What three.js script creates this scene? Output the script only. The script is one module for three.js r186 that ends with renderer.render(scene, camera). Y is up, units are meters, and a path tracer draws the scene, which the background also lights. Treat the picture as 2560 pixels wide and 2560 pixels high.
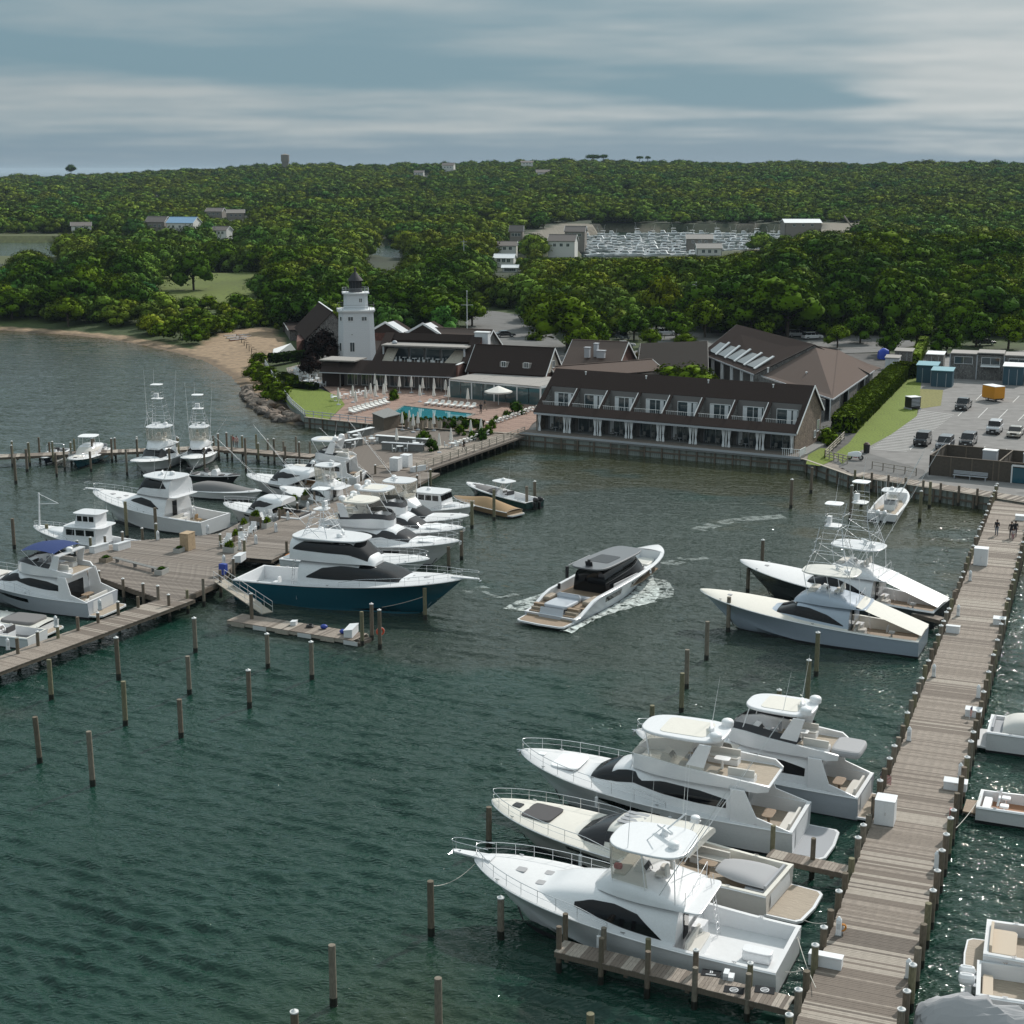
import*as THREE from 'three';
import {mergeGeometries,toCreasedNormals} from 'three/addons/utils/BufferGeometryUtils.js';
import {ImprovedNoise} from 'three/addons/math/ImprovedNoise.js';
import {MarchingCubes} from 'three/addons/objects/MarchingCubes.js';
// ---------------------------------------------------------------- camera, sky, sun, exposure
const scene=new THREE.Scene();
const EYE=39.4,FOCAL=3742,HORIZON=425,HALF=1280;     // lens and horizon as surveyed from the photograph (2560 px wide)
const PITCH=Math.atan((HALF - HORIZON)/FOCAL);
const camera=new THREE.PerspectiveCamera(2*Math.atan(HALF/FOCAL)*180/Math.PI,1,1,60000);
camera.position.set(0,EYE,0);
camera.rotation.x=-PITCH;
scene.add(camera);
const renderer=new THREE.WebGLRenderer({antialias: true});
renderer.setSize(1024,1024);
renderer.toneMapping=THREE.LinearToneMapping;
renderer.toneMappingExposure=0.93;
renderer.shadowMap.enabled=true;
const SUN_AZ=38*Math.PI/180,SUN_EL=38*Math.PI/180;  // to the right of the view, beyond the shore
const sunDir=new THREE.Vector3(Math.sin(SUN_AZ)*Math.cos(SUN_EL),Math.sin(SUN_EL),-Math.cos(SUN_AZ)*Math.cos(SUN_EL));
const sun=new THREE.DirectionalLight(new THREE.Color(1.0,0.955,0.89),3.9);
sun.position.copy(sunDir).multiplyScalar(400).add(new THREE.Vector3(0,0,-180));
sun.target.position.set(0,0,-180);
sun.castShadow=true;
sun.shadow.radius=3;
sun.shadow.mapSize.set(4096,4096);
Object.assign(sun.shadow.camera,{left: -260,right: 260,top: 260,bottom: -260,near: 1,far: 1200});
scene.add(sun,sun.target);
const PN=new ImprovedNoise();
const noise=(x,y=0,z=0)=>PN.noise(x,y,z);
function fbm(x,y,z=0,oct=4){let a=0.5,s=0;for(let i=0;i<oct;i++){s += a*PN.noise(x,y,z+i*7.3);x *= 2.03;y *= 2.03;a *= 0.5;} return s;}
const clamp=(x,a=0,b=1)=>Math.min(b,Math.max(a,x));
const smooth=(a,b,x)=>{const t=clamp((x - a)/(b - a));return t*t*(3 - 2*t);};
const lerp=(a,b,t)=>a+(b - a)*t;
let seed=12345;
const rnd=()=>{seed=(seed*1664525+1013904223) >>> 0;return seed/4294967296;};
const rr=(a,b)=>a+(b - a)*rnd();
const lin=c=>c<=0.04045?c/12.92:((c+0.055)/1.055) ** 2.4;
const sr=(r,g,b)=>[lin(r/255),lin(g/255),lin(b/255)];
{// broken layers of thin cloud over a dull blue sky
const w=4096,h=2048,data=new Float32Array(w*h*4);
const clear0=sr(130,151,165),clear1=sr(122,153,166),clearTop=sr(120,149,165),cloudA=sr(167,178,181),cloudB=sr(186,193,194),under=sr(152,167,173);
for(let j=h/2 - 8;j<h;j++){
const el=((j+0.5)/h - 0.5)*Math.PI,e=el*180/Math.PI,ce=Math.cos(el),se=Math.sin(el);
const step=e>12?4:1;
for(let i=0;i<w;i += step){
const ph=((i+0.5*step)/w - 0.5)*2*Math.PI,dx=Math.cos(ph)*ce,dz=Math.sin(ph)*ce;
const az=Math.atan2(dx,-dz),a=az*180/Math.PI;
const k=1/(Math.max(se,0)+0.06),px=dx*k,pz=dz*k;        // a cloud deck seen in perspective
const n1=fbm(px*0.42+3.1,pz*0.75+1.7,0.5,5),n2=fbm(px*1.5+9,pz*2.6,4.2,4);
const wisps=fbm(a*0.09+5,e*1.05+2+noise(a*0.07,e*0.4,2)*1.1,3.3,5);
let c=0.62+1.15*n1+0.4*n2+0.36*wisps;
// the long blue opening low over the land, the clearer strip on the horizon
const gc=4.25 - 0.045*(a+18) - 0.03*Math.max(0,a)+0.3*noise(a*0.11,3.3),gw=0.55+0.55*smooth(-16,-2,a) - 0.35*smooth(2,13,a);
const gap=Math.exp(-(((e - gc)/gw) ** 2))*smooth(-34,-13,a)*(1 - smooth(10,17,a));
c -= 1.0*gap;
c -= 0.75*Math.exp(-((e/1.05) ** 2))*(1 - 0.4*smooth(5,19,a));
c += 0.22*Math.exp(-(((e - 2.1+0.012*a)/0.55) ** 2))*(1 - smooth(4,10,a))*smooth(-60,-25,a);
c += 0.75*Math.exp(-(((e - 2.6)/0.8) ** 2))*smooth(9.5,16,a+4*wisps)*(1 - smooth(40,60,a));
c += 0.3*smooth(5.5,16,e);
c=smooth(-0.1,1.2,c);
const t=smooth(0,25,e),lit=clamp(0.5+0.7*n2+0.35*wisps+0.012*a*(1 - smooth(40,90,Math.abs(a))));
const cosSun=dx*sunDir.x+se*sunDir.y+dz*sunDir.z,ang=Math.acos(clamp(cosSun,-1,1))*180/Math.PI;
const glow=0.7*Math.exp(-ang/16)+0.2*Math.exp(-ang/45);
for(let q=0;q<3;q++){
const clear=lerp(lerp(clear0[q],clear1[q],smooth(0,3,e)),clearTop[q],t);
const cl=lerp(lerp(under[q],cloudA[q],smooth(0,0.6,lit)),cloudB[q],smooth(0.45,1.1,lit)*(0.35+0.65*smooth(-8,14,a)+0.3*smooth(5,20,e)));
const v=lerp(clear,cl,c)/0.98*(0.96+0.85*Math.max(0,se - 0.06))+glow*(0.45+0.55*c)*[1,0.96,0.9][q];
for(let s=0;s<step;s++) data[(j*w+i+s)*4+q]=v;
}
for(let s=0;s<step;s++) data[(j*w+i+s)*4+3]=1;
}
}
for(let j=0;j<h/2 - 8;j++) for(let i=0;i<w;i++){const o=(j*w+i)*4,s=((h/2 - 8)*w+i)*4;for(let q=0;q<4;q++) data[o+q]=data[s+q]*(q<3?0.5:1);}
const sky=new THREE.DataTexture(data,w,h,THREE.RGBAFormat,THREE.FloatType);
sky.mapping=THREE.EquirectangularReflectionMapping;sky.magFilter=sky.minFilter=THREE.LinearFilter;sky.colorSpace=THREE.LinearSRGBColorSpace;sky.needsUpdate=true;
scene.background=sky;scene.environment=sky;
}
scene.fog=new THREE.FogExp2(new THREE.Color(...sr(150,166,178)),0.00004);
// ---------------------------------------------------------------- helpers
const V3=(x,y,z)=>new THREE.Vector3(x,y,z);
// where a sight line of the survey meets the level h: [x, z] in metres
function site(u,v,h=0){
const x=(u - HALF)/FOCAL,y=-(v - HALF)/FOCAL,dy=y*Math.cos(PITCH) - Math.sin(PITCH),dz=-Math.cos(PITCH) - y*Math.sin(PITCH),t=(h - EYE)/dy;
return [x*t,dz*t];
}
function sight(x,y,z){
const dy=y - EYE,fw=-Math.sin(PITCH)*dy - Math.cos(PITCH)*z,up=Math.cos(PITCH)*dy - Math.sin(PITCH)*z;
return [HALF+FOCAL*x/fw,HALF - FOCAL*up/fw];
}
const used={};
function numbered(n){const k=used[n]=(used[n]??-1)+1;return k?`${n}_${String(k).padStart(3, '0')}`:n;}
function tag(o,label,category,group,kind){if(label) o.userData.label=label;if(category) o.userData.category=category;if(group) o.userData.group=group;if(kind) o.userData.kind=kind;return o;}
function thing(name,label,category,x=0,y=0,z=0,turn=0,group){
const o=new THREE.Group();o.name=numbered(name);o.position.set(x,y,z);o.rotation.y=turn;scene.add(o);
return tag(o,label,category,group);
}
function copy(src,label,x,y,z,turn=0,group){
const o=src.clone();o.name=numbered(src.name.replace(/_\d{3}$/,''));o.position.set(x,y,z);o.rotation.y=turn;o.userData={...src.userData};scene.add(o);
if(label) o.userData.label=label;if(group) o.userData.group=group;return o;
}
function part(parent,name,geo,material){
const g=Array.isArray(geo)?join(geo):geo;
const m=new THREE.Mesh(material.userData.metres?metreUV(g,material.userData.metres):g,material);
m.name=name;m.castShadow=m.receiveShadow=true;(parent||scene).add(m);return m;
}
function single(name,geo,material,label,category,group,kind){const m=part(null,numbered(name),geo,material);return tag(m,label,category,group,kind);}
function plain(g){
let q=g.index?g.toNonIndexed():g;
if(!q.attributes.normal) q.computeVertexNormals();
const n=q.attributes.position.count,out=new THREE.BufferGeometry();
out.setAttribute('position',q.attributes.position);out.setAttribute('normal',q.attributes.normal);
out.setAttribute('uv',q.attributes.uv||new THREE.BufferAttribute(new Float32Array(n*2),2));
return out;
}
const join=list=>list.length===1?list[0]:mergeGeometries(list.filter(Boolean).map(plain),false);
function metreUV(g,scale){  // texture coordinates in metres on the side a face looks to
const q=plain(g.clone()),p=q.attributes.position,n=q.attributes.normal,uv=new Float32Array(p.count*2);
for(let i=0;i<p.count;i += 3){
let ax=0,ay=0,az=0;for(let k=0;k<3;k++){ax += Math.abs(n.getX(i+k));ay += Math.abs(n.getY(i+k));az += Math.abs(n.getZ(i+k));}
for(let k=i;k<i+3;k++){
const x=p.getX(k),y=p.getY(k),z=p.getZ(k);
const [a,b]=ay>=ax&&ay>=az?[x,z]:ax>=az?[z,y]:[x,y];
uv[k*2]=a/scale;uv[k*2+1]=b/scale;
}
}
q.setAttribute('uv',new THREE.BufferAttribute(uv,2));return q;
}
const place=(g,x=0,y=0,z=0,ry=0,rx=0,rz=0)=>{if(rx) g.rotateX(rx);if(rz) g.rotateZ(rz);if(ry) g.rotateY(ry);return g.translate(x,y,z);};
const box=(w,h,d,x=0,y=0,z=0,ry=0,rx=0,rz=0)=>place(new THREE.BoxGeometry(w,h,d),x,y,z,ry,rx,rz);
const cyl=(r1,r2,h,x=0,y=0,z=0,seg=8)=>new THREE.CylinderGeometry(r1,r2,h,seg).translate(x,y,z);
const ball=(r,x=0,y=0,z=0,sx=1,sy=1,sz=1,seg=10)=>new THREE.SphereGeometry(r,seg,Math.max(5,seg >> 1)).scale(sx,sy,sz).translate(x,y,z);
function bar(a,b,r,seg=6,r2=r){// round bar between two points
const A=V3(...a),B=V3(...b),d=B.clone().sub(A),g=new THREE.CylinderGeometry(r2,r,d.length(),seg);
g.applyQuaternion(new THREE.Quaternion().setFromUnitVectors(V3(0,1,0),d.normalize()));return g.translate((a[0]+b[0])/2,(a[1]+b[1])/2,(a[2]+b[2])/2);
}
function beam(a,b,w,h){// squared timber between two points (w across, h upright)
const A=V3(...a),B=V3(...b),d=B.clone().sub(A),L=d.length(),g=new THREE.BoxGeometry(L,h,w);
const yaw=Math.atan2(-d.z,d.x),pit=Math.asin(d.y/L);g.rotateZ(pit);g.rotateY(yaw);return g.translate((a[0]+b[0])/2,(a[1]+b[1])/2,(a[2]+b[2])/2);
}
function tube(pts,r,seg=5,closed=false,n=0){const c=new THREE.CatmullRomCurve3(pts.map(p=>V3(...p)),closed,'centripetal');return new THREE.TubeGeometry(c,n||pts.length*5,r,seg,closed);}
function flat(poly,y,holes){// level sheet from [x, z] corners
const s=new THREE.Shape(poly.map(([x,z])=>new THREE.Vector2(x,-z)));for(const h of holes||[]) s.holes.push(new THREE.Path(h.map(([x,z])=>new THREE.Vector2(x,-z))));
return new THREE.ShapeGeometry(s).rotateX(-Math.PI/2).translate(0,y,0);
}
function slab(poly,y0,y1,holes){// solid with an upright edge
const s=new THREE.Shape(poly.map(([x,z])=>new THREE.Vector2(x,-z)));for(const h of holes||[]) s.holes.push(new THREE.Path(h.map(([x,z])=>new THREE.Vector2(x,-z))));
return new THREE.ExtrudeGeometry(s,{depth: y1 - y0,bevelEnabled: false}).rotateX(-Math.PI/2).translate(0,y0,0);
}
function profile(pts,depth,bevel=0){// outline in x, y given depth along z, centred
const s=new THREE.Shape(pts.map(([x,y])=>new THREE.Vector2(x,y)));
return new THREE.ExtrudeGeometry(s,{depth: depth - 2*bevel,bevelEnabled: bevel>0,bevelSize: bevel,bevelThickness: bevel,bevelSegments: 2,bevelOffset: -bevel}).translate(0,0,-depth/2+bevel);
}
function quadsheet(a,b,c,d,t=0){// four corners, optional thickness downwards along the normal
const g=new THREE.BufferGeometry(),A=V3(...a),B=V3(...b),C=V3(...c),D=V3(...d);
const n=B.clone().sub(A).cross(D.clone().sub(A)).normalize().multiplyScalar(-t),P=[A,B,C,D],Q=P.map(p=>p.clone().add(n));
const tri=[];const q=(w,x,y,z)=>tri.push(w,x,y,w,y,z);
q(A,B,C,D);if(t){q(Q[3],Q[2],Q[1],Q[0]);for(let i=0;i<4;i++) q(P[(i+1) % 4],P[i],Q[i],Q[(i+1) % 4]);}
g.setAttribute('position',new THREE.Float32BufferAttribute(tri.flatMap(p=>[p.x,p.y,p.z]),3));g.computeVertexNormals();return g;
}
function sheetFrom(rows,crease=0.6){// surface through rows of points
const m=rows.length,n=rows[0].length,pos=[],idx=[],uv=[];
rows.forEach((r,i)=>r.forEach((p,j)=>{pos.push(...p);uv.push(i/(m - 1),j/(n - 1));}));
for(let i=0;i<m - 1;i++) for(let j=0;j<n - 1;j++){const a=i*n+j,b=a+1,c=a+n,d=c+1;idx.push(a,c,b,b,c,d);}
const g=new THREE.BufferGeometry();g.setAttribute('position',new THREE.Float32BufferAttribute(pos,3));g.setAttribute('uv',new THREE.Float32BufferAttribute(uv,2));g.setIndex(idx);
g.computeVertexNormals();return crease?toCreasedNormals(g,crease):g;
}
function pointIn(poly,x,z){let c=false;for(let i=0,j=poly.length - 1;i<poly.length;j=i++){const [xi,zi]=poly[i],[xj,zj]=poly[j];if((zi>z)!==(zj>z)&&x<(xj - xi)*(z - zi)/(zj - zi)+xi) c=!c;} return c;}
function distTo(line,x,z,closed){
let best=1e9,at=0;const n=line.length - (closed?0:1);
for(let i=0;i<n;i++){const [ax,az]=line[i],[bx,bz]=line[(i+1) % line.length],dx=bx - ax,dz=bz - az,t=clamp(((x - ax)*dx+(z - az)*dz)/(dx*dx+dz*dz)),d=Math.hypot(x - ax - t*dx,z - az - t*dz);if(d<best){best=d;at=i;}}
return [best,at];
}
// textures
function tex(w,h,fn,color=true){
const d=new Uint8Array(w*h*4);
for(let j=0;j<h;j++) for(let i=0;i<w;i++){const c=fn(i/w,j/h),o=(j*w+i)*4;for(let k=0;k<3;k++) d[o+k]=clamp(c[k])*255;d[o+3]=c[3]===undefined?255:clamp(c[3])*255;}
const t=new THREE.DataTexture(d,w,h);t.wrapS=t.wrapT=THREE.RepeatWrapping;t.magFilter=THREE.LinearFilter;t.minFilter=THREE.LinearMipmapLinearFilter;t.generateMipmaps=true;
if(color) t.colorSpace=THREE.SRGBColorSpace;t.needsUpdate=true;return t;
}
// noise that repeats after n cells
function tnoise(u,v,n,z=0){const x=u*n,y=v*n,a=u,b=v;return lerp(lerp(noise(x,y,z),noise(x - n,y,z),a),lerp(noise(x,y - n,z),noise(x - n,y - n,z),a),b)*1.25;}
const tf=(u,v,n,z,o=4)=>{let s=0,a=0.5;for(let i=0;i<o;i++){s += a*tnoise(u,v,n,z+i*3.7);n *= 2;a *= 0.55;} return s;};
const C=(r,g,b)=>new THREE.Color().setRGB(r,g,b);
function M(c,rough=0.6,o={}){
const {metres,physical,...rest}=o;const K=physical?THREE.MeshPhysicalMaterial:THREE.MeshStandardMaterial;
const m=new K({color: Array.isArray(c)?C(...c):c,roughness: rough,metalness: 0,side: THREE.DoubleSide,...rest});if(metres) m.userData.metres=metres;return m;
}
const mottle=(n,amt,seedz,bias=0.86)=>tex(256,256,(u,v)=>{const k=bias+amt*tf(u,v,n,seedz,5)+0.05*(((Math.sin((u*9173+v*7919)*51.7)*43758.5) % 1));return [k,k,k];});
// ---------------------------------------------------------------- water
const waves=[];
{const wind=1.78;for(let i=0;i<34;i++){const L=0.58*1.06 ** i*rr(0.95,1.05),a=wind+(rnd()+rnd() - 1)*1.15,k=2*Math.PI/L;waves.push([k*Math.cos(a),k*Math.sin(a),(L<2.2?0.0165:0.006)*L ** 0.75*rr(0.7,1.3),rr(0,6.283)]);}}
// sheltered water by the quays lies flatter
const calm=(x,z)=>lerp(1,0.42,smooth(-120,-185,z))*lerp(1,1.25,smooth(-95,-60,z))*(0.78+0.5*noise(x*0.05+4,z*0.05)+0.25*noise(x*0.16,z*0.16,5));
function seaAt(x,z){const far=1 - smooth(250,500,-z);let y=0;for(const [kx,kz,A,p] of waves) y += A*Math.sin(kx*x+kz*z+p);return y*calm(x,z)*far;}
const landPx={// survey of the shore: [u, v, level]
shore: [[-700,800,0],[-200,818,0],[0,825,0],[178,838,0],[267,847,0],[356,863,0],[445,883,0],[512,903,0],[574,939,0],[601,970,0],[612,1000,0],[645,1026,0],[690,1054,0]],
wall: [[762,1043,1.6],[935,1061,1.6],[1309,1086,1.6],[2010,1148,1.6],[2130,1190,1.6],[2500,1247,1.6],[3400,1395,1.6]],
};
const beachLine=landPx.shore.map(p=>site(...p)),wallLine=landPx.wall.map(p=>site(...p));
const landPoly=[...beachLine,...wallLine,[900,-120],[9000,-1000],[9000,-30000],[-9000,-30000],[-9000,-1400],[-900,-560]];
const pond=[[-300,604,0],[0,606,0],[120,606,0],[300,612,0],[390,628,0],[400,642,0],[150,650,0],[-300,655,0]].map(p=>site(...p));
const pond2=[[930,617,0],[1010,612,0],[1040,625,0],[1000,652,0],[930,645,0]].map(p=>site(...p));
const basin=[[1425,602,0],[1500,580,0],[1640,574,0],[1860,576,0],[1980,562,0],[2080,568,0],[2030,596,0],[1960,628,0],[1700,646,0],[1460,650,0]].map(p=>site(...p));
const inWater=(x,z)=>pointIn(pond,x,z)||pointIn(pond2,x,z)||pointIn(basin,x,z);
const ridgePx=[[-900,452],[0,447],[200,440],[400,431],[600,421],[740,416],[1000,412],[1250,408],[1450,404],[1700,407],[2000,409],[2560,412],[3500,414]];
function ridge(u){for(let i=1;i<ridgePx.length;i++) if(u<ridgePx[i][0]||i===ridgePx.length - 1) return lerp(ridgePx[i - 1][1],ridgePx[i][1],clamp((u - ridgePx[i - 1][0])/(ridgePx[i][0] - ridgePx[i - 1][0])));}
function groundAt(x,z){
if(!pointIn(landPoly,x,z)){const [d]=distTo(beachLine,x,z);return d<30?-0.075*d - 0.02:-2.6;}
const D=Math.hypot(x,z),[db]=distTo(beachLine,x,z),[dw]=distTo(wallLine,x,z);
let y=Math.min(1.5,db*0.075,dw<1.6?-2:1.5);
if(D>300){
const u=HALF+FOCAL*x/-z,top=EYE+(HORIZON - ridge(u))/FOCAL*2150 - 8.5;
y += smooth(440,560,D)*1.6+smooth(800,2150,D)*(top - 3.1)+smooth(700,1300,D)*3.2*fbm(x*0.004,z*0.004,1.3,3);
y=lerp(y,0.5,smooth(2500,4200,D)*1.0);
y += 5*smooth(360,460,D)*smooth(20,90,x)*(1 - smooth(520,640,D));  // wooded rise behind the car park
if(D>560&&D<1000&&(inWater(x,z))) return -2;
if(D>560&&D<1000) y=Math.min(y,1.2+smooth(680,720,D)+smooth(760,1000,D)*6);
}
return y;
}
const M_water=M([1,1,1],0.05,{physical: true,ior: 1.333,vertexColors: true,specularIntensity: 1});
{
const n=256;// ripples too small for the wave mesh
const hgt=(u,v)=>0.5+0.3*tf(u,(v*2) % 1,8,2.2,5)+0.16*tf(u,v,14,6,3)+0.14*(1 - Math.abs(tnoise(u,(v*2) % 1,18,7))*2.2);
M_water.bumpMap=tex(512,512,(u,v)=>{const k=hgt(u,v);return [k,k,k];},false);M_water.bumpScale=0.24;
const rows=[],r0=26,ratio=1.0039;for(let r=r0;r<820;r *= ratio) rows.push(r);for(let r=820;r<40000;r *= 1.12) rows.push(r);
const cols=306,A0=-0.62,A1=0.62,pos=new Float32Array(rows.length*(cols+1)*3),uv=new Float32Array(rows.length*(cols+1)*2),col=new Float32Array(rows.length*(cols+1)*3),nor=new Float32Array(pos.length),idx=[];
const deep=[0.0088,0.037,0.0262],olive=[0.036,0.040,0.020],weed=[0.022,0.036,0.016];  // olive is the reflection of hotel and trees, painted into the water
let o=0;
const tile=r=>lerp(7.3,17,smooth(110,260,r));let vv=0,last=rows[0];
for(const r of rows){vv += (r - last)/tile(r);last=r;for(let j=0;j<=cols;j++,o++){
const a=lerp(A0,A1,j/cols),x=r*Math.tan(a),z=-r;let y=0,nx=0,nz=0;
const res=r*0.004;
if(r<700){const cm=calm(x,z)*(1 - smooth(250,500,r));if(cm>0.001) for(const [kx,kz,A,p] of waves){const L=6.283/Math.hypot(kx,kz);if(L<res*2.2) continue;const s=kx*x+kz*z+p,q=A*cm;y += q*Math.sin(s);const c=q*Math.cos(s);nx -= kx*c;nz -= kz*c;}}
const il=1/Math.hypot(nx,1,nz);pos[o*3]=x;pos[o*3+1]=y;pos[o*3+2]=z;nor[o*3]=nx*il;nor[o*3+1]=il;nor[o*3+2]=nz*il;
uv[o*2]=x/tile(r);uv[o*2+1]=vv;
let c=deep;
if(r<420){
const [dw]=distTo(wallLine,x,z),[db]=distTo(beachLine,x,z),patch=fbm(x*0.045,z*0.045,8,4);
const siltAndSky=smooth(-0.06,0.1,fbm(x*0.03,z*0.03,17,5)+clamp((-118 - z)*0.012,-0.3,0.3)),sh=smooth(-0.04,0.1,fbm(x*0.05+7,z*0.07,23,5)+clamp((24 - dw)*0.015,-0.4,0.25) - (x>-14?0:0.3)),sandy=clamp(1 - db/(7+6*patch));  // sh masks the painted reflection of buildings and trees off the quay
const wd=smooth(-78,-58,z)*smooth(-22,2,x)*smooth(0.0,0.3,patch+0.16);
c=[0,1,2].map(k=>{let q=lerp(deep[k],[0.028,0.044,0.034][k],siltAndSky);q=lerp(q,olive[k],sh);q=lerp(q,weed[k],wd);return lerp(q,[0.10,0.075,0.045][k],sandy*0.8)*(1+0.3*patch);});  // mid harbour tint: silty water with sky reflection painted in
}
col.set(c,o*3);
}}
for(let i=0;i<rows.length - 1;i++) for(let j=0;j<cols;j++){const a=i*(cols+1)+j,b=a+1,c=a+cols+1,d=c+1;idx.push(a,b,c,b,d,c);}
const g=new THREE.BufferGeometry();g.setAttribute('position',new THREE.BufferAttribute(pos,3));g.setAttribute('normal',new THREE.BufferAttribute(nor,3));g.setAttribute('uv',new THREE.BufferAttribute(uv,2));g.setAttribute('color',new THREE.BufferAttribute(col,3));g.setIndex(idx);
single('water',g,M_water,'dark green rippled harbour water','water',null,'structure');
}
// ---------------------------------------------------------------- ground
const M_ground=M([1,1,1],0.95,{vertexColors: true});
M_ground.map=tex(512,512,(u,v)=>{const k=0.8+0.35*tf(u,v,6,3,6)+0.15*tnoise(u,v,120,2);return [k,k,k];});
const sandPoly=[[-300,800],[0,818],[200,832],[330,846],[420,862],[480,868],[560,838],[600,830],[660,826],[690,832],[712,870],[690,890],[655,905],[625,955],[600,990],[540,960],[400,900],[200,870],[-300,860]].map(([u,v])=>site(u,v,0.7));
const lawnPoly=[[380,690],[470,676],[600,680],[700,690],[640,735],[560,760],[420,765],[360,730]].map(([u,v])=>site(u,v,2.5));
{
const rows=[];for(let r=150;r<9000;r *= 1.0068) rows.push(r);const cols=250,A=0.6,pos=[],uv=[],col=[],idx=[];
for(const r of rows) for(let j=0;j<=cols;j++){
const a=lerp(-A,A,j/cols),x=r*Math.tan(a),z=-r,y=groundAt(x,z);pos.push(x,y,z);uv.push(x/9,z/9);
const n=fbm(x*0.03,z*0.03,4,4);let c=r<345||(r<460&&x<5)?[0.055+0.03*n,0.088+0.04*n,0.014]:[0.028+0.015*n,0.045+0.025*n,0.014];
if(r<620&&pointIn(lawnPoly,x,z)) c=[0.15,0.2,0.018].map(q=>q*(0.9+0.6*n));
if(r<420){
if(pointIn(sandPoly,x,z)||y<0.35){const wet=y<0.16?0.55:1;c=[0.47*wet,0.33*wet,0.205*wet].map(q=>q*(0.92+0.3*n));}
else if(r<318&&x>-40) c=[0.13,0.125,0.12].map(q=>q*(0.95+0.25*n));
} else if(r>560&&r<1000){const [d]=distTo(basin,x,z,true),[d1]=distTo(pond,x,z,true);if(d<26) c=z<-720?[0.26,0.23,0.18]:[0.06,0.08,0.02];else if(d1<45) c=[0.11,0.13,0.04];}
col.push(...c);
}
for(let i=0;i<rows.length - 1;i++) for(let j=0;j<cols;j++){const a=i*(cols+1)+j,b=a+1,c=a+cols+1,d=c+1;idx.push(a,b,c,b,d,c);}
const g=new THREE.BufferGeometry();g.setAttribute('position',new THREE.Float32BufferAttribute(pos,3));g.setAttribute('uv',new THREE.Float32BufferAttribute(uv,2));g.setAttribute('color',new THREE.Float32BufferAttribute(col,3));g.setIndex(idx);g.computeVertexNormals();
single('ground',g,M_ground,'wooded land with a sandy beach and low hills','ground',null,'structure');
}
// ---------------------------------------------------------------- timber: piers, quays, pilings
const woodTex=tex(512,512,(u,v)=>{const k=0.9+0.2*tf(u*1,v*0.12,40,3,3)+0.16*tf(u,v,5,11,4);return [k,k*0.99,k*0.98];});
const woodAcross=woodTex.clone();woodAcross.rotation=Math.PI/2;woodAcross.needsUpdate=true;
const timber=(r,g,b,o={})=>M([r,g,b],0.88,{map: woodTex,metres: 1.7,...o});
const M_plank=[timber(0.27,0.23,0.195),timber(0.335,0.29,0.25),timber(0.215,0.18,0.152),timber(0.43,0.385,0.335),timber(0.165,0.14,0.12)];
const M_plankDark=[timber(0.215,0.185,0.16),timber(0.26,0.228,0.2),timber(0.18,0.155,0.135),timber(0.31,0.275,0.245),timber(0.15,0.128,0.11)];
const M_timber=timber(0.17,0.14,0.11),M_oldTimber=timber(0.10,0.085,0.07),M_paleTimber=timber(0.46,0.42,0.36),M_greyTimber=timber(0.24,0.25,0.25);
const M_pile=[timber(0.19,0.155,0.12),timber(0.23,0.205,0.165),timber(0.16,0.135,0.1),timber(0.21,0.2,0.125)],M_wetPile=M([0.018,0.018,0.014],0.45),M_cap=M([0.6,0.61,0.61],0.5);
const DECK=1.4,UP=21.6*Math.PI/180,along=[Math.sin(UP),-Math.cos(UP)],across=[Math.cos(UP),Math.sin(UP)]; // the piers run out on one bearing
// planked deck from A to B; planks lie across, the deck lies to the right of the line A-B
function plankDeck(name,label,A,B,width,y,{mats=M_plank,pitch=0.155,most=280,from=0,tone=1,cat='pier',fascia=M_timber,under=0.45,order=0}={}){
const dx=B[0] - A[0],dz=B[1] - A[1],L=Math.hypot(dx,dz),o=thing(name,label,cat,A[0],0,A[1],Math.atan2(-dz,dx)),n=Math.floor(L/pitch),geos=[0,1,2].map(i=>box(pitch - 0.014,0.045,width+0.02*i));
const metred=mats.map((m,i)=>geos.map((g,j)=>metreUV(g.clone().translate(i*0.37,0,j*1.13),1.7).translate(-i*0.37,0,-j*1.13))),rest=mats.map(()=>[]);
for(let i=0;i<n;i++){
const x=(i+0.5)*pitch,band=noise(i*0.06+from,7.7,from)*3.4+noise(i*0.35,2.2,from)*1.3+rr(-0.45,0.45),k=clamp(Math.round(1.6+tone*band),0,mats.length - 1),j=Math.floor(rnd()*3),yy=y - 0.0225+rr(-0.004,0.004),zz=width/2+rr(-0.015,0.015),ry=rr(-0.0012,0.0012);
const pick=order?i>=n - most:i<most;
if(pick){const m=new THREE.Mesh(metred[k][j],mats[k]);m.name='plank';m.position.set(x,yy,zz);m.rotation.y=ry;m.castShadow=m.receiveShadow=true;o.add(m);}
else rest[k].push(metred[k][j].clone().rotateY(ry).translate(x,yy,zz));
}
if(n>most) rest.forEach((g,k)=>{if(g.length){const m=new THREE.Mesh(join(g),mats[k]);m.name='far_planks';m.userData.kind='stuff';m.castShadow=m.receiveShadow=true;o.add(m);}});
for(const z of [0.07,width - 0.07]) part(o,'stringer',box(L,0.28,0.1,L/2,y - 0.2,z),fascia);
if(width>2) for(const z of [width*0.35,width*0.65]) part(o,'joist',box(L,0.22,0.1,L/2,y - 0.19,z),fascia);
for(let x=0.6;x<L;x += 3.2) part(o,'pile_cap',box(0.2,0.24,width - 0.3,x,y - 0.44,width/2),fascia);
return o;
}
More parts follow.
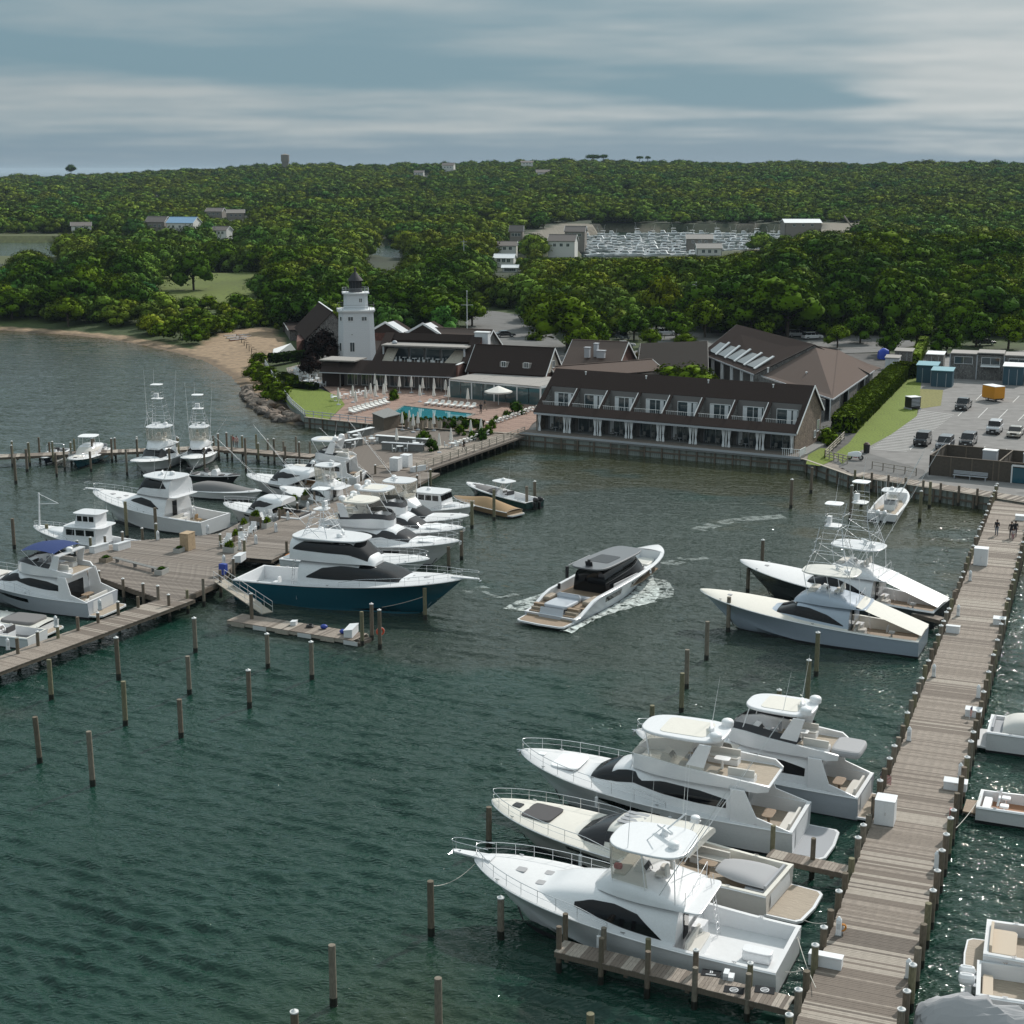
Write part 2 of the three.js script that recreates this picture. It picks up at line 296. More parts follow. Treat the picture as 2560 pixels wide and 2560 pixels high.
// piling: round post with weed and wet wood at the waterline, sometimes a white cone cap
const pileGeo={};
function pileProto(top,capped,r){
const key=`${top.toFixed(1)}|${r}`;if(!pileGeo[key]) pileGeo[key]={post: cyl(r*0.94,r,top+2.4,0,(top - 2.4)/2,0,10),wet: cyl(r*1.03,r*1.06,2.6,0,-0.85,0,10),cap: join([new THREE.ConeGeometry(r*1.05,r*0.9,12).translate(0,top+r*0.5,0),cyl(r*1.05,r*1.05,0.06,0,top+0.02,0,12)])};
return pileGeo[key];
}
function piling(x,z,top,label,group,capped=true,r=0.16,lean=0){
const o=thing('piling',label,'piling',x,0,z,rr(0,6),group),t=Math.round(top*10)/10,g=pileProto(t,capped,r);o.rotation.z=lean||rr(-0.012,0.012);o.rotation.x=rr(-0.012,0.012);
part(o,'post',g.post,M_pile[Math.floor(rnd()*4)]);part(o,'weed_band',g.wet,M_wetPile);if(capped) part(o,'cap',g.cap,M_cap);return o;
}
const pileTop=(vt,vb)=>(vb - vt)/((vb - HORIZON)/EYE)*1.02;
// main pier
const pierA=[12.94 - along[0]*14,-61.4 - along[1]*14],pierLen=141.5,pierW=4.37,pierB=[pierA[0]+along[0]*pierLen,pierA[1]+along[1]*pierLen];
plankDeck('main_pier','long wide plank pier running from the quay to the lower right',pierA,pierB,pierW,DECK,{from: 3,most: 290,pitch: 0.16});
const onPier=(d,w)=>[pierA[0]+along[0]*d+across[0]*w,pierA[1]+along[1]*d+across[1]*w];
for(const [w,side,out] of [[-0.12,'left',1],[pierW+0.12,'right',1]]) for(let d=2;d<pierLen - 1;d += 2.18+rr(-0.15,0.15)){const [x,z]=onPier(d,w);piling(x,z,DECK+rr(0.75,1.2),`brown wooden piling on the ${side} edge of the main pier`,`pilings along the ${side} edge of the main pier`,rnd()<0.5,0.185);}
// mooring pilings standing in the water: [foot u, foot v, top v, capped]
const lone=[[100,1907,1782,0],[232,1964,1819,0],[129,1749,1645,0],[297,1697,1588,1],[314,1814,1697,0],[453,1845,1741,0],[474,1736,1635,0],[489,1632,1543,1],[624,1768,1671,1],[670,1671,1580,1],[780,1699,1602,1],[834,2514,2346,0],[742,2680,2514,1],[1078,2337,2189,0],[1097,2595,2428,0],[1475,2690,2515,0],[1252,2345,2235,1],[1222,2115,2010,0],[1366,2118,2050,0],[1703,1782,1676,0],[1716,1722,1619,0],[1766,1650,1548,0],[2040,1690,1576,1],[2017,1768,1645,1],[1945,1800,1722,1],[1820,1580,1487,0],[1905,1412,1348,1],[1869,1482,1420,0],[1977,1271,1197,1],[2027,1233,1166,0],[2125,1301,1212,1],[2299,1305,1227,1],[2323,1270,1203,0],[2153,1266,1188,0],[2098,1600,1533,1],[1180,1322,1250,0],[1235,1301,1223,0],[1317,1269,1215,0],[1337,1256,1203,1],[1154,1400,1325,0],[1122,1424,1364,0],[955,1516,1443,1],[1063,1548,1466,0],[756,1490,1412,1],[40,1210,1142,0],[68,1180,1122,0],[36,1372,1295,0],[120,1370,1308,0],[318,1348,1252,0],[392,1362,1266,0],[1630,1802,1762,0]];
for(const [u,vb,vt,cap] of lone){const [x,z]=site(u,vb,0);piling(x,z,pileTop(vt,vb),cap?'lone mooring piling with white cone cap standing in the water':'lone bare wooden mooring piling standing in the water',cap?'capped mooring pilings in the water':'bare mooring pilings in the water',!!cap,0.19,u===100?0.05:0);}
// finger piers off the main pier
const finger=(label,u0,v0,u1,v1,w,y,o)=>plankDeck('finger_pier',label,site(u0,v0,y),site(u1,v1,y),w,y,{mats: M_plank,most: 120,pitch: 0.2,from: u0,...o});
finger('narrow plank pier alongside the nearest sportfishing boat',1411,2350,1995,2494,1.25,1.2);
finger('short plank pier between the large motor yacht and the cream cruiser',1930,2122,2128,2165,1.1,1.2);
finger('short plank pier behind the tower sportfishing boats',2296,1527,2368,1545,1.1,1.2);
for(const [u,v] of [[1413,2362],[1509,2388],[1620,2418],[1738,2448],[1872,2482],[1397,2386],[1502,2420],[1618,2450],[1736,2482],[1868,2512],[1930,2132],[2030,2160]]){const [x,z]=site(u,v+12,0.6);piling(x,z,rr(2.2,2.6),'brown wooden piling beside a finger pier on the right','pilings of the finger piers',rnd()<0.5,0.15);}
// left-hand docks
const px=(pts,h)=>pts.map(([u,v])=>site(u,v,h));
plankDeck('left_dock','plank dock entering from the left edge below the moored yachts',site(-120,1683,DECK),site(425,1487,DECK),3.0,DECK,{mats: M_plank,from: 21,tone: 0.7,most: 200,pitch: 0.18});
for(let i=0;i<9;i++){const u=5+i*50,v=lerp(1693,1513,(u+20)/460);const [x,z]=site(u - 8,v - 6,0.6);piling(x,z,rr(2.3,2.7),'weathered piling along the near edge of the left dock','pilings of the left dock',i % 3!==1,0.15);}
{// broad platform: planks run along the bearing of the walkway
const poly=px([[190,1378],[330,1352],[446,1344],[545,1334],[612,1300],[640,1338],[552,1452],[424,1510],[392,1494],[196,1424]],DECK);
const o=thing('dock_platform','broad brown plank platform with benches at the left-hand quay','dock');const dir=across,nrm=along;
let lo=1e9,hi=-1e9;for(const [x,z] of poly){const t=x*nrm[0]+z*nrm[1];lo=Math.min(lo,t);hi=Math.max(hi,t);}
for(let t=lo+0.1;t<hi;t += 0.24){const xs=[];for(let i=0;i<poly.length;i++){const a=poly[i],b=poly[(i+1) % poly.length],ta=a[0]*nrm[0]+a[1]*nrm[1] - t,tb=b[0]*nrm[0]+b[1]*nrm[1] - t;if(ta*tb<0){const k=ta/(ta - tb),X=lerp(a[0],b[0],k),Z=lerp(a[1],b[1],k);xs.push(X*dir[0]+Z*dir[1]);}} xs.sort((p,q)=>p - q);for(let i=0;i+1<xs.length;i += 2){const w=xs[i+1] - xs[i];if(w<0.2) continue;const c=(xs[i]+xs[i+1])/2,m=part(o,'plank',box(w,0.045,0.226),M_plankDark[clamp(Math.round(1.5+2*noise(t*0.8,3)+rr(-0.9,0.9)),0,4)]);m.position.set(dir[0]*c+nrm[0]*t,DECK - 0.02,dir[1]*c+nrm[1]*t);m.rotation.y=Math.atan2(-dir[1],dir[0]);}}
part(o,'platform_frame',slab(poly.map(([x,z])=>[x*0.997,z*0.9995]),DECK - 0.5,DECK - 0.06),M_timber);
for(const [x,z] of px([[200,1424],[250,1446],[310,1466],[360,1484],[424,1512],[470,1494],[510,1476],[552,1454],[585,1420],[612,1380]],DECK)) piling(x,z+0.25,rr(2.2,2.7),'weathered piling at the edge of the plank platform','pilings of the plank platform',rnd()<0.6,0.15);
for(const [x,z] of px([[192,1372],[225,1366],[262,1362],[305,1352],[355,1345],[390,1338]],DECK)) piling(x,z - 0.2,rr(2.2,2.6),'capped piling on the far edge of the plank platform','far pilings of the plank platform',true,0.15);
}
const wkA=site(505,1420,DECK),wkB=site(1010,1176,DECK);{const L=Math.hypot(wkB[0] - wkA[0],wkB[1] - wkA[1]),ux=(wkB[0] - wkA[0])/L,uz=(wkB[1] - wkA[1])/L;for(const p of [wkA,wkB]){p[0] += uz*2.4;p[1] -= ux*2.4;} wkA[0] += ux*5;wkA[1] += uz*5;}
plankDeck('dock_walkway','plank walkway between the two rows of yachts leading to the patio',wkA,wkB,7.4,DECK,{mats: M_plankDark,from: 41,pitch: 0.22,most: 250});
for(let i=0;i<10;i++) for(const w of [-0.1,7.5]){const a=wkA,b=wkB,L=Math.hypot(b[0] - a[0],b[1] - a[1]),t=(i+0.7)/10.5,ux=(b[0] - a[0])/L,uz=(b[1] - a[1])/L;piling(lerp(a[0],b[0],t) - uz*w,lerp(a[1],b[1],t)+ux*w,rr(2.3,2.8),'wooden piling along the walkway between the yachts','pilings of the dock walkway',rnd()<0.6,0.15);}
{const o=plankDeck('floating_dock','low floating dock with pale side panels ahead of the teal-blue yacht',site(606,1534,0.5),site(922,1584,0.5),2.3,0.5,{mats: M_plank,pitch: 0.2,from: 5,most: 90,cat: 'dock',fascia: M_paleTimber});for(let i=0;i<6;i++) part(o,'side_panel',box(1.4,0.36,0.04,1.2+i*2.35,0.25,2.34),i % 2?M_cap:M_paleTimber);for(const x of [2,6,10,13]) part(o,'float',box(1.6,0.5,2.0,x,0.02,1.15),M_oldTimber);}
for(const [u,vb,vt] of [[906,1614,1526],[930,1600,1507],[950,1622,1520],[630,1560,1480]]){const [x,z]=site(u,vb,0);piling(x,z,pileTop(vt,vb),'piling at the end of the floating dock','pilings of the floating dock',u!==906,0.17);}
{// sloping gangway
const a=site(548,1452,DECK),b=site(668,1534,0.55),o=thing('gangway','white railed gangway sloping down to the floating dock','gangway'),L=Math.hypot(b[0] - a[0],b[1] - a[1]),n=[-(b[1] - a[1])/L*0.55,(b[0] - a[0])/L*0.55];
part(o,'ramp',beam([a[0],DECK+0.02,a[1]],[b[0],0.6,b[1]],1.1,0.08),M_paleTimber);
for(const s of [-1,1]){const P=(t,h)=>[lerp(a[0],b[0],t)+s*n[0],lerp(DECK,0.6,t)+h,lerp(a[1],b[1],t)+s*n[1]],g=[bar(P(0,1),P(1,1),0.025),bar(P(0,0.5),P(1,0.5),0.02)];for(let i=0;i<=6;i++) g.push(bar(P(i/6,0),P(i/6,1),0.02));part(o,'handrail',g,M_cap);}
}
// far dock
{const a=site(-150,1142,1.3),b=site(525,1114,1.3),c=site(800,1136,1.3);plankDeck('far_dock','long low dock across the bay on the far left',a,b,2.4,1.3,{mats: M_plank,most: 60,pitch: 0.5,cat: 'dock',from: 31});plankDeck('far_dock','right-hand length of the far dock joining the patio',b,c,2.4,1.3,{mats: M_plank,most: 60,pitch: 0.4,cat: 'dock',from: 33});
for(const [p,q,n] of [[a,b,13],[b,c,8]]){const L=Math.hypot(q[0] - p[0],q[1] - p[1]),ux=(q[0] - p[0])/L,uz=(q[1] - p[1])/L;for(let i=0;i<n;i++) for(const w of [-0.15,2.55]){const t=(i+0.3+rr(-0.15,0.15))/n;piling(lerp(p[0],q[0],t) - uz*w,lerp(p[1],q[1],t)+ux*w,rr(2.6,3.6),'dark piling along the far dock','pilings of the far dock',rnd()<0.7,0.15);}}}
for(const [u,vb,vt] of [[142,1192,1130],[162,1176,1118],[228,1180,1128],[318,1188,1122],[425,1178,1120],[512,1180,1118],[615,1180,1094],[100,1150,1092]]){const [x,z]=site(u,vb,0);piling(x,z,pileTop(vt,vb),'mooring piling beside the boats of the far dock','mooring pilings of the far dock',false,0.15);}
// quay wall: timber bulkhead with uprights, and the boardwalk behind it
const M_bulk=M([0.27,0.31,0.295],0.9,{map: woodTex,metres: 2.2}),M_stainBulk=M([0.17,0.18,0.155],0.9,{map: woodTex,metres: 2.2});
function bulkhead(label,pts,top){
const o=thing('quay_wall',label,'quay wall');
for(let i=0;i+1<pts.length;i++){
const [ax,az]=pts[i],[bx,bz]=pts[i+1],L=Math.hypot(bx - ax,bz - az),ux=(bx - ax)/L,uz=(bz - az)/L,n=Math.round(L/0.3),yaw=Math.atan2(-uz,ux);
const geo=box(0.285,top+2.4,0.12);const seg=[];
for(let k=0;k<n;k++){const t=(k+0.5)*L/n,m=new THREE.Mesh(metreUV(geo,2.2),rnd()<0.75?M_bulk:M_stainBulk);m.name='sheet_pile';m.position.set(ax+ux*t+uz*rr(-0.015,0.015),(top - 2.4)/2,az+uz*t - ux*rr(-0.015,0.015));m.rotation.y=yaw;m.castShadow=m.receiveShadow=true;o.add(m);}
part(o,'waling',beam([ax - uz*0.1,0.75,az+ux*0.1],[bx - uz*0.1,0.75,bz+ux*0.1],0.14,0.22),M_timber);part(o,'cap_board',beam([ax - uz*0.03,top+0.04,az+ux*0.03],[bx - uz*0.03,top+0.04,bz+ux*0.03],0.4,0.07),M_paleTimber);
for(let t=1;t<L;t += 2.6) part(o,'upright',cyl(0.12,0.13,top+2.2,ax+ux*t - uz*0.2,(top - 2.4)/2,az+uz*t+ux*0.2),M_timber);
} return o;
}
bulkhead('low curved-ended timber sea wall below the lawn and pool',wallLine.slice(0,3),1.6);
bulkhead('timber quay wall in front of the waterfront hotel wing',wallLine.slice(2,4),1.6);
bulkhead('timber quay wall at the head of the right-hand basin',[wallLine[3],wallLine[4],[lerp(wallLine[4][0],wallLine[5][0],1.25),lerp(wallLine[4][1],wallLine[5][1],1.25)]],1.6);
{const a=wallLine[4],b=[lerp(wallLine[4][0],wallLine[5][0],1.3),lerp(wallLine[4][1],wallLine[5][1],1.3)],L=Math.hypot(b[0] - a[0],b[1] - a[1]),ux=(b[0] - a[0])/L,uz=(b[1] - a[1])/L;plankDeck('quay_boardwalk','pale boardwalk along the quay wall behind the fishing boat',[a[0]+uz*2.6,a[1] - ux*2.6],[b[0]+uz*2.6,b[1] - ux*2.6],2.6,1.72,{mats: M_plank.slice(1),most: 150,pitch: 0.2,cat: 'boardwalk',from: 9});for(let i=0;i<9;i++){const t=(i*2.35+0.6);piling(a[0]+ux*t - uz*0.3,a[1]+uz*t+ux*0.3,2.45,'stubby square-cut piling along the boardwalk of the quay','pilings of the quay boardwalk',false,0.16);}}
// stars and stripes, woven cloth
const M_flag=M([1,1,1],0.8,{map: tex(128,64,(u,v)=>{const r=Math.floor((1 - v)*13);if(u<0.4&&v>6/13){const s=Math.hypot((u*30) % 2 - 1,(v*20) % 2 - 1)<0.45;return s?[0.85,0.85,0.85]:[0.1,0.12,0.3];} return r % 2?[0.85,0.83,0.8]:[0.6,0.08,0.1];})});
function flag(w,h,x,y,z){return sheetFrom([0,0.2,0.4,0.6,0.8,1].map(t=>[0,0.5,1].map(v=>[x - t*w*0.8,y - v*0+(v - 1)*h - t*0.25,z+0.08*Math.sin(t*7+v*2)])),0);}
// ---------------------------------------------------------------- boats: x runs from transom to bow, y up from the waterline, z to starboard
const grain=mottle(8,0.05,5.5,0.98);
const gel=(r,g,b,rough=0.28)=>M([r,g,b],rough,{physical: true,clearcoat: 0.5,clearcoatRoughness: 0.12,map: grain});
const M_white=gel(0.78,0.79,0.805),M_cream=gel(0.76,0.74,0.68),M_nonskid=M([0.66,0.67,0.68],0.75,{map: grain,metres: 2}),M_creamDeck=M([0.68,0.66,0.6],0.75,{map: grain,metres: 2});
const M_blueHull=gel(0.008,0.085,0.125,0.16),M_paleBlueHull=gel(0.42,0.49,0.58),M_darkHull=gel(0.05,0.058,0.06,0.18),M_navyHull=gel(0.02,0.03,0.06,0.2),M_silverHull=gel(0.5,0.53,0.58,0.25),M_tealHull=gel(0.02,0.11,0.15,0.2),M_greenHull=gel(0.015,0.05,0.045,0.2);
const M_boot=M([0.012,0.013,0.016],0.5),M_bootBlue=M([0.01,0.03,0.07],0.5),M_bootRed=M([0.12,0.02,0.015],0.6);
const M_glass=M([0.005,0.0055,0.007],0.03,{physical: true,specularIntensity: 0.8}),M_greyGlass=M([0.03,0.03,0.033],0.09,{physical: true,specularIntensity: 0.7});
const M_clear=M([0.8,0.78,0.73],0.1,{physical: true,transmission: 0.8,thickness: 0,ior: 1.4});
const M_steel=M([0.72,0.73,0.75],0.22,{metalness: 0.9}),M_white2=M([0.78,0.79,0.8],0.4),M_black=M([0.015,0.015,0.017],0.45),M_rubber=M([0.03,0.03,0.033],0.8);
const teakTex=tex(256,256,(u,v)=>{const p=(v*16) % 1,k=p<0.1?0.42:0.9+0.18*tf(u*0.2,v,6,Math.floor(v*16)*3.1,3);return [k,k,k];});
const M_teak=M([0.36,0.26,0.175],0.65,{map: teakTex,metres: 0.95}),M_paleTeak=M([0.47,0.39,0.3],0.7,{map: teakTex,metres: 0.95});
const M_cushion=M([0.6,0.58,0.54],0.85),M_greyCushion=M([0.33,0.34,0.36],0.9),M_darkCushion=M([0.075,0.072,0.075],0.9);
const M_greyCanvas=M([0.17,0.165,0.165],0.95),M_paleCanvas=M([0.36,0.36,0.37],0.9),M_blueCanvas=M([0.008,0.03,0.13],0.85),M_tanCanvas=M([0.33,0.22,0.12],0.95),M_greyTop=M([0.13,0.135,0.145],0.35,{physical: true,clearcoat: 0.6});
const M_orange=M([0.45,0.16,0.03],0.7),M_red=M([0.4,0.02,0.025],0.6),M_wood=M([0.28,0.12,0.05],0.4),M_interior=M([0.5,0.42,0.33],0.8);
function Hull(p){
const {L,B,bow: Fb,stern: Fs,rake=1.9,k=1.7,full=2.3,sternW=0.92,flare=1.7,dip=0}=p,draft=0.75;
const b=s=>B/2*(s<0.4?lerp(sternW,1,smooth(0,0.4,s)):(1 - ((s - 0.4)/0.6) ** full) ** 0.72);
const ys=s=>Fs+(Fb - Fs)*s ** k - dip*(1 - smooth(0.02,0.2,s));
const q=s=>Math.max(0,(s - 0.3)/0.66),bc=s=>Math.min(b(s)*0.97,B/2*0.9*sternW*Math.max(0,1 - q(s) ** 1.7));
const yk=s=>s<0.7?-draft:-draft+(ys(s)+draft - 0.02)*((s - 0.7)/0.3) ** 2.5;
const yc=s=>Math.max(yk(s)+0.01,0.03+0.5*Fb*Math.max(0,(s - 0.38)/0.62) ** 1.8);
const X=(s,y)=>L*s - rake*Math.max(0,(ys(s) - y)/(Fb+draft))*s ** 5;
const side=(s,t,z=1)=>{const y=lerp(yc(s),ys(s),t),e=lerp(1,flare,smooth(0.35,0.95,s));return [X(s,y),y,z*lerp(bc(s),b(s),t ** e)];};
const widthAt=(s,y)=>{const t=clamp((y - yc(s))/(ys(s) - yc(s)));return side(s,t)[2];};
return {...p,b,ys,yc,yk,side,X,widthAt,deckY: s=>ys(s)};
}
const SN=[0,0.06,0.12,0.2,0.28,0.36,0.44,0.52,0.6,0.67,0.73,0.79,0.84,0.88,0.92,0.95,0.975,0.99,1];
function addHull(o,h,mHull,mDeck,{boot=M_boot,cock=0.3,floor=0.75,coam=0.24,rub=M_white2,cockMat=M_nonskid,platform=0,platMat=M_paleTeak,camber=0.14,open=0,deckFrom}={}){
const T=[0,0.15,0.3,0.5,0.7,0.88,1];
const rows=SN.map(s=>{const st=[...T].reverse().map(t=>h.side(s,t,-1)),kl=[h.X(s,h.yk(s)),h.yk(s),0],sb=T.map(t=>h.side(s,t,1));return [...st,kl,...sb];});
const tr=T.map(t=>h.side(0,t,-1)),tl=T.map(t=>h.side(0,t,1)),kk=[0,h.yk(0),0];
const hull=part(o,'hull',[sheetFrom(rows,0.5),sheetFrom([[kk,...tr],[kk,...tl]],0)],mHull);
// dark boot top at the waterline, rubbing strake at the sheer
const strip=z=>sheetFrom(SN.filter(s=>s<0.93).map(s=>[-0.12,0.03,0.16].map(y=>{const w=h.widthAt(s,y);return [h.X(s,y)+(s>0.8?0.012:0),Math.max(y,h.yk(s)),z*(w+0.012)];})),0);
part(hull,'boot_stripe',[strip(1),strip(-1),quadsheet([-0.012,0.16,-h.b(0)*0.96],[-0.012,0.16,h.b(0)*0.96],[-0.012,-0.1,h.b(0)*0.9],[-0.012,-0.1,-h.b(0)*0.9])],boot);
const edge=z=>SN.map(s=>{const q=h.side(s,1,z);return [q[0],q[1] - 0.05,q[2]+z*0.012];});
part(hull,'rub_rail',[tube(edge(1),0.045,5,false,40),tube(edge(-1),0.045,5,false,40)],rub);
// deck, coamings and cockpit
const dk=deckFrom??cock,ds=[dk,...SN.filter(s=>s>dk+0.01)],Z=[-1,-0.93,-0.6,-0.3,0,0.3,0.6,0.93,1],lip=0.07;
const drow=s=>Z.map(z=>{const w=h.b(s);return [h.X(s,h.ys(s)),h.ys(s)+(Math.abs(z)>0.99?0.0:Math.abs(z)>0.9?lip*0+0.03:0.03+camber*(1 - z*z)*clamp(w)),z*w];});
part(o,'deck',sheetFrom(ds.map(drow),0.9),mDeck);
if(cock>0){
const cs=[0,0.05,0.1,0.15,0.2,0.25,0.3,0.35,0.4,0.45,0.5,0.55,0.6,0.65,0.7,0.75,0.8,0.85,0.9].filter(s=>s<cock - 0.02).concat([cock]),x0=coam;
const inn=(s,z,y)=>[Math.max(h.X(s,h.ys(s)),x0),y,z*Math.max(0.05,Math.min(h.b(s) - coam,h.widthAt(s,y) - 0.08))];
const top=z=>sheetFrom(cs.map(s=>[[h.X(s,h.ys(s)),h.ys(s),z*h.b(s)],[h.X(s,h.ys(s)),h.ys(s)+0.03,z*(h.b(s) - 0.02)],inn(s,z,h.ys(s)+0.03)]),0);
part(o,'coaming',[top(1),top(-1),quadsheet([0,h.ys(0)+0.03,-h.b(0)],[x0,h.ys(0)+0.03,-h.b(0)],[x0,h.ys(0)+0.03,h.b(0)],[0,h.ys(0)+0.03,h.b(0)])],mDeck);
const wall=z=>sheetFrom(cs.map(s=>[inn(s,z,h.ys(s)+0.03),inn(s,z,floor)]),0),w0=h.b(0) - coam,w1=h.b(cock) - coam;
part(o,'cockpit_liner',[wall(1),wall(-1),quadsheet([x0,h.ys(0)+0.03,-w0],[x0,h.ys(0)+0.03,w0],[x0,floor,w0],[x0,floor,-w0]),quadsheet([cock*h.L,h.ys(cock)+0.1,-w1],[cock*h.L,h.ys(cock)+0.1,w1],[cock*h.L,floor,w1],[cock*h.L,floor,-w1])],mDeck===M_creamDeck?M_cream:M_white);
part(o,'cockpit_sole',sheetFrom(cs.map(s=>[-1,-0.5,0,0.5,1].map(z=>inn(s,z,floor))),0),cockMat);
}
if(platform){
const w=h.b(0)*0.94,pl=[[-platform,-w*0.82],[-platform+0.25,-w*0.96],[0.1,-w],[0.1,w],[-platform+0.25,w*0.96],[-platform,w*0.82],[-platform*1.07,0]];
const sp=part(o,'swim_platform',slab(pl,0.26,0.4),M_white);part(sp,'teak_sole',slab(pl.map(([x,z])=>[x*0.93+0.02,z*0.94]),0.395,0.412),platMat);
}
return hull;
}
// lofted superstructure: stations [x, base, top, half width at base, half width at top]
function Shell(st,n=4.5){
const key=(i,c)=>{const a=st[clamp(Math.floor(i),0,st.length - 1)][c],b=st[clamp(Math.floor(i)+1,0,st.length - 1)][c],p=st[clamp(Math.floor(i) - 1,0,st.length - 1)][c],q=st[clamp(Math.floor(i)+2,0,st.length - 1)][c],t=i - Math.floor(i);const ma=(b - p)/2,mb=(q - a)/2;let lo=Math.min(a,b),hi=Math.max(a,b);const v=(2*t ** 3 - 3*t*t+1)*a+(t ** 3 - 2*t*t+t)*ma+(-2*t ** 3+3*t*t)*b+(t ** 3 - t*t)*mb;return clamp(v,lo - 0.03,hi+0.03);};
const S=(s,ph,off=0)=>{
const i=clamp(s)*(st.length - 1)*0.99999,x=key(i,0),y0=key(i,1),y1=Math.max(key(i,2),y0),w0=key(i,3),w1=key(i,4),c=Math.cos(ph),sn=Math.sin(ph),yy=Math.abs(sn) ** (2/n),zz=-Math.sign(c)*Math.abs(c) ** (2/n);
return [x,y0+(y1 - y0)*yy,zz*lerp(w0,w1,yy)];
};
const PH=[];const m=22;for(let j=0;j<=m;j++){const a=j/m*Math.PI;PH.push(a);}
// closer spacing where the corner turns
const ph=f=>Math.asin(clamp(f) ** (n/2));
const fr=[0,0.3,0.55,0.75,0.86,0.93,0.97,0.99,1],hs=fr.map(ph);const full=[...hs,...hs.slice(0,-1).reverse().map(a=>Math.PI - a)];
const rows=[];const steps=(st.length - 1)*4;for(let i=0;i<=steps;i++) rows.push(full.map(a=>S(i/steps,a)));
const end=i=>{const r=rows[i],cx=r[0][0],y=Math.min(r[0][1],r[r.length - 1][1]);return sheetFrom([r,r.map(p=>[cx,y,p[2]*0.999])],0);};
const geo=join([sheetFrom(rows,0.55),end(0),end(rows.length - 1)]);
const nrm=(s,a)=>{const e=0.004,A=V3(...S(s+e,a)).sub(V3(...S(s - e,a))),b=V3(...S(s,a+e)).sub(V3(...S(s,a - e)));return b.cross(A).normalize().multiplyScalar(-1);};
const lift=(s,a,off)=>{const p=S(s,a),q=nrm(s,a);const c=V3(0,p[1] - S(s,0)[1]+0.3,p[2]);if(q.dot(V3(0.0,c.y,c.z))<0) q.negate();return [p[0]+q.x*off,p[1]+q.y*off,p[2]+q.z*off];};
// pane on one side between keyed heights: keys [s, low, high] as fractions of the height; side -1 port, +1 starboard
function pane(keys,side,off=0.014,rowsN=4){
const out=[],N=26;for(let i=0;i<=N;i++){
const s=lerp(keys[0][0],keys[keys.length - 1][0],i/N);let k=1;while (k<keys.length - 1&&s>keys[k][0]) k++;const t=clamp((s - keys[k - 1][0])/(keys[k][0] - keys[k - 1][0])),lo=lerp(keys[k - 1][1],keys[k][1],t),hi=Math.max(lerp(keys[k - 1][2],keys[k][2],t),lo+0.004);
out.push(Array.from({length: rowsN+1},(_,j)=>{const a=ph(lerp(lo,hi,j/rowsN));return lift(s,side<0?a:Math.PI - a,off);}));
} return sheetFrom(out,0.8);
}
// pane that wraps over the front from port to starboard
function wrap(s0,s1,low=0.2,off=0.016,curve=0){
const a0=ph(low),out=[];for(let i=0;i<=8;i++) out.push(Array.from({length: 25},(_,j)=>{const a=lerp(a0,Math.PI - a0,j/24),cc=curve*(1 - Math.sin(a));return lift(clamp(lerp(s0,s1,i/8) - cc,0,1),a,off);}));return sheetFrom(out,0.8);
}
return {S,geo,pane,wrap,lift};
}
function ovalSlab(L,W,t,x,y,z=0,e=3,taper=0){// rounded slab with bevelled edge, optional narrowing to the front
const pts=[];for(let i=0;i<36;i++){const a=i/36*2*Math.PI,c=Math.cos(a),s=Math.sin(a),X=Math.sign(c)*Math.abs(c) ** (2/e)*L/2,Z=Math.sign(s)*Math.abs(s) ** (2/e)*W/2*(1 - taper*(X/L+0.5));pts.push(new THREE.Vector2(X,Z));}
const be=t*0.35;return new THREE.ExtrudeGeometry(new THREE.Shape(pts),{depth: t - 2*be,bevelEnabled: true,bevelThickness: be,bevelSize: be,bevelSegments: 2,bevelOffset: -be}).rotateX(-Math.PI/2).translate(x,y+be,z);
}
function bowRail(o,h,s0=0.5,s1=1,hgt=0.72,inset=0.12,open=0.0,n=9){
const P=(s,z,y)=>{const q=h.side(s,1,z);return [q[0] - (s>0.97?0.1:0),q[1]+y,q[2] - z*Math.min(inset,Math.abs(q[2])*0.6)];},g=[];
const S=Array.from({length: n},(_,i)=>lerp(s0,s1,(i/(n - 1)) ** 0.8)),line=y=>[...S.map(s=>P(s,-1,y*smooth(-0.12,0.12,s - s0))),...[...S].reverse().slice(s1>=0.995?1:0).map(s=>P(s,1,y*smooth(-0.12,0.12,s - s0)))];
g.push(tube(line(hgt),0.021,5,false,70));g.push(tube(line(hgt*0.52),0.012,4,false,60));
for(const s of S) for(const z of [-1,1]) g.push(bar(P(s,z,-0.02),P(s,z,hgt*smooth(-0.12,0.12,s - s0)),0.015,5));
part(o,'bow_rail',g,M_steel);
}
function pulpit(o,h,len=1.1,rail=true){
const y=h.ys(1)+0.02,x=h.L;const p=part(o,'bow_pulpit',slab([[x - 1.1,-0.38],[x+len - 0.2,-0.17],[x+len,-0.08],[x+len,0.08],[x+len - 0.2,0.17],[x - 1.1,0.38]],y,y+0.09),M_white);
part(p,'anchor',[bar([x+len - 0.5,y+0.13,0],[x+len+0.15,y - 0.12,0],0.035),box(0.1,0.06,0.5,x+len+0.08,y - 0.13,0,0,0,0.5)],M_steel);
if(rail) part(p,'pulpit_rail',[tube([[x - 1,y+0.7,-0.42],[x+len - 0.1,y+0.72,-0.2],[x+len+0.02,y+0.7,0],[x+len - 0.1,y+0.72,0.2],[x - 1,y+0.7,0.42]],0.02,5,false,30),bar([x+len - 0.15,y,-0.15],[x+len - 0.1,y+0.72,-0.2],0.015),bar([x+len - 0.15,y,0.15],[x+len - 0.1,y+0.72,0.2],0.015)],M_steel);
}
const dome=(o,x,y,z,r=0.33)=>part(o,'radar_dome',[cyl(r,r*0.95,r*0.7,x,y+r*0.35,z,14),ball(r,x,y+r*0.7,z,1,0.55,1,14)],M_white2);
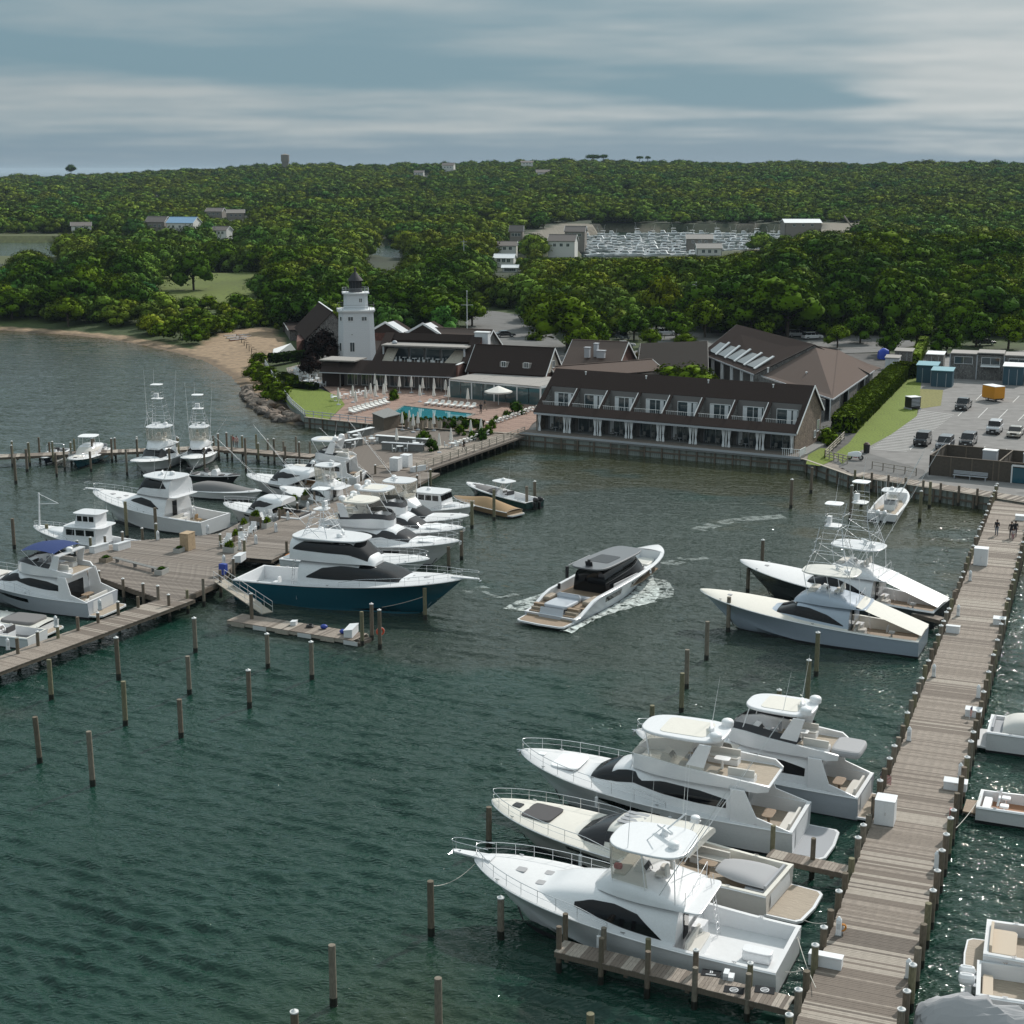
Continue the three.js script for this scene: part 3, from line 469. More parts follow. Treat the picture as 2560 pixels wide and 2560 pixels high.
const openRadar=(o,x,y,z,turn=0.6)=>part(o,'radar_array',[cyl(0.16,0.2,0.26,x,y+0.13,z,10),box(0.16,0.12,1.25,x,y+0.33,z,turn)],M_white2);
const antenna=(o,x,y,z,len,dx=-0.4,dz=0)=>part(o,'antenna',bar([x,y,z],[x+dx,y+len,z+dz],0.018,4,0.006),M_white2);
const cleat=(x,y,z,r=0)=>join([box(0.26,0.03,0.04,x,y+0.09,z,r),cyl(0.018,0.025,0.09,x - 0.04,y+0.045,z,5),cyl(0.018,0.025,0.09,x+0.04,y+0.045,z,5)]);
function deckGear(o,h,list,mat=M_white2){// hatches [s, z, length, width, material]
for(const [s,z,l,w,m] of list){const y=h.ys(s)+0.03+0.13*(1 - (z/Math.max(h.b(s),0.3)) ** 2)*clamp(h.b(s));part(o,'hatch',ovalSlab(l,w,0.06,s*h.L,y - 0.01,z,6),m||mat);}
const cl=[];for(const s of [0.12,0.45,0.88]) for(const z of [-1,1]) cl.push(cleat(s*h.L,h.ys(s)+0.02,z*(h.b(s) - 0.1)));part(o,'cleats',cl,M_steel);
}
function fender(o,h,s,z){const q=h.side(s,1,z);part(o,'fender',[bar([q[0],q[1] - 1.0,q[2]+z*0.13],[q[0],q[1] - 0.35,q[2]+z*0.13],0.11,8),bar([q[0],q[1] - 0.35,q[2]+z*0.13],[q[0],q[1]+0.05,q[2]],0.012,4)],M_white2);}
function seat(o,x,y,z,m=M_cushion,turn=0,name='helm_seat'){const g=new THREE.Group();g.name=name;g.position.set(x,y,z);g.rotation.y=turn;o.add(g);part(g,'cushion',[place(ovalSlab(0.55,0.55,0.16,0,0.5,0,5)),place(ovalSlab(0.62,0.52,0.14,0,0,0,5),-0.28,0.85,0,0,0,Math.PI/2 - 0.15)],m);part(g,'pedestal',cyl(0.06,0.12,0.5,0,0.25,0),M_steel);return g;}
function bench(o,x,y,z,l,w,m=M_cushion,h=0.42,back=0){const g=[box(l,h - 0.1,w,x,y+(h - 0.1)/2,z)],c=[ovalSlab(l,w,0.13,x,y+h - 0.11,z,9)];if(back) c.push(box(back===1||back===-1?0.14:l,0.42,back===1||back===-1?w:0.14,x+(Math.abs(back)===1?back*(l/2 - 0.07):0),y+h+0.18,z+(Math.abs(back)===2?Math.sign(back)*(w/2 - 0.07):0)));const b=part(o,'bench_seat',g,M_white2);part(b,'cushion',c,m);}
function console_(o,x,y,z,w=0.9,h=1.0,d=0.7){const c=part(o,'helm_console',profile([[-d/2,0],[d/2,0],[d/2 - 0.05,h*0.7],[d/4,h],[-d/4,h*0.92],[-d/2,h*0.6]],w,0.03).translate(x,y,z),M_white);part(c,'steering_wheel',new THREE.TorusGeometry(0.19,0.018,5,14).rotateY(Math.PI/2).rotateZ(-0.5).translate(x - d/2 - 0.08,y+h*0.75,z),M_black);part(c,'instrument_panel',box(0.02,0.26,w*0.7,x - d/3 - 0.035,y+h*0.8,z,0,0,-0.65),M_black);}
function outriggers(o,x,y,w,len,dx,dy,dz,m=M_white2){for(const s of [-1,1]){const a=[x,y,s*w],b=[x+dx*len,y+dy*len,s*(w+dz*len)];const p=part(o,'outrigger',[bar(a,b,0.03,5,0.01)],m);part(p,'spreader',[bar([lerp(a[0],b[0],0.25),lerp(a[1],b[1],0.25)+0.35,lerp(a[2],b[2],0.25)],b,0.007,3),bar([lerp(a[0],b[0],0.25),lerp(a[1],b[1],0.25) - 0.3,lerp(a[2],b[2],0.25)],[lerp(a[0],b[0],0.25),lerp(a[1],b[1],0.25)+0.35,lerp(a[2],b[2],0.25)],0.012,4)],m);}}
function tower(o,x0,x1,y,w,H,top=1){// tuna tower of bent pipe with a ladder and a small control platform
const g=[],r=0.032,xt=(x0+x1)/2,k=0.42;for(const z of [-1,1]){for(const x of [x0,x1]) g.push(tube([[x,y,z*w],[lerp(x,xt,0.35),y+H*0.5,z*w*0.78],[lerp(x,xt,k+0.1),y+H,z*w*0.55]],r,5,false,10));for(const t of [0.25,0.5,0.75]) g.push(bar([lerp(x0,xt,t*0.5),y+H*t,z*w*(1 - 0.45*t)],[lerp(x1,xt,t*0.5),y+H*t,z*w*(1 - 0.45*t)],0.022));}
for(const x of [x0,x1]) for(const t of [0.33,0.66]) g.push(bar([lerp(x,xt,t*0.5),y+H*t,-w*(1 - 0.45*t)],[lerp(x,xt,t*0.5),y+H*t,w*(1 - 0.45*t)],0.022));
g.push(bar([x0,y+0.1,-w],[lerp(x1,xt,0.25),y+H*0.5,-w*0.78],0.018),bar([x0,y+0.1,w],[lerp(x1,xt,0.25),y+H*0.5,w*0.78],0.018));
const t=part(o,'tower_frame',g,M_steel),lad=[];for(const z of [-0.2,0.2]) lad.push(bar([x0+0.1,y,w*0.8+z],[xt - 0.35,y+H,w*0.4+z],0.016));for(let i=1;i<10;i++) lad.push(bar([lerp(x0+0.1,xt - 0.35,i/10),y+H*i/10,lerp(w*0.8,w*0.4,i/10) - 0.2],[lerp(x0+0.1,xt - 0.35,i/10),y+H*i/10,lerp(w*0.8,w*0.4,i/10)+0.2],0.014,4));part(t,'ladder',lad,M_steel);
part(o,'tower_platform',[ovalSlab(1.35,1.5,0.07,xt,y+H,0,4)],M_white2);
const rail=[];for(const q of [0.45,0.9]) rail.push(tube([[xt - 0.6,y+H+q,-0.65],[xt+0.5,y+H+q,-0.65],[xt+0.66,y+H+q,0],[xt+0.5,y+H+q,0.65],[xt - 0.6,y+H+q,0.65]],0.018,5,false,24));for(const [a,b] of [[-0.6,-0.65],[0.5,-0.65],[0.66,0],[0.5,0.65],[-0.6,0.65]]) rail.push(bar([xt+a,y+H,b],[xt+a,y+H+0.9,b],0.016));part(o,'tower_rail',rail,M_steel);
part(o,'tower_console',box(0.35,0.6,0.6,xt+0.35,y+H+0.5,0),M_white2);
if(top){const p=part(o,'sun_shade',ovalSlab(1.5,1.55,0.07,xt,y+H+1.9,0,4),M_white2),l=[];for(const a of [-0.55,0.55]) for(const b of [-0.6,0.6]) l.push(bar([xt+a,y+H+0.9,b],[xt+a,y+H+1.93,b],0.018));part(p,'struts',l,M_steel);antenna(o,xt,y+H+1.95,0.4,2.2,-0.2);}
}
function outboards(o,n,y=0.55,m=M_black,w=0.75){for(let i=0;i<n;i++){const z=(i - (n - 1)/2)*w;const e=part(o,'outboard_engine',[ovalSlab(0.78,0.5,0.62,-0.45,y+0.15,z,3,0.2),box(0.3,0.9,0.2,-0.35,y - 0.35,z),box(0.55,0.05,0.34,-0.4,y - 0.62,z)],m);part(e,'bracket',box(0.3,0.4,0.34,-0.05,y,z),M_steel);}}
function hardtopPosts(o,list,r=0.03){part(o,'hardtop_supports',list.map(([a,b])=>bar(a,b,r,6)),M_white2);}
function transomDoor(o,h){part(o,'transom_door',box(0.02,h.ys(0) - 0.75,0.6,-0.012,0.4+h.ys(0)/2,h.b(0)*0.45),M_nonskid);}
function boat(name,label,category,bow,stern,group){// group whose origin is the middle of the transom at the waterline, turned to the surveyed berth
const dx=bow[0] - stern[0],dz=bow[1] - stern[1],o=thing(name,label,category,stern[0],0,stern[1],Math.atan2(-dz,dx),group);o.L=Math.hypot(dx,dz);return o;
}
// ---- sport-fishing convertible: high flared bow, deckhouse, flybridge, open cockpit aft
function sportfish(o,q){
const L=q.L,B=q.B??L*0.285,h=Hull({L,B,bow: q.bow??3.1,stern: q.stern??1.5,k: 1.75,rake: 2.6,full: 3.1,flare: 1.9});
const hull=addHull(o,h,q.hull??M_white,q.deck??M_nonskid,{boot: q.boot??M_boot,cock: 0.3,floor: 0.72,cockMat: q.sole??M_nonskid,platform: q.platform??0});
const xa=0.3*L,hb=s=>h.ys(s)+0.05,wB=B/2*0.84,ht=q.house??2.0,mh=q.mat??M_white;
const top=h.ys(0.3)+ht,fr=q.front??0.70;
const st=[[xa,hb(0.3) - 0.35,top,wB,wB*0.86],[0.42*L,hb(0.42) - 0.3,top+0.05,wB*0.99,wB*0.84],[0.52*L,hb(0.52) - 0.2,top - 0.05,wB*0.93,wB*0.78],[(fr - 0.08)*L,hb(fr - 0.08) - 0.1,lerp(top,hb(fr),0.42),wB*0.83,wB*0.66],[fr*L,hb(fr) - 0.03,hb(fr)+0.16,wB*0.66,wB*0.5],[(fr+0.07)*L,hb(fr+0.07) - 0.02,hb(fr+0.07)+0.05,wB*0.42,wB*0.3]];
const sh=Shell(st,4.2),cab=part(o,'deckhouse',sh.geo,mh),gl=q.glass??M_glass;
if(q.windshield) part(cab,'windshield',sh.wrap(0.46,0.76,0.28,0.016,0.0),gl);
for(const z of [-1,1]) part(cab,'side_window',sh.pane(q.sidePane??[[0.1,0.36,0.4],[0.2,0.38,0.68],[0.38,0.42,0.78],[0.5,0.5,0.72],[0.56,0.6,0.63]],z),gl);
part(cab,'cabin_door',box(0.03,1.75,0.75,xa - 0.03,h.ys(0.3)+0.2+0.35,-wB*0.25),gl);
if(q.tint) part(cab,'aft_window',box(0.03,0.8,0.9,xa - 0.03,h.ys(0.3)+1.0,wB*0.4),gl);
// flybridge
const fx0=xa - (q.overhang??0.5),fx1=(q.fbFront??0.53)*L,fy=top - 0.1,fw=wB*0.86,fh=q.enclosed?2.0:0.95;
const fst=[[fx0,fy,fy+(q.enclosed?fh:0.35),fw,fw*0.96],[fx0+0.9,fy,fy+fh*(q.enclosed?1:0.62),fw,fw*0.94],[lerp(fx0,fx1,0.5),fy,fy+fh,fw*0.98,fw*0.9],[lerp(fx0,fx1,0.78),fy,fy+fh*(q.enclosed?0.97:1),fw*0.88,fw*0.78],[fx1,fy - 0.05,fy+fh*(q.enclosed?0.34:0.5),fw*0.68,fw*0.52],[fx1+0.55,fy - 0.25,fy+0.0,fw*0.45,fw*0.3]];
const fs=Shell(fst,4.5),fb=part(o,'flybridge',fs.geo,mh);let ty=fy+fh;
if(q.enclosed){part(fb,'bridge_window',[fs.pane([[0.12,0.5,0.54],[0.24,0.46,0.86],[0.5,0.42,0.9],[0.74,0.4,0.9]],-1),fs.pane([[0.12,0.5,0.54],[0.24,0.46,0.86],[0.5,0.42,0.9],[0.74,0.4,0.9]],1),fs.wrap(0.63,0.8,0.4,0.018,0)],gl);part(o,'hardtop',ovalSlab(fx1 - fx0 - 0.2,fw*2.05,0.14,(fx0+fx1)/2 - 0.45,ty - 0.05,0,3.4,0.18),mh);ty += 0.1;}
else {
console_(o,lerp(fx0,fx1,0.62),fy+0.3,0,1.1,1.05);for(const z of [-0.45,0.45]) seat(o,lerp(fx0,fx1,0.38),fy+0.45,z,q.seats??M_cushion);
bench(o,lerp(fx0,fx1,0.8),fy+0.6,0,0.7,fw*1.2,M_cushion,0.42);
const hy=fy+2.55,hl=(q.topL??0.25)*L,hx=lerp(fx0,fx1,0.5)+(q.topX??0.1);part(o,'hardtop',ovalSlab(hl,fw*2.0,0.13,hx,hy,0,3.2,0.12),q.topMat??M_white);
const p=[];for(const z of [-1,1]){p.push([[fx0+0.5,fy+0.2,z*fw*0.95],[hx - hl*0.4,hy,z*fw*0.9]],[[lerp(fx0,fx1,0.45),fy+0.7,z*fw*0.93],[hx,hy,z*fw*0.92]],[[lerp(fx0,fx1,0.85),fy+0.7,z*fw*0.75],[hx+hl*0.42,hy,z*fw*0.72]]);} hardtopPosts(o,p,0.028);
if(q.curtain!==0){const cu=[];for(const z of [-1,1]) cu.push(quadsheet([lerp(fx0,fx1,0.42),fy+0.85,z*fw*0.94],[lerp(fx0,fx1,0.86),fy+0.85,z*fw*0.76],[hx+hl*0.43,hy+0.02,z*fw*0.74],[hx - 0.1,hy+0.02,z*fw*0.93]));cu.push(sheetFrom([0,0.25,0.5,0.75,1].map(t=>{const z=lerp(-0.76,0.76,t)*fw,c=0.5*(1 - (2*t - 1) ** 2);return [[lerp(fx0,fx1,0.86)+c,fy+0.85,z],[hx+hl*0.43+c*0.8,hy+0.02,z*0.97]];}),0));part(o,'clear_enclosure',cu,M_clear);}
ty=hy+0.13;
if(q.lumber!==0){openRadar(o,hx - 0.4,ty,fw*0.3,0.9);dome(o,hx - hl*0.3,ty,-fw*0.3,0.3);}
const rl=[];rl.push(tube([[fx0+0.05,fy+1.0,-fw*0.95],[fx0 - 0.05,fy+1.0,0],[fx0+0.05,fy+1.0,fw*0.95]],0.022,5,false,12));for(const z of [-0.9,-0.3,0.3,0.9]) rl.push(bar([fx0+0.03,fy+0.25,z*fw],[fx0,fy+1.0,z*fw],0.016));part(o,'bridge_rail',rl,M_steel);
}
part(o,'bridge_overhang',ovalSlab(1.5,fw*2,0.09,fx0 - 0.1,fy - 0.02,0,7),mh);
const lad=[];for(const z of [-0.22,0.22]) lad.push(bar([xa - 1.25,0.75,wB*0.55+z],[xa - 0.75,fy+0.6,wB*0.55+z],0.022));for(let i=1;i<8;i++) lad.push(bar([lerp(xa - 1.25,xa - 0.75,i/8),lerp(0.75,fy+0.2,i/8),wB*0.55 - 0.22],[lerp(xa - 1.25,xa - 0.75,i/8),lerp(0.75,fy+0.2,i/8),wB*0.55+0.22],0.018,4));part(o,'bridge_ladder',lad,M_steel);
// cockpit furniture
bench(o,xa - 0.75,0.72,-wB*0.35,0.7,wB*0.95,q.seats??M_cushion,0.62,1);
if(q.chair!==0) seat(o,xa*0.45,0.72,0,q.chair??M_white2,Math.PI,'fighting_chair');
part(o,'bait_station',box(0.6,0.85,1.0,xa - 0.4,1.15,wB*0.35 - 0.2),M_white);
if(q.rail) bowRail(o,h,q.rail,1,0.7);if(q.pulpit) pulpit(o,h,q.pulpit);
deckGear(o,h,q.hatches??[[0.84,0,0.55,0.55],[0.76,-0.6,0.5,0.5],[0.76,0.6,0.5,0.5]],M_paleCanvas);
if(q.rig) outriggers(o,...q.rig(h,{xa,fx0,fx1,fy,fw,ty,wB}));
if(q.tower) tower(o,fx0+0.7,fx1 - 0.4,q.enclosed?ty:fy+2.68,fw*0.85,q.tower);
if(q.antennas) for(const [dx,z,len,lean] of q.antennas) antenna(o,fx0+dx,ty,z*fw,len,lean??-0.3);
return {h,ty,fy,fw,fx0,fx1,wB,xa,cab,hull};
}
// ---- flybridge motor yacht: long glazed saloon, raised bridge with arch and top, swim platform
function motoryacht(o,q){
const L=q.L,B=q.B??L*0.265,h=Hull({L,B,bow: q.bow??3.0,stern: q.stern??1.7,k: 2.0,rake: 2.1,full: 3.2,flare: 1.45,sternW: 0.9}),mh=q.mat??M_white,gl=q.glass??M_glass;
const hull=addHull(o,h,q.hull??mh,q.deck??M_nonskid,{boot: q.boot??M_boot,cock: 0.2,floor: 1.0,cockMat: q.sole??M_paleTeak,platform: q.platform??1.5,platMat: q.platMat??M_paleTeak});
if(q.ports!==0) for(const z of [-1,1]) part(hull,'hull_window',sheetFrom([0.44,0.5,0.56,0.62,0.68].map(s=>[0.52,0.62,0.74].map(t=>{const p=h.side(s,lerp(t,0.63,s>0.66?0.8:0),z);return [p[0],p[1],p[2]+z*0.014];})),0),gl);
const xa=0.2*L,wB=B/2*0.83,top=h.ys(0.3)+2.05,d=s=>h.ys(s)+0.04,fr=q.front??0.73;
const st=[[xa,d(0.2) - 0.45,top - 0.05,wB*0.98,wB*0.9],[0.34*L,d(0.34) - 0.3,top,wB,wB*0.88],[0.47*L,d(0.47) - 0.15,top,wB*0.97,wB*0.82],[0.57*L,d(0.57) - 0.1,top - 0.15,wB*0.9,wB*0.72],[(fr - 0.06)*L,d(fr - 0.06) - 0.05,lerp(top,d(fr),0.5),wB*0.8,wB*0.58],[fr*L,d(fr) - 0.04,d(fr)+0.18,wB*0.62,wB*0.44],[(fr+0.08)*L,d(fr+0.08) - 0.02,d(fr+0.08)+0.05,wB*0.38,wB*0.26]];
const sh=Shell(st,4.2),cab=part(o,'saloon',sh.geo,mh);
const keys=q.sidePane??[[0.04,0.42,0.62],[0.14,0.38,0.7],[0.3,0.38,0.72],[0.42,0.46,0.6],[0.46,0.5,0.84],[0.56,0.42,0.88],[0.68,0.45,0.62]];
for(const z of [-1,1]) part(cab,'side_window',sh.pane(keys,z),gl);
part(cab,'windshield',sh.wrap(0.60,0.78,0.42,0.017,0),gl);
if(q.roofPanel!==0) part(cab,'windshield_brow',sh.wrap(0.5,0.585,0.86,0.03,0),mh);
part(cab,'saloon_door',box(0.03,1.75,wB*1.1,xa - 0.02,1.95,0),gl);
// bridge deck with raised sides sweeping aft over the cockpit
const f0=xa - (q.over??1.5),f1=0.575*L,fy=top - 0.06,fw=wB*0.93;
part(o,'bridge_deck',slab([[f0,-fw*0.8],[f0+0.5,-fw],[0.42*L,-fw*0.98],[f1 - 0.3,-fw*0.66],[f1 - 0.3,fw*0.66],[0.42*L,fw*0.98],[f0+0.5,fw],[f0,fw*0.8]],fy,fy+0.1),mh);
part(o,'bridge_sole',slab([[f0+0.15,-fw*0.78],[f0+0.6,-fw*0.9],[0.42*L,-fw*0.9],[0.42*L,fw*0.9],[f0+0.6,fw*0.9],[f0+0.15,fw*0.78]],fy+0.095,fy+0.115),q.bridgeSole??M_paleTeak);
const cz=[[f0,0.8,0.1],[f0+0.6,1.0,0.34],[lerp(f0,f1,0.35),1.0,0.5],[lerp(f0,f1,0.6),0.99,0.66],[lerp(f0,f1,0.8),0.9,0.8],[f1 - 0.35,0.66,0.7],[f1,0.35,0.5],[f1+0.1,0,0.45]],cw=z=>cz.map(([x,w,hh])=>[[x,fy - 0.12,z*w*fw*1.03],[x - 0.02,fy+0.1+hh,z*w*fw*1.03+z*0.03],[x - 0.04,fy+0.1+hh,z*Math.max(0,w*fw - 0.1)],[x - 0.02,fy+0.05,z*Math.max(0,w*fw - 0.1)]]);
part(o,'bridge_coaming',[sheetFrom(cw(1),0.6),sheetFrom(cw(-1),0.6)],mh);
part(o,'bridge_windscreen',((z)=>[sheetFrom([...cz.slice(2).map(([x,w,hh])=>[[x,fy+0.1+hh,-w*fw],[x - 0.35,fy+0.1+hh+(q.screen??0.5),-w*fw*0.9]]),...[...cz.slice(2,-1)].reverse().map(([x,w,hh])=>[[x,fy+0.1+hh,w*fw],[x - 0.35,fy+0.1+hh+(q.screen??0.5),w*fw*0.9]])],0)])(),q.screenMat??M_greyGlass);
console_(o,lerp(f0,f1,0.74),fy+0.1,-fw*0.35,1.1,1.0);for(const z of [-0.65,-0.1]) seat(o,lerp(f0,f1,0.6),fy+0.1,z*fw,q.seats??M_greyCushion);
bench(o,lerp(f0,f1,0.4),fy+0.1,fw*0.55,1.9,0.7,q.seats??M_cushion,0.45,2);bench(o,lerp(f0,f1,0.2),fy+0.1,-fw*0.55,1.6,0.7,q.seats??M_cushion,0.45,-2);
part(o,'bridge_table',[ovalSlab(0.95,0.7,0.05,lerp(f0,f1,0.38),fy+0.75,fw*0.05,5),cyl(0.06,0.1,0.65,lerp(f0,f1,0.38),fy+0.42,fw*0.05)],M_white2);
let ty=fy+0.1;
if(q.top!==0){
const hl=q.topL??4.6,hx=q.topX??lerp(f0,f1,0.55),hy=fy+2.25;const t=part(o,'hardtop',ovalSlab(hl,fw*1.86,0.2,hx,hy,0,3.2,0.1),q.topMat??M_white);part(t,'roof_panel',ovalSlab(hl*0.55,fw*1.25,0.03,hx - hl*0.02,hy+0.195,0,8),M_creamDeck);
const pl=z=>profile([[-0.5,0],[0.7,0],[-0.25,1.75],[-1.0,1.75]],0.12,0.02).translate(hx - hl*0.22,fy+0.52,z*fw*0.93);for(const z of [-1,1]) part(o,'arch',pl(z),q.archMat??mh);
const p=[];for(const z of [-1,1]) p.push([[lerp(f0,f1,0.84),fy+0.85,z*fw*0.78],[hx+hl*0.4,hy+0.05,z*fw*0.68]]);hardtopPosts(o,p,0.035);ty=hy+0.2;
if(q.sideScreens) for(const z of [-1,1]) part(o,'clear_enclosure',quadsheet([hx - hl*0.1,fy+0.72,z*fw*0.98],[lerp(f0,f1,0.82),fy+0.92,z*fw*0.8],[hx+hl*0.4,hy+0.03,z*fw*0.68],[hx - hl*0.2,hy+0.03,z*fw*0.9]),M_clear);
dome(o,hx - hl*0.42,ty,-fw*0.6,0.38);dome(o,hx - hl*0.42,ty,fw*0.6,0.38);openRadar(o,hx - hl*0.3,ty,0,0.3);
} else {const p=profile([[-0.6,0],[0.3,0],[-0.3,1.3],[-0.9,1.3]],0.1,0.02);part(o,'arch',[p.clone().translate(lerp(f0,f1,0.3),fy+0.5,-fw*0.95),p.translate(lerp(f0,f1,0.3),fy+0.5,fw*0.95),box(0.6,0.1,fw*1.95,lerp(f0,f1,0.3) - 0.6,fy+1.8,0)],mh);dome(o,lerp(f0,f1,0.3) - 0.6,fy+1.85,0,0.33);ty=fy+1.85;}
for(const [dx,z,len] of q.antennas??[[-0.6,0.8,2.6]]) antenna(o,(q.topX??lerp(f0,f1,0.45))+dx,ty,z*fw,len);
// cockpit: bench, table, curved quarters sweeping up to the bridge
bench(o,0.75,1.0,0,0.75,B*0.5,q.seats??M_cushion,0.45,-1);part(o,'cockpit_table',[ovalSlab(0.7,1.3,0.05,xa*0.55,1.68,0,5),cyl(0.06,0.1,0.65,xa*0.55,1.34,0)],M_teak);
const quarter=z=>profile([[0.1,h.ys(0)+0.02],[xa+0.1,h.ys(0.2)],[xa+0.15,fy],[xa - 0.7,fy],[xa*0.6,h.ys(0.1)+0.55]],0.12,0.03).translate(0,0,z*(h.b(0.12) - 0.14));for(const z of [-1,1]) part(o,'quarter_panel',quarter(z),mh);
part(o,'garage_door',sheetFrom([[-1],[-0.5],[0],[0.5],[1]].map(([z])=>[[-0.015 - 0.0,0.5,z*h.b(0)*0.66],[-0.03,0.9,z*h.b(0)*0.66],[-0.015,h.ys(0) - 0.08,z*h.b(0)*0.62]]),0),q.garage??M_nonskid);
bowRail(o,h,0.42,1,0.75);if(q.pulpit!==0) part(o,'anchor',[bar([L - 0.5,h.ys(1)+0.05,0],[L+0.3,h.ys(1) - 0.05,0],0.05),box(0.12,0.3,0.4,L+0.12,h.ys(1) - 0.25,0)],M_steel);
if(q.pad!==0){const pd=0.83;part(o,'sun_pad',ovalSlab(1.9,h.b(pd)*1.25,0.12,(pd - 0.015)*L,h.ys(pd)+0.12,0,6),q.pad??M_cushion);}
deckGear(o,h,q.hatches??[[0.92,0,0.5,0.5]],q.hatchMat??M_white2);
if(q.fenders) for(const [s,z] of q.fenders) fender(o,h,s,z);
return {h,fy,fw,f0,f1,ty,top,cab,hull,sh};
}
// ---- express cruiser: low deckhouse under a hardtop, open cockpit, big platform
function express(o,q){
const L=q.L,B=q.B??L*0.27,h=Hull({L,B,bow: q.bow??2.25,stern: q.stern??1.5,k: 1.9,rake: 1.9,full: 3.1,flare: 1.4,sternW: 0.9}),mh=q.mat??M_white,gl=q.glass??M_greyGlass;
const ck=q.cock??0.42,hull=addHull(o,h,q.hull??mh,q.deck??M_nonskid,{boot: q.boot??M_boot,cock: ck,floor: 0.85,cockMat: q.sole??M_paleTeak,platform: q.platform??1.3,platMat: q.platMat??M_paleTeak});
for(const z of [-1,1]) part(hull,'hull_window',sheetFrom([0.46,0.53,0.6,0.67].map(s=>[0.58,0.68,0.76].map(t=>{const p=h.side(s,t,z);return [p[0],p[1],p[2]+z*0.014];})),0),gl);
const wB=B/2*0.82,d=s=>h.ys(s)+0.04,hh=q.high??1.55,f=q.front??0.66,a=q.aft??0.22,top=h.ys(0.4)+hh;
const st=[[a*L,d(a) - 0.05+hh*0.66,top - 0.12,wB*0.93,wB*0.88],[(a+0.08)*L,d(a+0.08)+hh*0.45,top - 0.02,wB*0.96,wB*0.88],[ck*L,d(ck) - 0.1,top+0.03,wB,wB*0.86],[(ck+0.08)*L,d(ck+0.08) - 0.1,top,wB*0.97,wB*0.8],[(f - 0.07)*L,d(f - 0.07) - 0.07,lerp(top,d(f),0.4),wB*0.88,wB*0.66],[f*L,d(f) - 0.05,d(f)+0.15,wB*0.7,wB*0.5],[(f+0.1)*L,d(f+0.1) - 0.03,d(f+0.1)+0.06,wB*0.42,wB*0.3]];
const sh=Shell(st,4.2),cab=part(o,'deckhouse',sh.geo,mh);
part(cab,'windshield',sh.wrap(0.57,0.80,0.18,0.016,0),gl);
for(const z of [-1,1]) part(cab,'side_window',sh.pane([[0.2,0.5,0.52],[0.3,0.45,0.72],[0.45,0.42,0.78],[0.57,0.4,0.8]],z),gl);
if(q.sunroof) part(cab,'sunroof',sh.wrap(0.38,0.53,0.955,0.03,0),q.sunroof);
part(cab,'cabin_bulkhead',box(0.04,hh*0.8,wB*1.4,ck*L - 0.5,d(ck)+hh*0.3,0),M_black);
bench(o,0.9,0.85,0,1.3,B*0.62,q.seats??M_greyCushion,0.5,-1);bench(o,ck*L*0.6,0.85,wB*0.6,2.2,0.7,q.seats??M_cushion,0.45,2);part(o,'cockpit_table',[ovalSlab(1.0,0.7,0.05,ck*L*0.55,1.5,0,5),cyl(0.06,0.1,0.65,ck*L*0.55,1.17,0)],M_teak);
console_(o,ck*L*0.92,0.85,-wB*0.4,0.9,1.0);seat(o,ck*L*0.8,0.85,-wB*0.4,M_cushion);
bowRail(o,h,0.5,1,0.7);if(q.pad){const pd=0.81;part(o,'sun_pad',ovalSlab(2.0,h.b(pd)*1.1,0.1,pd*L,h.ys(pd)+0.13,0,7),q.pad);}
part(o,'mast',[bar([a*L+0.8,top - 0.1,-0.35],[a*L+0.5,top+0.7,0],0.03),bar([a*L+0.8,top - 0.1,0.35],[a*L+0.5,top+0.7,0],0.03),box(0.5,0.05,0.5,a*L+0.5,top+0.7,0)],M_white2);dome(o,a*L+0.5,top+0.72,0,0.28);
for(const [x,z,len] of q.antennas??[]) antenna(o,a*L+x,top,z*wB,len,-0.15);
deckGear(o,h,q.hatches??[[0.91,0,0.5,0.5]],q.hatchMat??M_greyGlass);
if(q.garage) part(o,'garage_door',sheetFrom([-1,-0.5,0,0.5,1].map(z=>[[-0.03,0.5,z*h.b(0)*0.7],[-0.05,0.9,z*h.b(0)*0.7],[0.02,h.ys(0)+0.03,z*h.b(0)*0.66]]),0),q.garage);
return {h,top,wB,cab,hull,sh};
}
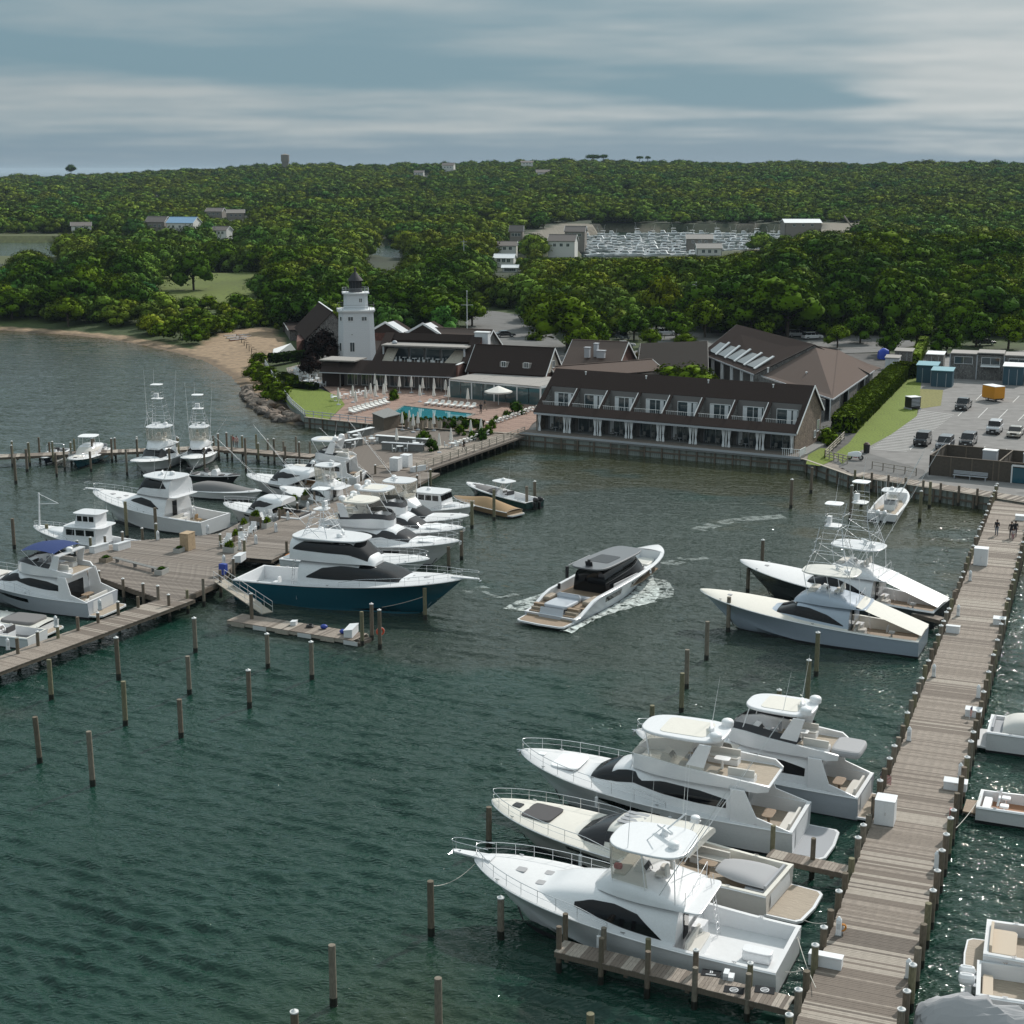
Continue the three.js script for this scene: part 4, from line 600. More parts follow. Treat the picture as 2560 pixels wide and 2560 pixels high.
// ---- open fishing boat with a centre console
function centreConsole(o,q){
const L=q.L,B=q.B??L*0.3,h=Hull({L,B,bow: q.bow??1.45,stern: q.stern??0.95,k: 1.6,rake: 1.1,full: 2.5,flare: 1.6,sternW: 0.95});
addHull(o,h,q.hull??M_white,q.deck??M_nonskid,{boot: q.boot??M_boot,cock: q.cock??0.8,floor: q.floor??0.4,cockMat: q.sole??M_nonskid,coam: 0.2,camber: 0.05});
const x=(q.cx??0.46)*L,y=q.floor??0.4;if(q.noConsole!==1){console_(o,x,y,0,B*0.36,1.15,1.0);part(o,'console_windscreen',quadsheet([x+0.25,y+1.12,-B*0.17],[x+0.25,y+1.12,B*0.17],[x+0.05,y+1.6,B*0.15],[x+0.05,y+1.6,-B*0.15]),M_clear);bench(o,x - 1.15,y,0,0.55,B*0.36,q.seats??M_cushion,0.75,-1);bench(o,x+0.85,y,0,0.6,B*0.32,q.seats??M_cushion,0.42);}
if(q.top){const ty=y+2.15;part(o,'t_top',ovalSlab(q.top[0],B*(q.top[1]??0.72),0.09,x - 0.2,ty,0,4),q.topMat??M_white);const p=[];for(const z of [-1,1]) p.push([[x+0.45,y+0.1,z*B*0.19],[x+0.5,ty,z*B*0.24]],[[x - 0.55,y+0.1,z*B*0.19],[x - 0.75,ty,z*B*0.24]],[[x+0.45,y+1,z*B*0.19],[x - 0.7,ty - 0.1,z*B*0.24]]);part(o,'t_top_frame',p.map(([a,b])=>bar(a,b,0.028,6)),q.frame??M_steel);dome(o,x - 0.1,ty+0.09,0,0.27);for(const z of q.ant??[-0.6]) antenna(o,x - 0.4,ty+0.08,z*B*0.3,q.antLen??3.0);}
if(q.engines) outboards(o,q.engines,0.75,q.engMat??M_black);
bench(o,0.55,y,0,0.5,B*0.6,q.seats??M_cushion,0.4);deckGear(o,h,q.hatches??[[0.88,0,0.4,0.4]]);
if(q.bowRail) bowRail(o,h,0.6,1,0.35);return {h};
}
// ---------------------------------------------------------------- the boats in their berths (surveyed bow and stern, level)
function berth(name,label,category,bow,stern,plat=0,group){
const b=site(...bow),s=site(...stern),D=Math.hypot(b[0] - s[0],b[1] - s[1]),t=plat/D;const o=boat(name,label,category,b,[lerp(s[0],b[0],t),lerp(s[1],b[1],t)],group);return o;
}
// heading and length instead of a hidden stern
function berthBy(name,label,category,bow,head,L){const b=site(...bow),a=head*Math.PI/180;return boat(name,label,category,b,[b[0] - Math.sin(a)*L,b[1]+Math.cos(a)*L]);}
const M_canvasPale=M([0.6,0.59,0.56],0.95),PH='sportfishing boat',MY='motor yacht',CR='cruiser',OB='open boat';
{// nearest on the right: white convertible alongside the finger pier
const o=berth('sportfishing_boat','large white sportfishing boat with open flybridge, nearest on the right beside the short plank pier',PH,[1187,2154,2.75],[1972,2385,1.25]);
const r=sportfish(o,{L: o.L,B: 5.6,rail: 0.5,pulpit: 1.35,house: 1.8,front: 0.75,overhang: 0.35,fbFront: 0.55,topL: 0.245,topX: 0.0,antennas: [[1.2,0.8,4.6,-0.2],[3.2,-0.75,4.2,-0.2]],chair: 0,sidePane: [[0.08,0.14,0.17],[0.2,0.14,0.62],[0.36,0.16,0.72],[0.47,0.2,0.7],[0.53,0.3,0.5]],
rig: (h,k)=>[k.fx0+1.3,k.fy+0.7,k.fw,9.5,-0.45,0.82,0.28]});
part(o,'bait_cooler',[ovalSlab(1.5,0.75,0.55,1.5,0.72,-0.35,5),ovalSlab(1.52,0.77,0.07,1.5,1.26,-0.35,5)],M_white);
part(o,'red_bag',ovalSlab(0.45,0.35,0.3,r.fx1 - 0.7,r.fy+1.0,-0.7,3),M_red);
for(const z of [-1,1]) fender(o,r.h,0.52,z);
part(o,'radar_mast',[bar([r.fx0+2.2,r.ty,0.5],[r.fx0+1.0,r.ty+1.2,1.0],0.05),bar([r.fx0+2.6,r.ty,-0.3],[r.fx0+1.7,r.ty+0.9,-0.1],0.03)],M_white2);
}
{// cream express with grey windshield
const o=berth('express_cruiser','cream hardtop cruiser with grey wraparound windshield, behind the nearest sportfishing boat',CR,[1230,2010,1.95],[2032,2268,0.4],1.9);
const r=express(o,{L: o.L,B: 4.9,mat: M_cream,deck: M_creamDeck,hull: gel(0.62,0.6,0.57),pad: M_darkCushion,sunroof: null,platform: 1.9,garage: M_nonskid,cock: 0.42,aft: 0.25,front: 0.66,high: 1.5,antennas: [[1.9,0.75,3.4],[2.6,-0.7,3.4]],hatches: [[0.9,0,0.6,0.6]]});
const g=[];for(let i=0;i<4;i++) g.push(ovalSlab(1.35,0.34,0.03,0.485*o.L,r.top+0.012,(i - 1.5)*0.46,9));for(const q of g) part(r.cab,'roof_light',q,M_greyCushion);
part(o,'tender_cover',Shell([[0.3,1.45,1.55,1.3,1.0],[0.9,1.5,1.75,1.4,1.1],[2.0,1.5,1.85,1.35,1.0],[3.0,1.55,1.8,1.1,0.8],[3.5,1.6,1.7,0.8,0.5]],4).geo,M_paleCanvas);
fender(o,r.h,0.6,-1);
}
{// large flybridge yacht
const o=berth('motor_yacht','large white flybridge motor yacht with hardtop, in the middle of the near right-hand berths',MY,[1303,1885,2.8],[2082,2112,0.4],1.9);
motoryacht(o,{L: o.L,B: 5.4,bow: 3.1,stern: 1.8,platform: 1.9,topL: 5.3,topX: o.L*0.4,sideScreens: 1,screen: 0.45,screenMat: M_clear,over: 2.0,pad: M_white2,antennas: [[-1.2,0.7,3.0]],fenders: [[0.66,-1],[0.4,-1]],platMat: M_greyCushion,archMat: M_white});
}
{
const o=berthBy('motor_yacht','white flybridge motor yacht behind the large hardtop yacht, stern platform against the pier',MY,[1590,1838,2.4],-64,15.5);
const r=motoryacht(o,{L: 15.5,B: 4.9,bow: 2.8,stern: 1.7,platform: 1.6,topL: 4.4,topX: 5.6,hull: M_silverHull,over: 1.6,screen: 0.4,platMat: M_paleTeak,antennas: [[-1,0.5,3.2],[-0.4,-0.6,2.6]]});
part(o,'ensign_staff',bar([-0.1,1.5,1.2],[-0.9,2.6,1.4],0.018),M_steel);part(o,'ensign',flag(0.9,0.55,-0.55,2.25,1.32),M_flag);
part(o,'sun_lounge',ovalSlab(1.9,2.6,0.5,1.2,3.75,0,5),M_paleCanvas);
}
{// tower boats in the middle distance on the right
const rig=(h,k)=>[k.fx0+1.6,k.fy+1.2,k.fw,13,-0.42,0.88,0.1];
let o=berth('sportfishing_boat','pale blue sportfishing boat with pipe tower, nearer of two by the pier',PH,[1750,1486,2.6],[2309,1592,1.25]);
let r=sportfish(o,{L: o.L,B: 5.4,hull: M_paleBlueHull,mat: M_paleBlueHull,deck: M_creamDeck,windshield: 1,front: 0.64,house: 1.85,tower: 3.9,curtain: 0,rig,sole: M_teak,topMat: M_cream,topL: 0.25,hatches: [[0.86,0,0.4,0.4]],sidePane: [[0.05,0.24,0.27],[0.16,0.26,0.58],[0.3,0.27,0.74],[0.48,0.28,0.8]]});
part(o,'awning',sheetFrom([0,0.33,0.66,1].map(t=>[-1,-0.5,0,0.5,1].map(z=>[lerp(r.fx0+0.2,-0.1,t),lerp(r.fy+0.35,1.9,t) - 0.05*z*z,z*1.85])),0),M_creamDeck);
o=berth('sportfishing_boat','dark hulled sportfishing boat with pipe tower, farther of two by the pier',PH,[1850,1414,2.5],[2355,1522,1.25]);
r=sportfish(o,{L: o.L,B: 5.3,hull: M_darkHull,deck: M_nonskid,windshield: 1,front: 0.64,house: 1.85,tower: 3.9,curtain: 0,rig,sole: M_teak,hatches: [[0.86,0,0.4,0.4]],sidePane: [[0.05,0.24,0.27],[0.16,0.26,0.58],[0.3,0.27,0.74],[0.48,0.28,0.8]]});
part(o,'awning',sheetFrom([0,0.33,0.66,1].map(t=>[-1,-0.5,0,0.5,1].map(z=>[lerp(r.fx0+0.2,-0.1,t),lerp(r.fy+0.35,1.9,t) - 0.05*z*z,z*1.85])),0),M_white2);
}
{// by the quay wall
const o=berth('centre_console_boat','open fishing boat with white top and rod racks, moored bow-on to the quay wall',OB,[2255,1222,1.3],[2205,1286,0.9]);
centreConsole(o,{L: o.L,B: 3.5,top: [2.6,0.66],engines: 2,engMat: M_white2,seats: M_greyCushion,hull: M_white,sole: M_paleTeak,ant: [-0.6,0.6]});
const g=[];for(let i=0;i<5;i++) g.push(bar([1.5+i*0.12,2.3,-0.8+i*0.4],[0.9+i*0.1,4.6,-0.9+i*0.42],0.014,4));part(o,'fishing_rods',g,M_white2);
const d=berth('dinghy','small white dinghy moored across the stern of the quay fishing boat','dinghy',[2172,1280,0.4],[2228,1292,0.4]);centreConsole(d,{L: d.L,B: 1.6,bow: 0.7,stern: 0.5,noConsole: 1,floor: 0.2,hatches: []});
}
{// the yacht under way
const s=site(1347,1562,0.3),b=site(1646,1374,2.0),D=Math.hypot(b[0] - s[0],b[1] - s[1]),t=1.9/D;
const o=boat('day_yacht','silver-white open yacht with dark grey hardtop and teak stern, under way in mid harbour',MY,b,[lerp(s[0],b[0],t),lerp(s[1],b[1],t)]),L=o.L,B=5.6;
const h=Hull({L,B,bow: 2.5,stern: 1.6,dip: 0.95,k: 1.5,rake: 1.2,full: 3.6,flare: 1.25,sternW: 0.95});
const hull=addHull(o,h,M_silverHull,M_white,{cock: 0.9,floor: 0.55,coam: 0.34,cockMat: M_nonskid,platform: 1.9,platMat: M_teak,rub: M_silverHull});
for(const z of [-1,1]) for(const [a,c] of [[0.26,0.4],[0.5,0.64],[0.76,0.85]]) part(hull,'hull_window',sheetFrom([0,0.33,0.66,1].map(q=>[0.5,0.66,0.8].map(t=>{const s=lerp(a,c,q),p=h.side(s,t,z);return [p[0],p[1],p[2]+z*0.015];})),0),M_glass);
for(const z of [-1,1]) part(hull,'hull_vent',new THREE.TorusGeometry(0.2,0.05,6,16).rotateY(0.15*z).translate(0.67*L,h.ys(0.67) - 0.33,z*(h.b(0.67)+0.03)),M_steel);
// stern: bathing platform, two flights of teak steps, flush sun pad over the garage
for(const z of [-1,1]) for(let i=0;i<4;i++) part(o,'step',box(0.42,0.26,1.15,0.1+i*0.4,0.42+i*0.23,z*1.75),i % 2?M_teak:M_paleTeak);
part(o,'main_sole',slab([[2.2,-2.35],[0.62*L,-2.4],[0.85*L,-1.6],[0.85*L,1.6],[0.62*L,2.4],[2.2,2.35]],0.95,1.05),M_teak);
part(o,'garage_door',box(0.08,0.85,2.35,0.3,0.85,0,0,0,-0.35),M_silverHull);
part(o,'sun_pad',[ovalSlab(2.7,2.4,0.34,2.1,1.1,0,7),ovalSlab(0.4,2.4,0.75,3.5,1.1,0,6)],M_silverHull);part(o,'aft_bench',[ovalSlab(0.75,3.6,0.42,4.4,1.05,0,7)],M_greyCushion);
part(o,'side_seat',[ovalSlab(2.4,0.7,0.45,4.1,1.05,1.95,8),ovalSlab(1.6,0.7,0.45,3.4,1.05,-1.95,8)],M_paleTeak);
const st=[[0.34*L,1.05,3.2,1.75,1.55],[0.45*L,1.05,3.42,1.8,1.6],[0.58*L,1.05,3.45,1.75,1.5],[0.66*L,1.05,3.3,1.6,1.3],[0.73*L,1.1,2.3,1.35,1.05],[0.76*L,1.15,1.9,1.2,0.9]];
const sh=Shell(st,5.5),cab=part(o,'glass_house',sh.geo,M_glass);
part(cab,'hardtop',ovalSlab(0.43*L,3.9,0.17,0.505*L,3.44,0,4.5,0.14),M_greyTop);part(cab,'roof_edge',[quadsheet([0.31*L,3.46,-1.9],[0.5*L,3.46,-1.92],[0.5*L,3.58,-1.92],[0.31*L,3.56,-1.9],0.03)],M_white);
part(cab,'sunroof',ovalSlab(0.13*L,2.2,0.03,0.47*L,3.6,0,9),M_greyGlass);
for(const z of [-1,1]) part(cab,'bulwark_panel',[box(0.22*L,0.75,0.08,0.5*L,1.45,z*1.95)],M_white);
part(o,'foredeck_pad',[ovalSlab(2.6,2.4,0.32,0.84*L,1.35,0,5,0.35)],M_cream);part(o,'foredeck_trunk',ovalSlab(2.2,2.9,0.45,0.79*L,1.05,0,5,0.2),M_white);
part(o,'radar_mast',[box(0.12,0.45,0.7,0.33*L,3.82,0,0,0,0.3),cyl(0.14,0.16,0.24,0.33*L,4.1,0,10)],M_black);
part(o,'fender',[cyl(0.16,0.16,1.1,0.3*L,2.9,-1.95,10),cyl(0.14,0.14,0.5,0.26*L,1.7,-2.3,8)],M_black);
part(o,'helm_seats',[box(0.5,1.1,1.6,0.4*L,1.5,0)],M_darkCushion);
}
{// blue hulled flagship on the left quay
const o=berth('sportfishing_boat','big teal-blue hulled sportfishing yacht with white enclosed bridge and raised outriggers',PH,[1160,1464,2.9],[622,1447,1.3]);
const r=sportfish(o,{L: o.L,B: 6.2,bow: 3.6,stern: 1.95,hull: M_blueHull,boot: M_blueHull,rub: M_white2,enclosed: 1,windshield: 1,house: 2.3,front: 0.76,fbFront: 0.6,rail: 0.5,pulpit: 1.5,overhang: 0.9,sidePane: [[0.08,0.36,0.4],[0.18,0.32,0.72],[0.34,0.28,0.82],[0.48,0.28,0.86]],rig: (h,k)=>[k.fx0+3.0,k.ty,k.fw*0.8,13.5,-0.72,0.68,0.12]});
tower(o,r.fx0+1.0,r.fx0+3.6,r.ty - 0.05,r.fw*0.7,2.4,1);dome(o,r.fx0+4.4,r.ty,0.6,0.3);openRadar(o,r.fx0+4.2,r.ty,-0.5);
for(const z of [0.3,0.45]) part(o,'bridge_antenna',bar([r.fx0+5,r.ty,z],[r.fx0+2.2,r.ty+3.4,z],0.018,4),M_white2);
}
{// the row behind it
let o=berthBy('express_cruiser','white express cruiser with grey windshield, next to the teal-blue yacht',CR,[1073,1404,2.2],112,15.5);express(o,{L: 15.5,B: 5.0,bow: 2.5,high: 1.9,aft: 0.2,hatches: [[0.9,0,0.6,0.6]],hatchMat: M_white2,seats: M_orange});
o=berthBy('motor_yacht','white motor yacht with long grey glass saloon and open bridge, second beyond the teal-blue yacht',MY,[1148,1366,2.2],112,17.5);let r=motoryacht(o,{L: 17.5,B: 5.4,bow: 2.8,stern: 1.7,glass: M_greyGlass,topL: 3.6,topX: 6.4,topMat: M_creamDeck,over: 1.2,platform: 1.4,pad: M_white2,sideScreens: 1});
o=berthBy('motor_yacht','white flybridge yacht with maroon-grey windshield, third beyond the teal-blue yacht',MY,[1158,1330,2.2],112,16);motoryacht(o,{L: 16,B: 5.2,bow: 2.7,stern: 1.7,glass: M_greyGlass,topL: 3.8,topX: 5.8,over: 1.2,platform: 1.3,pad: M_white2,sideScreens: 1});
o=berthBy('sportfishing_boat','white sportfishing boat with dark windshield and long raised outriggers, behind the third motor yacht',PH,[1172,1302,2.0],113,14);sportfish(o,{L: 14,B: 5.0,bow: 2.6,stern: 1.4,windshield: 1,front: 0.68,house: 1.8,rig: (h,k)=>[k.fx0+1.6,k.fy+1.0,k.fw,11,-0.72,0.68,0.12],hatches: [[0.86,0,0.4,0.4]]});
o=berthBy('pilothouse_boat','small white pilothouse boat with square cabin windows, at the end of the left-hand row','fishing boat',[1188,1272,1.6],114,10.5);pilothouse(o,{L: 10.5,B: 4.0,bow: 2.0,H: 2.0});
}
function pilothouse(o,q){
const {L,B}=q,h=Hull({L,B,bow: q.bow??1.75,stern: 1.0,k: 1.6,rake: 1.2,full: 2.4,flare: 1.6});addHull(o,h,q.hull??M_white,M_nonskid,{cock: 0.34,floor: 0.55});
const y=h.ys(0.45) - 0.05,x0=(q.x0??0.36)*L,x1=(q.x1??0.64)*L,w=B*0.36,H=q.H??1.75;const c=part(o,'pilothouse',profile([[x0,y - 0.5],[x1+0.35,y],[x1,y+H],[x0 - 0.02,y+H]],w*2,0.05),M_white);part(o,'pilothouse_roof',ovalSlab(x1 - x0+1.0,w*2.25,0.1,(x0+x1)/2 - 0.25,y+H - 0.02,0,6),M_white);
for(const z of [-1,1]) for(let i=0;i<3;i++) part(c,'window',box((x1 - x0)*0.26,0.6,0.03,lerp(x0,x1,0.18+i*0.31),y+H - 0.52,z*(w+0.005)),M_glass);for(let i=0;i<3;i++) part(c,'windshield',box(0.03,0.62,w*0.58,x1+0.13,y+H - 0.5,(i - 1)*w*0.64,0,0,0.19),M_glass);
part(o,'trunk_cabin',Shell([[x1,h.ys(0.6) - 0.1,h.ys(0.6)+0.5,w*0.9,w*0.8],[0.75*L,h.ys(0.75),h.ys(0.75)+0.42,w*0.75,w*0.62],[0.84*L,h.ys(0.84),h.ys(0.84)+0.15,w*0.5,w*0.35]],4).geo,M_white);bowRail(o,h,0.55,1,0.5);dome(o,x0+0.8,y+H+0.08,0,0.25);antenna(o,x0+0.3,y+H,w*0.7,3,-0.2);antenna(o,x0+0.3,y+H,-w*0.7,3.2,-0.2);bench(o,0.7,0.55,0,0.55,B*0.55,M_cushion,0.42);deckGear(o,h,[[0.9,0,0.35,0.35]]);
return h;
}
{// covered launch and open boat off the promenade
let o=berth('covered_launch','low launch under a tan canvas cover, moored off the end of the promenade',OB,[1135,1240,1.0],[1287,1280,0.6]);let L=o.L,h=Hull({L,B: 2.9,bow: 1.05,stern: 0.75,k: 1.4,rake: 0.9,full: 2.6,flare: 1.3});addHull(o,h,gel(0.3,0.2,0.11),M_teak,{cock: 0,platform: 0.6,deckFrom: 0});
part(o,'canvas_cover',Shell([[0.3,0.72,0.95,1.25,1.0],[L*0.25,0.75,1.45,1.38,0.7],[L*0.45,0.8,1.75,1.4,0.45],[L*0.7,0.9,1.4,1.2,0.4],[L*0.93,1.0,1.15,0.5,0.2]],2.2).geo,M_tanCanvas);
o=berth('centre_console_boat','dark green open boat with white top and twin outboards, beyond the tan covered launch',OB,[1167,1210,1.2],[1338,1256,0.8]);centreConsole(o,{L: o.L,B: 3.2,hull: M_greenHull,top: [2.6,0.72],engines: 2,seats: M_darkCushion,deck: M_nonskid,ant: [0.6]});const lw=o.L;part(o,'bow_cover',Shell([[lw*0.62,0.95,1.35,1.3,0.9],[lw*0.8,1.1,1.5,1.0,0.6],[lw*0.95,1.2,1.35,0.4,0.2]],2.4).geo,M_greyCanvas);
o=berth('motor_yacht','white flybridge cruiser with hardtop, moored nearest the patio railings',MY,[712,1170,1.9],[905,1198,0.9]);motoryacht(o,{L: o.L,B: 4.9,bow: 2.3,stern: 1.5,topL: 3.8,topX: 4.6,over: 0.9,platform: 0.8,screen: 0.3});
o=berth('express_cruiser','white cruiser with tan enclosure, left of the flybridge cruiser by the patio',CR,[618,1192,1.7],[822,1232,0.7]);express(o,{L: o.L,B: 4.5,bow: 2.1,platform: 0.7,high: 1.9,aft: 0.14,cock: 0.4,seats: M_tanCanvas});
o=berthBy('rigid_inflatable','black inflatable boat with upright console beside the sportfishing yacht',OB,[600,1192,0.7],108,7);centreConsole(o,{L: 7,B: 2.6,hull: M_black,deck: M_rubber,sole: M_greyCanvas,engines: 1,cx: 0.5,seats: M_darkCushion,bow: 0.95,stern: 0.75,hatches: []});
o=berthBy('covered_tender','grey covered tender lying behind the white sportfishing yacht',OB,[655,1236,0.9],112,11);L=11;h=Hull({L,B: 3.4,bow: 1.35,stern: 0.9,k: 1.6,rake: 1.2});addHull(o,h,M_white,M_nonskid,{cock: 0,platform: 0.7,deckFrom: 0});part(o,'canvas_cover',Shell([[0.4,0.9,1.25,1.5,1.3],[3,0.95,1.9,1.6,1.2],[6,1.05,1.85,1.5,1.0],[8.5,1.2,1.5,1.1,0.7],[10,1.3,1.42,0.6,0.3]],3).geo,M_greyCanvas);deckGear(o,h,[]);
}
{// left-hand quay
let o=berth('sportfishing_boat','white sportfishing yacht with enclosed bridge and long bow rail, left of the plank platform',PH,[236,1236,2.7],[540,1306,1.2]);let r=sportfish(o,{L: o.L,B: 5.8,bow: 3.3,stern: 1.7,enclosed: 1,house: 2.1,front: 0.7,fbFront: 0.56,rail: 0.5,pulpit: 1.3,sole: M_paleTeak,chair: M_tanCanvas,antennas: [[1,0.6,3.5],[2.6,-0.6,4]],rig: (h,k)=>[k.fx0+1.4,k.fy+0.6,k.fw,10,-0.55,0.8,0.16]});openRadar(o,r.fx0+2.5,r.ty,0);dome(o,r.fx0+1.4,r.ty,0.4);
o=berth('trawler_yacht','small white trawler with wheelhouse windows and a white boat-hoist mast, on the left','trawler',[85,1320,2.0],[330,1362,1.0]);const h=pilothouse(o,{L: o.L,B: 4.4,bow: 2.3,x0: 0.28,x1: 0.6,H: 1.5});
const y=h.ys(0.45)+1.4;const ub=part(o,'upper_wheelhouse',profile([[o.L*0.3,y],[o.L*0.52,y],[o.L*0.49,y+1.45],[o.L*0.3,y+1.45]],2.2,0.05),M_white);for(const z of [-1,1]) for(let i=0;i<3;i++) part(ub,'window',box(0.55,0.55,0.03,o.L*(0.34+i*0.06),y+0.95,z*1.105),M_glass);for(let i=0;i<3;i++) part(ub,'windshield',box(0.03,0.55,0.58,o.L*0.503+0.03,y+0.95,(i - 1)*0.68,0,0,0.2),M_glass);part(ub,'roof',ovalSlab(o.L*0.27,2.5,0.1,o.L*0.4,y+1.42,0,6),M_white);
part(o,'hoist_mast',[bar([o.L - 0.7,h.ys(1) - 0.1,0],[o.L - 0.9,h.ys(1)+3.6,0],0.09,8),bar([o.L - 0.9,h.ys(1)+3.5,0],[o.L - 3.2,h.ys(1)+2.6,0],0.035),bar([o.L - 0.85,h.ys(1)+2.4,0],[o.L - 3.2,h.ys(1)+2.6,0],0.035)],M_white2);
o=berthBy('motor_yacht','white flybridge yacht with royal blue bimini at the left edge',MY,[-95,1452,2.3],-70,14.5);o.position.set(...(()=>{const [x,z]=site(258,1512,0.8);return [x,0,z];})());r=motoryacht(o,{L: 14.5,B: 5.2,bow: 2.9,stern: 1.6,top: 0,hull: M_silverHull,platform: 1.2,over: 0.9,screen: 0.35});
part(o,'bimini',sheetFrom([0,0.25,0.5,0.75,1].map(t=>[-1,-0.6,0,0.6,1].map(z=>[r.f0+1.5+t*3.6,r.fy+2.25+0.22*(1 - (2*t - 1) ** 2) - 0.22*z*z,z*r.fw*1.02])),0),M_blueCanvas);hardtopPosts(o,[[[r.f0+3.2,r.fy+0.6,-r.fw],[r.f0+1.6,r.fy+2.1,-r.fw]],[[r.f0+3.2,r.fy+0.6,r.fw],[r.f0+1.6,r.fy+2.1,r.fw]],[[r.f0+3.2,r.fy+0.6,-r.fw],[r.f0+5,r.fy+2.1,-r.fw]],[[r.f0+3.2,r.fy+0.6,r.fw],[r.f0+5,r.fy+2.1,r.fw]]],0.02);
o=berthBy('covered_tender','low boat with grey deck covers at the left edge beside the dock',OB,[-150,1545,0.9],-72,12);o.position.set(...(()=>{const [x,z]=site(120,1572,0.5);return [x,0,z];})());const hh=Hull({L: 12,B: 3.6,bow: 1.4,stern: 0.95,k: 1.6,rake: 1.2});addHull(o,hh,M_white,M_cream,{cock: 0,platform: 0.7,deckFrom: 0});part(o,'canvas_cover',[ovalSlab(3.4,2.6,0.35,2.4,1.0,0,6),ovalSlab(1.7,1.2,0.35,6.0,1.2,0,6)],M_greyCanvas);part(o,'cushions',ovalSlab(2.2,2.0,0.3,8.2,1.2,0,5),M_darkCushion);deckGear(o,hh,[]);
}
{let o=berthBy('express_cruiser','white cruiser with dark windshield squeezed in left of the dock walkway',CR,[560,1262,1.8],-68,11);express(o,{L: 11,B: 4.2,bow: 2.1,high: 1.8,platform: 0.8,seats: M_darkCushion});
o=berthBy('sportfishing_boat','small white sportfishing boat moored between the patio cruisers and the walkway',PH,[700,1222,1.9],-68,11);sportfish(o,{L: 11,B: 4.3,bow: 2.2,stern: 1.2,windshield: 1,house: 1.5,front: 0.68,hatches: [],rig: (h,k)=>[k.fx0+1.2,k.fy+0.8,k.fw,8,-0.5,0.85,0.1]});
o=berthBy('bowrider','white and grey runabout in the lower left corner of the left dock berths',OB,[-60,1520,0.9],-72,8);o.position.set(...(()=>{const [x,z]=site(95,1602,0.5);return [x,0,z];})());centreConsole(o,{L: 8,B: 3,deck: M_cream,sole: M_greyCanvas,cx: 0.5,bow: 1.4,stern: 1.1,seats: M_darkCushion,hatches: []});}
{// moored stern-to on the far left dock
let o=berth('bowrider','small dark hulled bowrider, leftmost boat on the far dock',OB,[94,1157,0.8],[158,1126,0.6]);centreConsole(o,{L: 8.2,B: 2.7,hull: M_navyHull,boot: M_white2,deck: M_white,sole: M_darkCushion,cx: 0.5,seats: M_darkCushion,bow: 1.1,stern: 0.9,hatches: []});part(o,'tower_arch',[tube([[3.2,0.9,-1.25],[3.0,2.0,-1.15],[3.0,2.15,0],[3.0,2.0,1.15],[3.2,0.9,1.25]],0.04,6,false,20)],M_steel);
o=berth('express_cruiser','white cruiser with turquoise hull side, second boat on the far dock',CR,[168,1164,1.2],[250,1124,0.8]);express(o,{L: 11.5,B: 3.7,hull: M_tealHull,bow: 1.55,stern: 1.05,high: 1.3,platform: 0.7,glass: M_cushion,pad: M_cushion,rub: M_white2});part(o,'t_top',ovalSlab(2.6,2.6,0.1,4.6,3.55,0,4),M_white2);hardtopPosts(o,[-1,1].flatMap(z=>[[[5.2,1.4,z*1.3],[5.4,3.56,z*1.1]],[[3.6,1.4,z*1.3],[3.6,3.56,z*1.1]]]),0.025);
const rig=(h,k)=>[k.fx0+1.6,k.fy+0.8,k.fw,9.5,-0.1,0.98,0.06];
o=berth('sportfishing_boat','white sportfishing boat with tall tower on the far dock, the larger of the two',PH,[335,1158,2.1],[440,1124,1.2]);sportfish(o,{L: 14.2,B: 4.8,bow: 2.2,stern: 1.15,windshield: 1,house: 1.7,front: 0.66,tower: 3.7,rig,hull: M_white,boot: M_boot,hatches: []});
o=berth('sportfishing_boat','slim white boat with open tower on the far dock, the smaller of the two',PH,[462,1154,1.8],[520,1122,1.0]);sportfish(o,{L: 12,B: 3.9,bow: 1.9,stern: 1.05,house: 1.35,front: 0.64,tower: 2.4,rig: (h,k)=>[k.fx0+1.6,k.fy+0.8,k.fw,8,-0.1,0.98,0.06],hatches: [],windshield: 1});
}
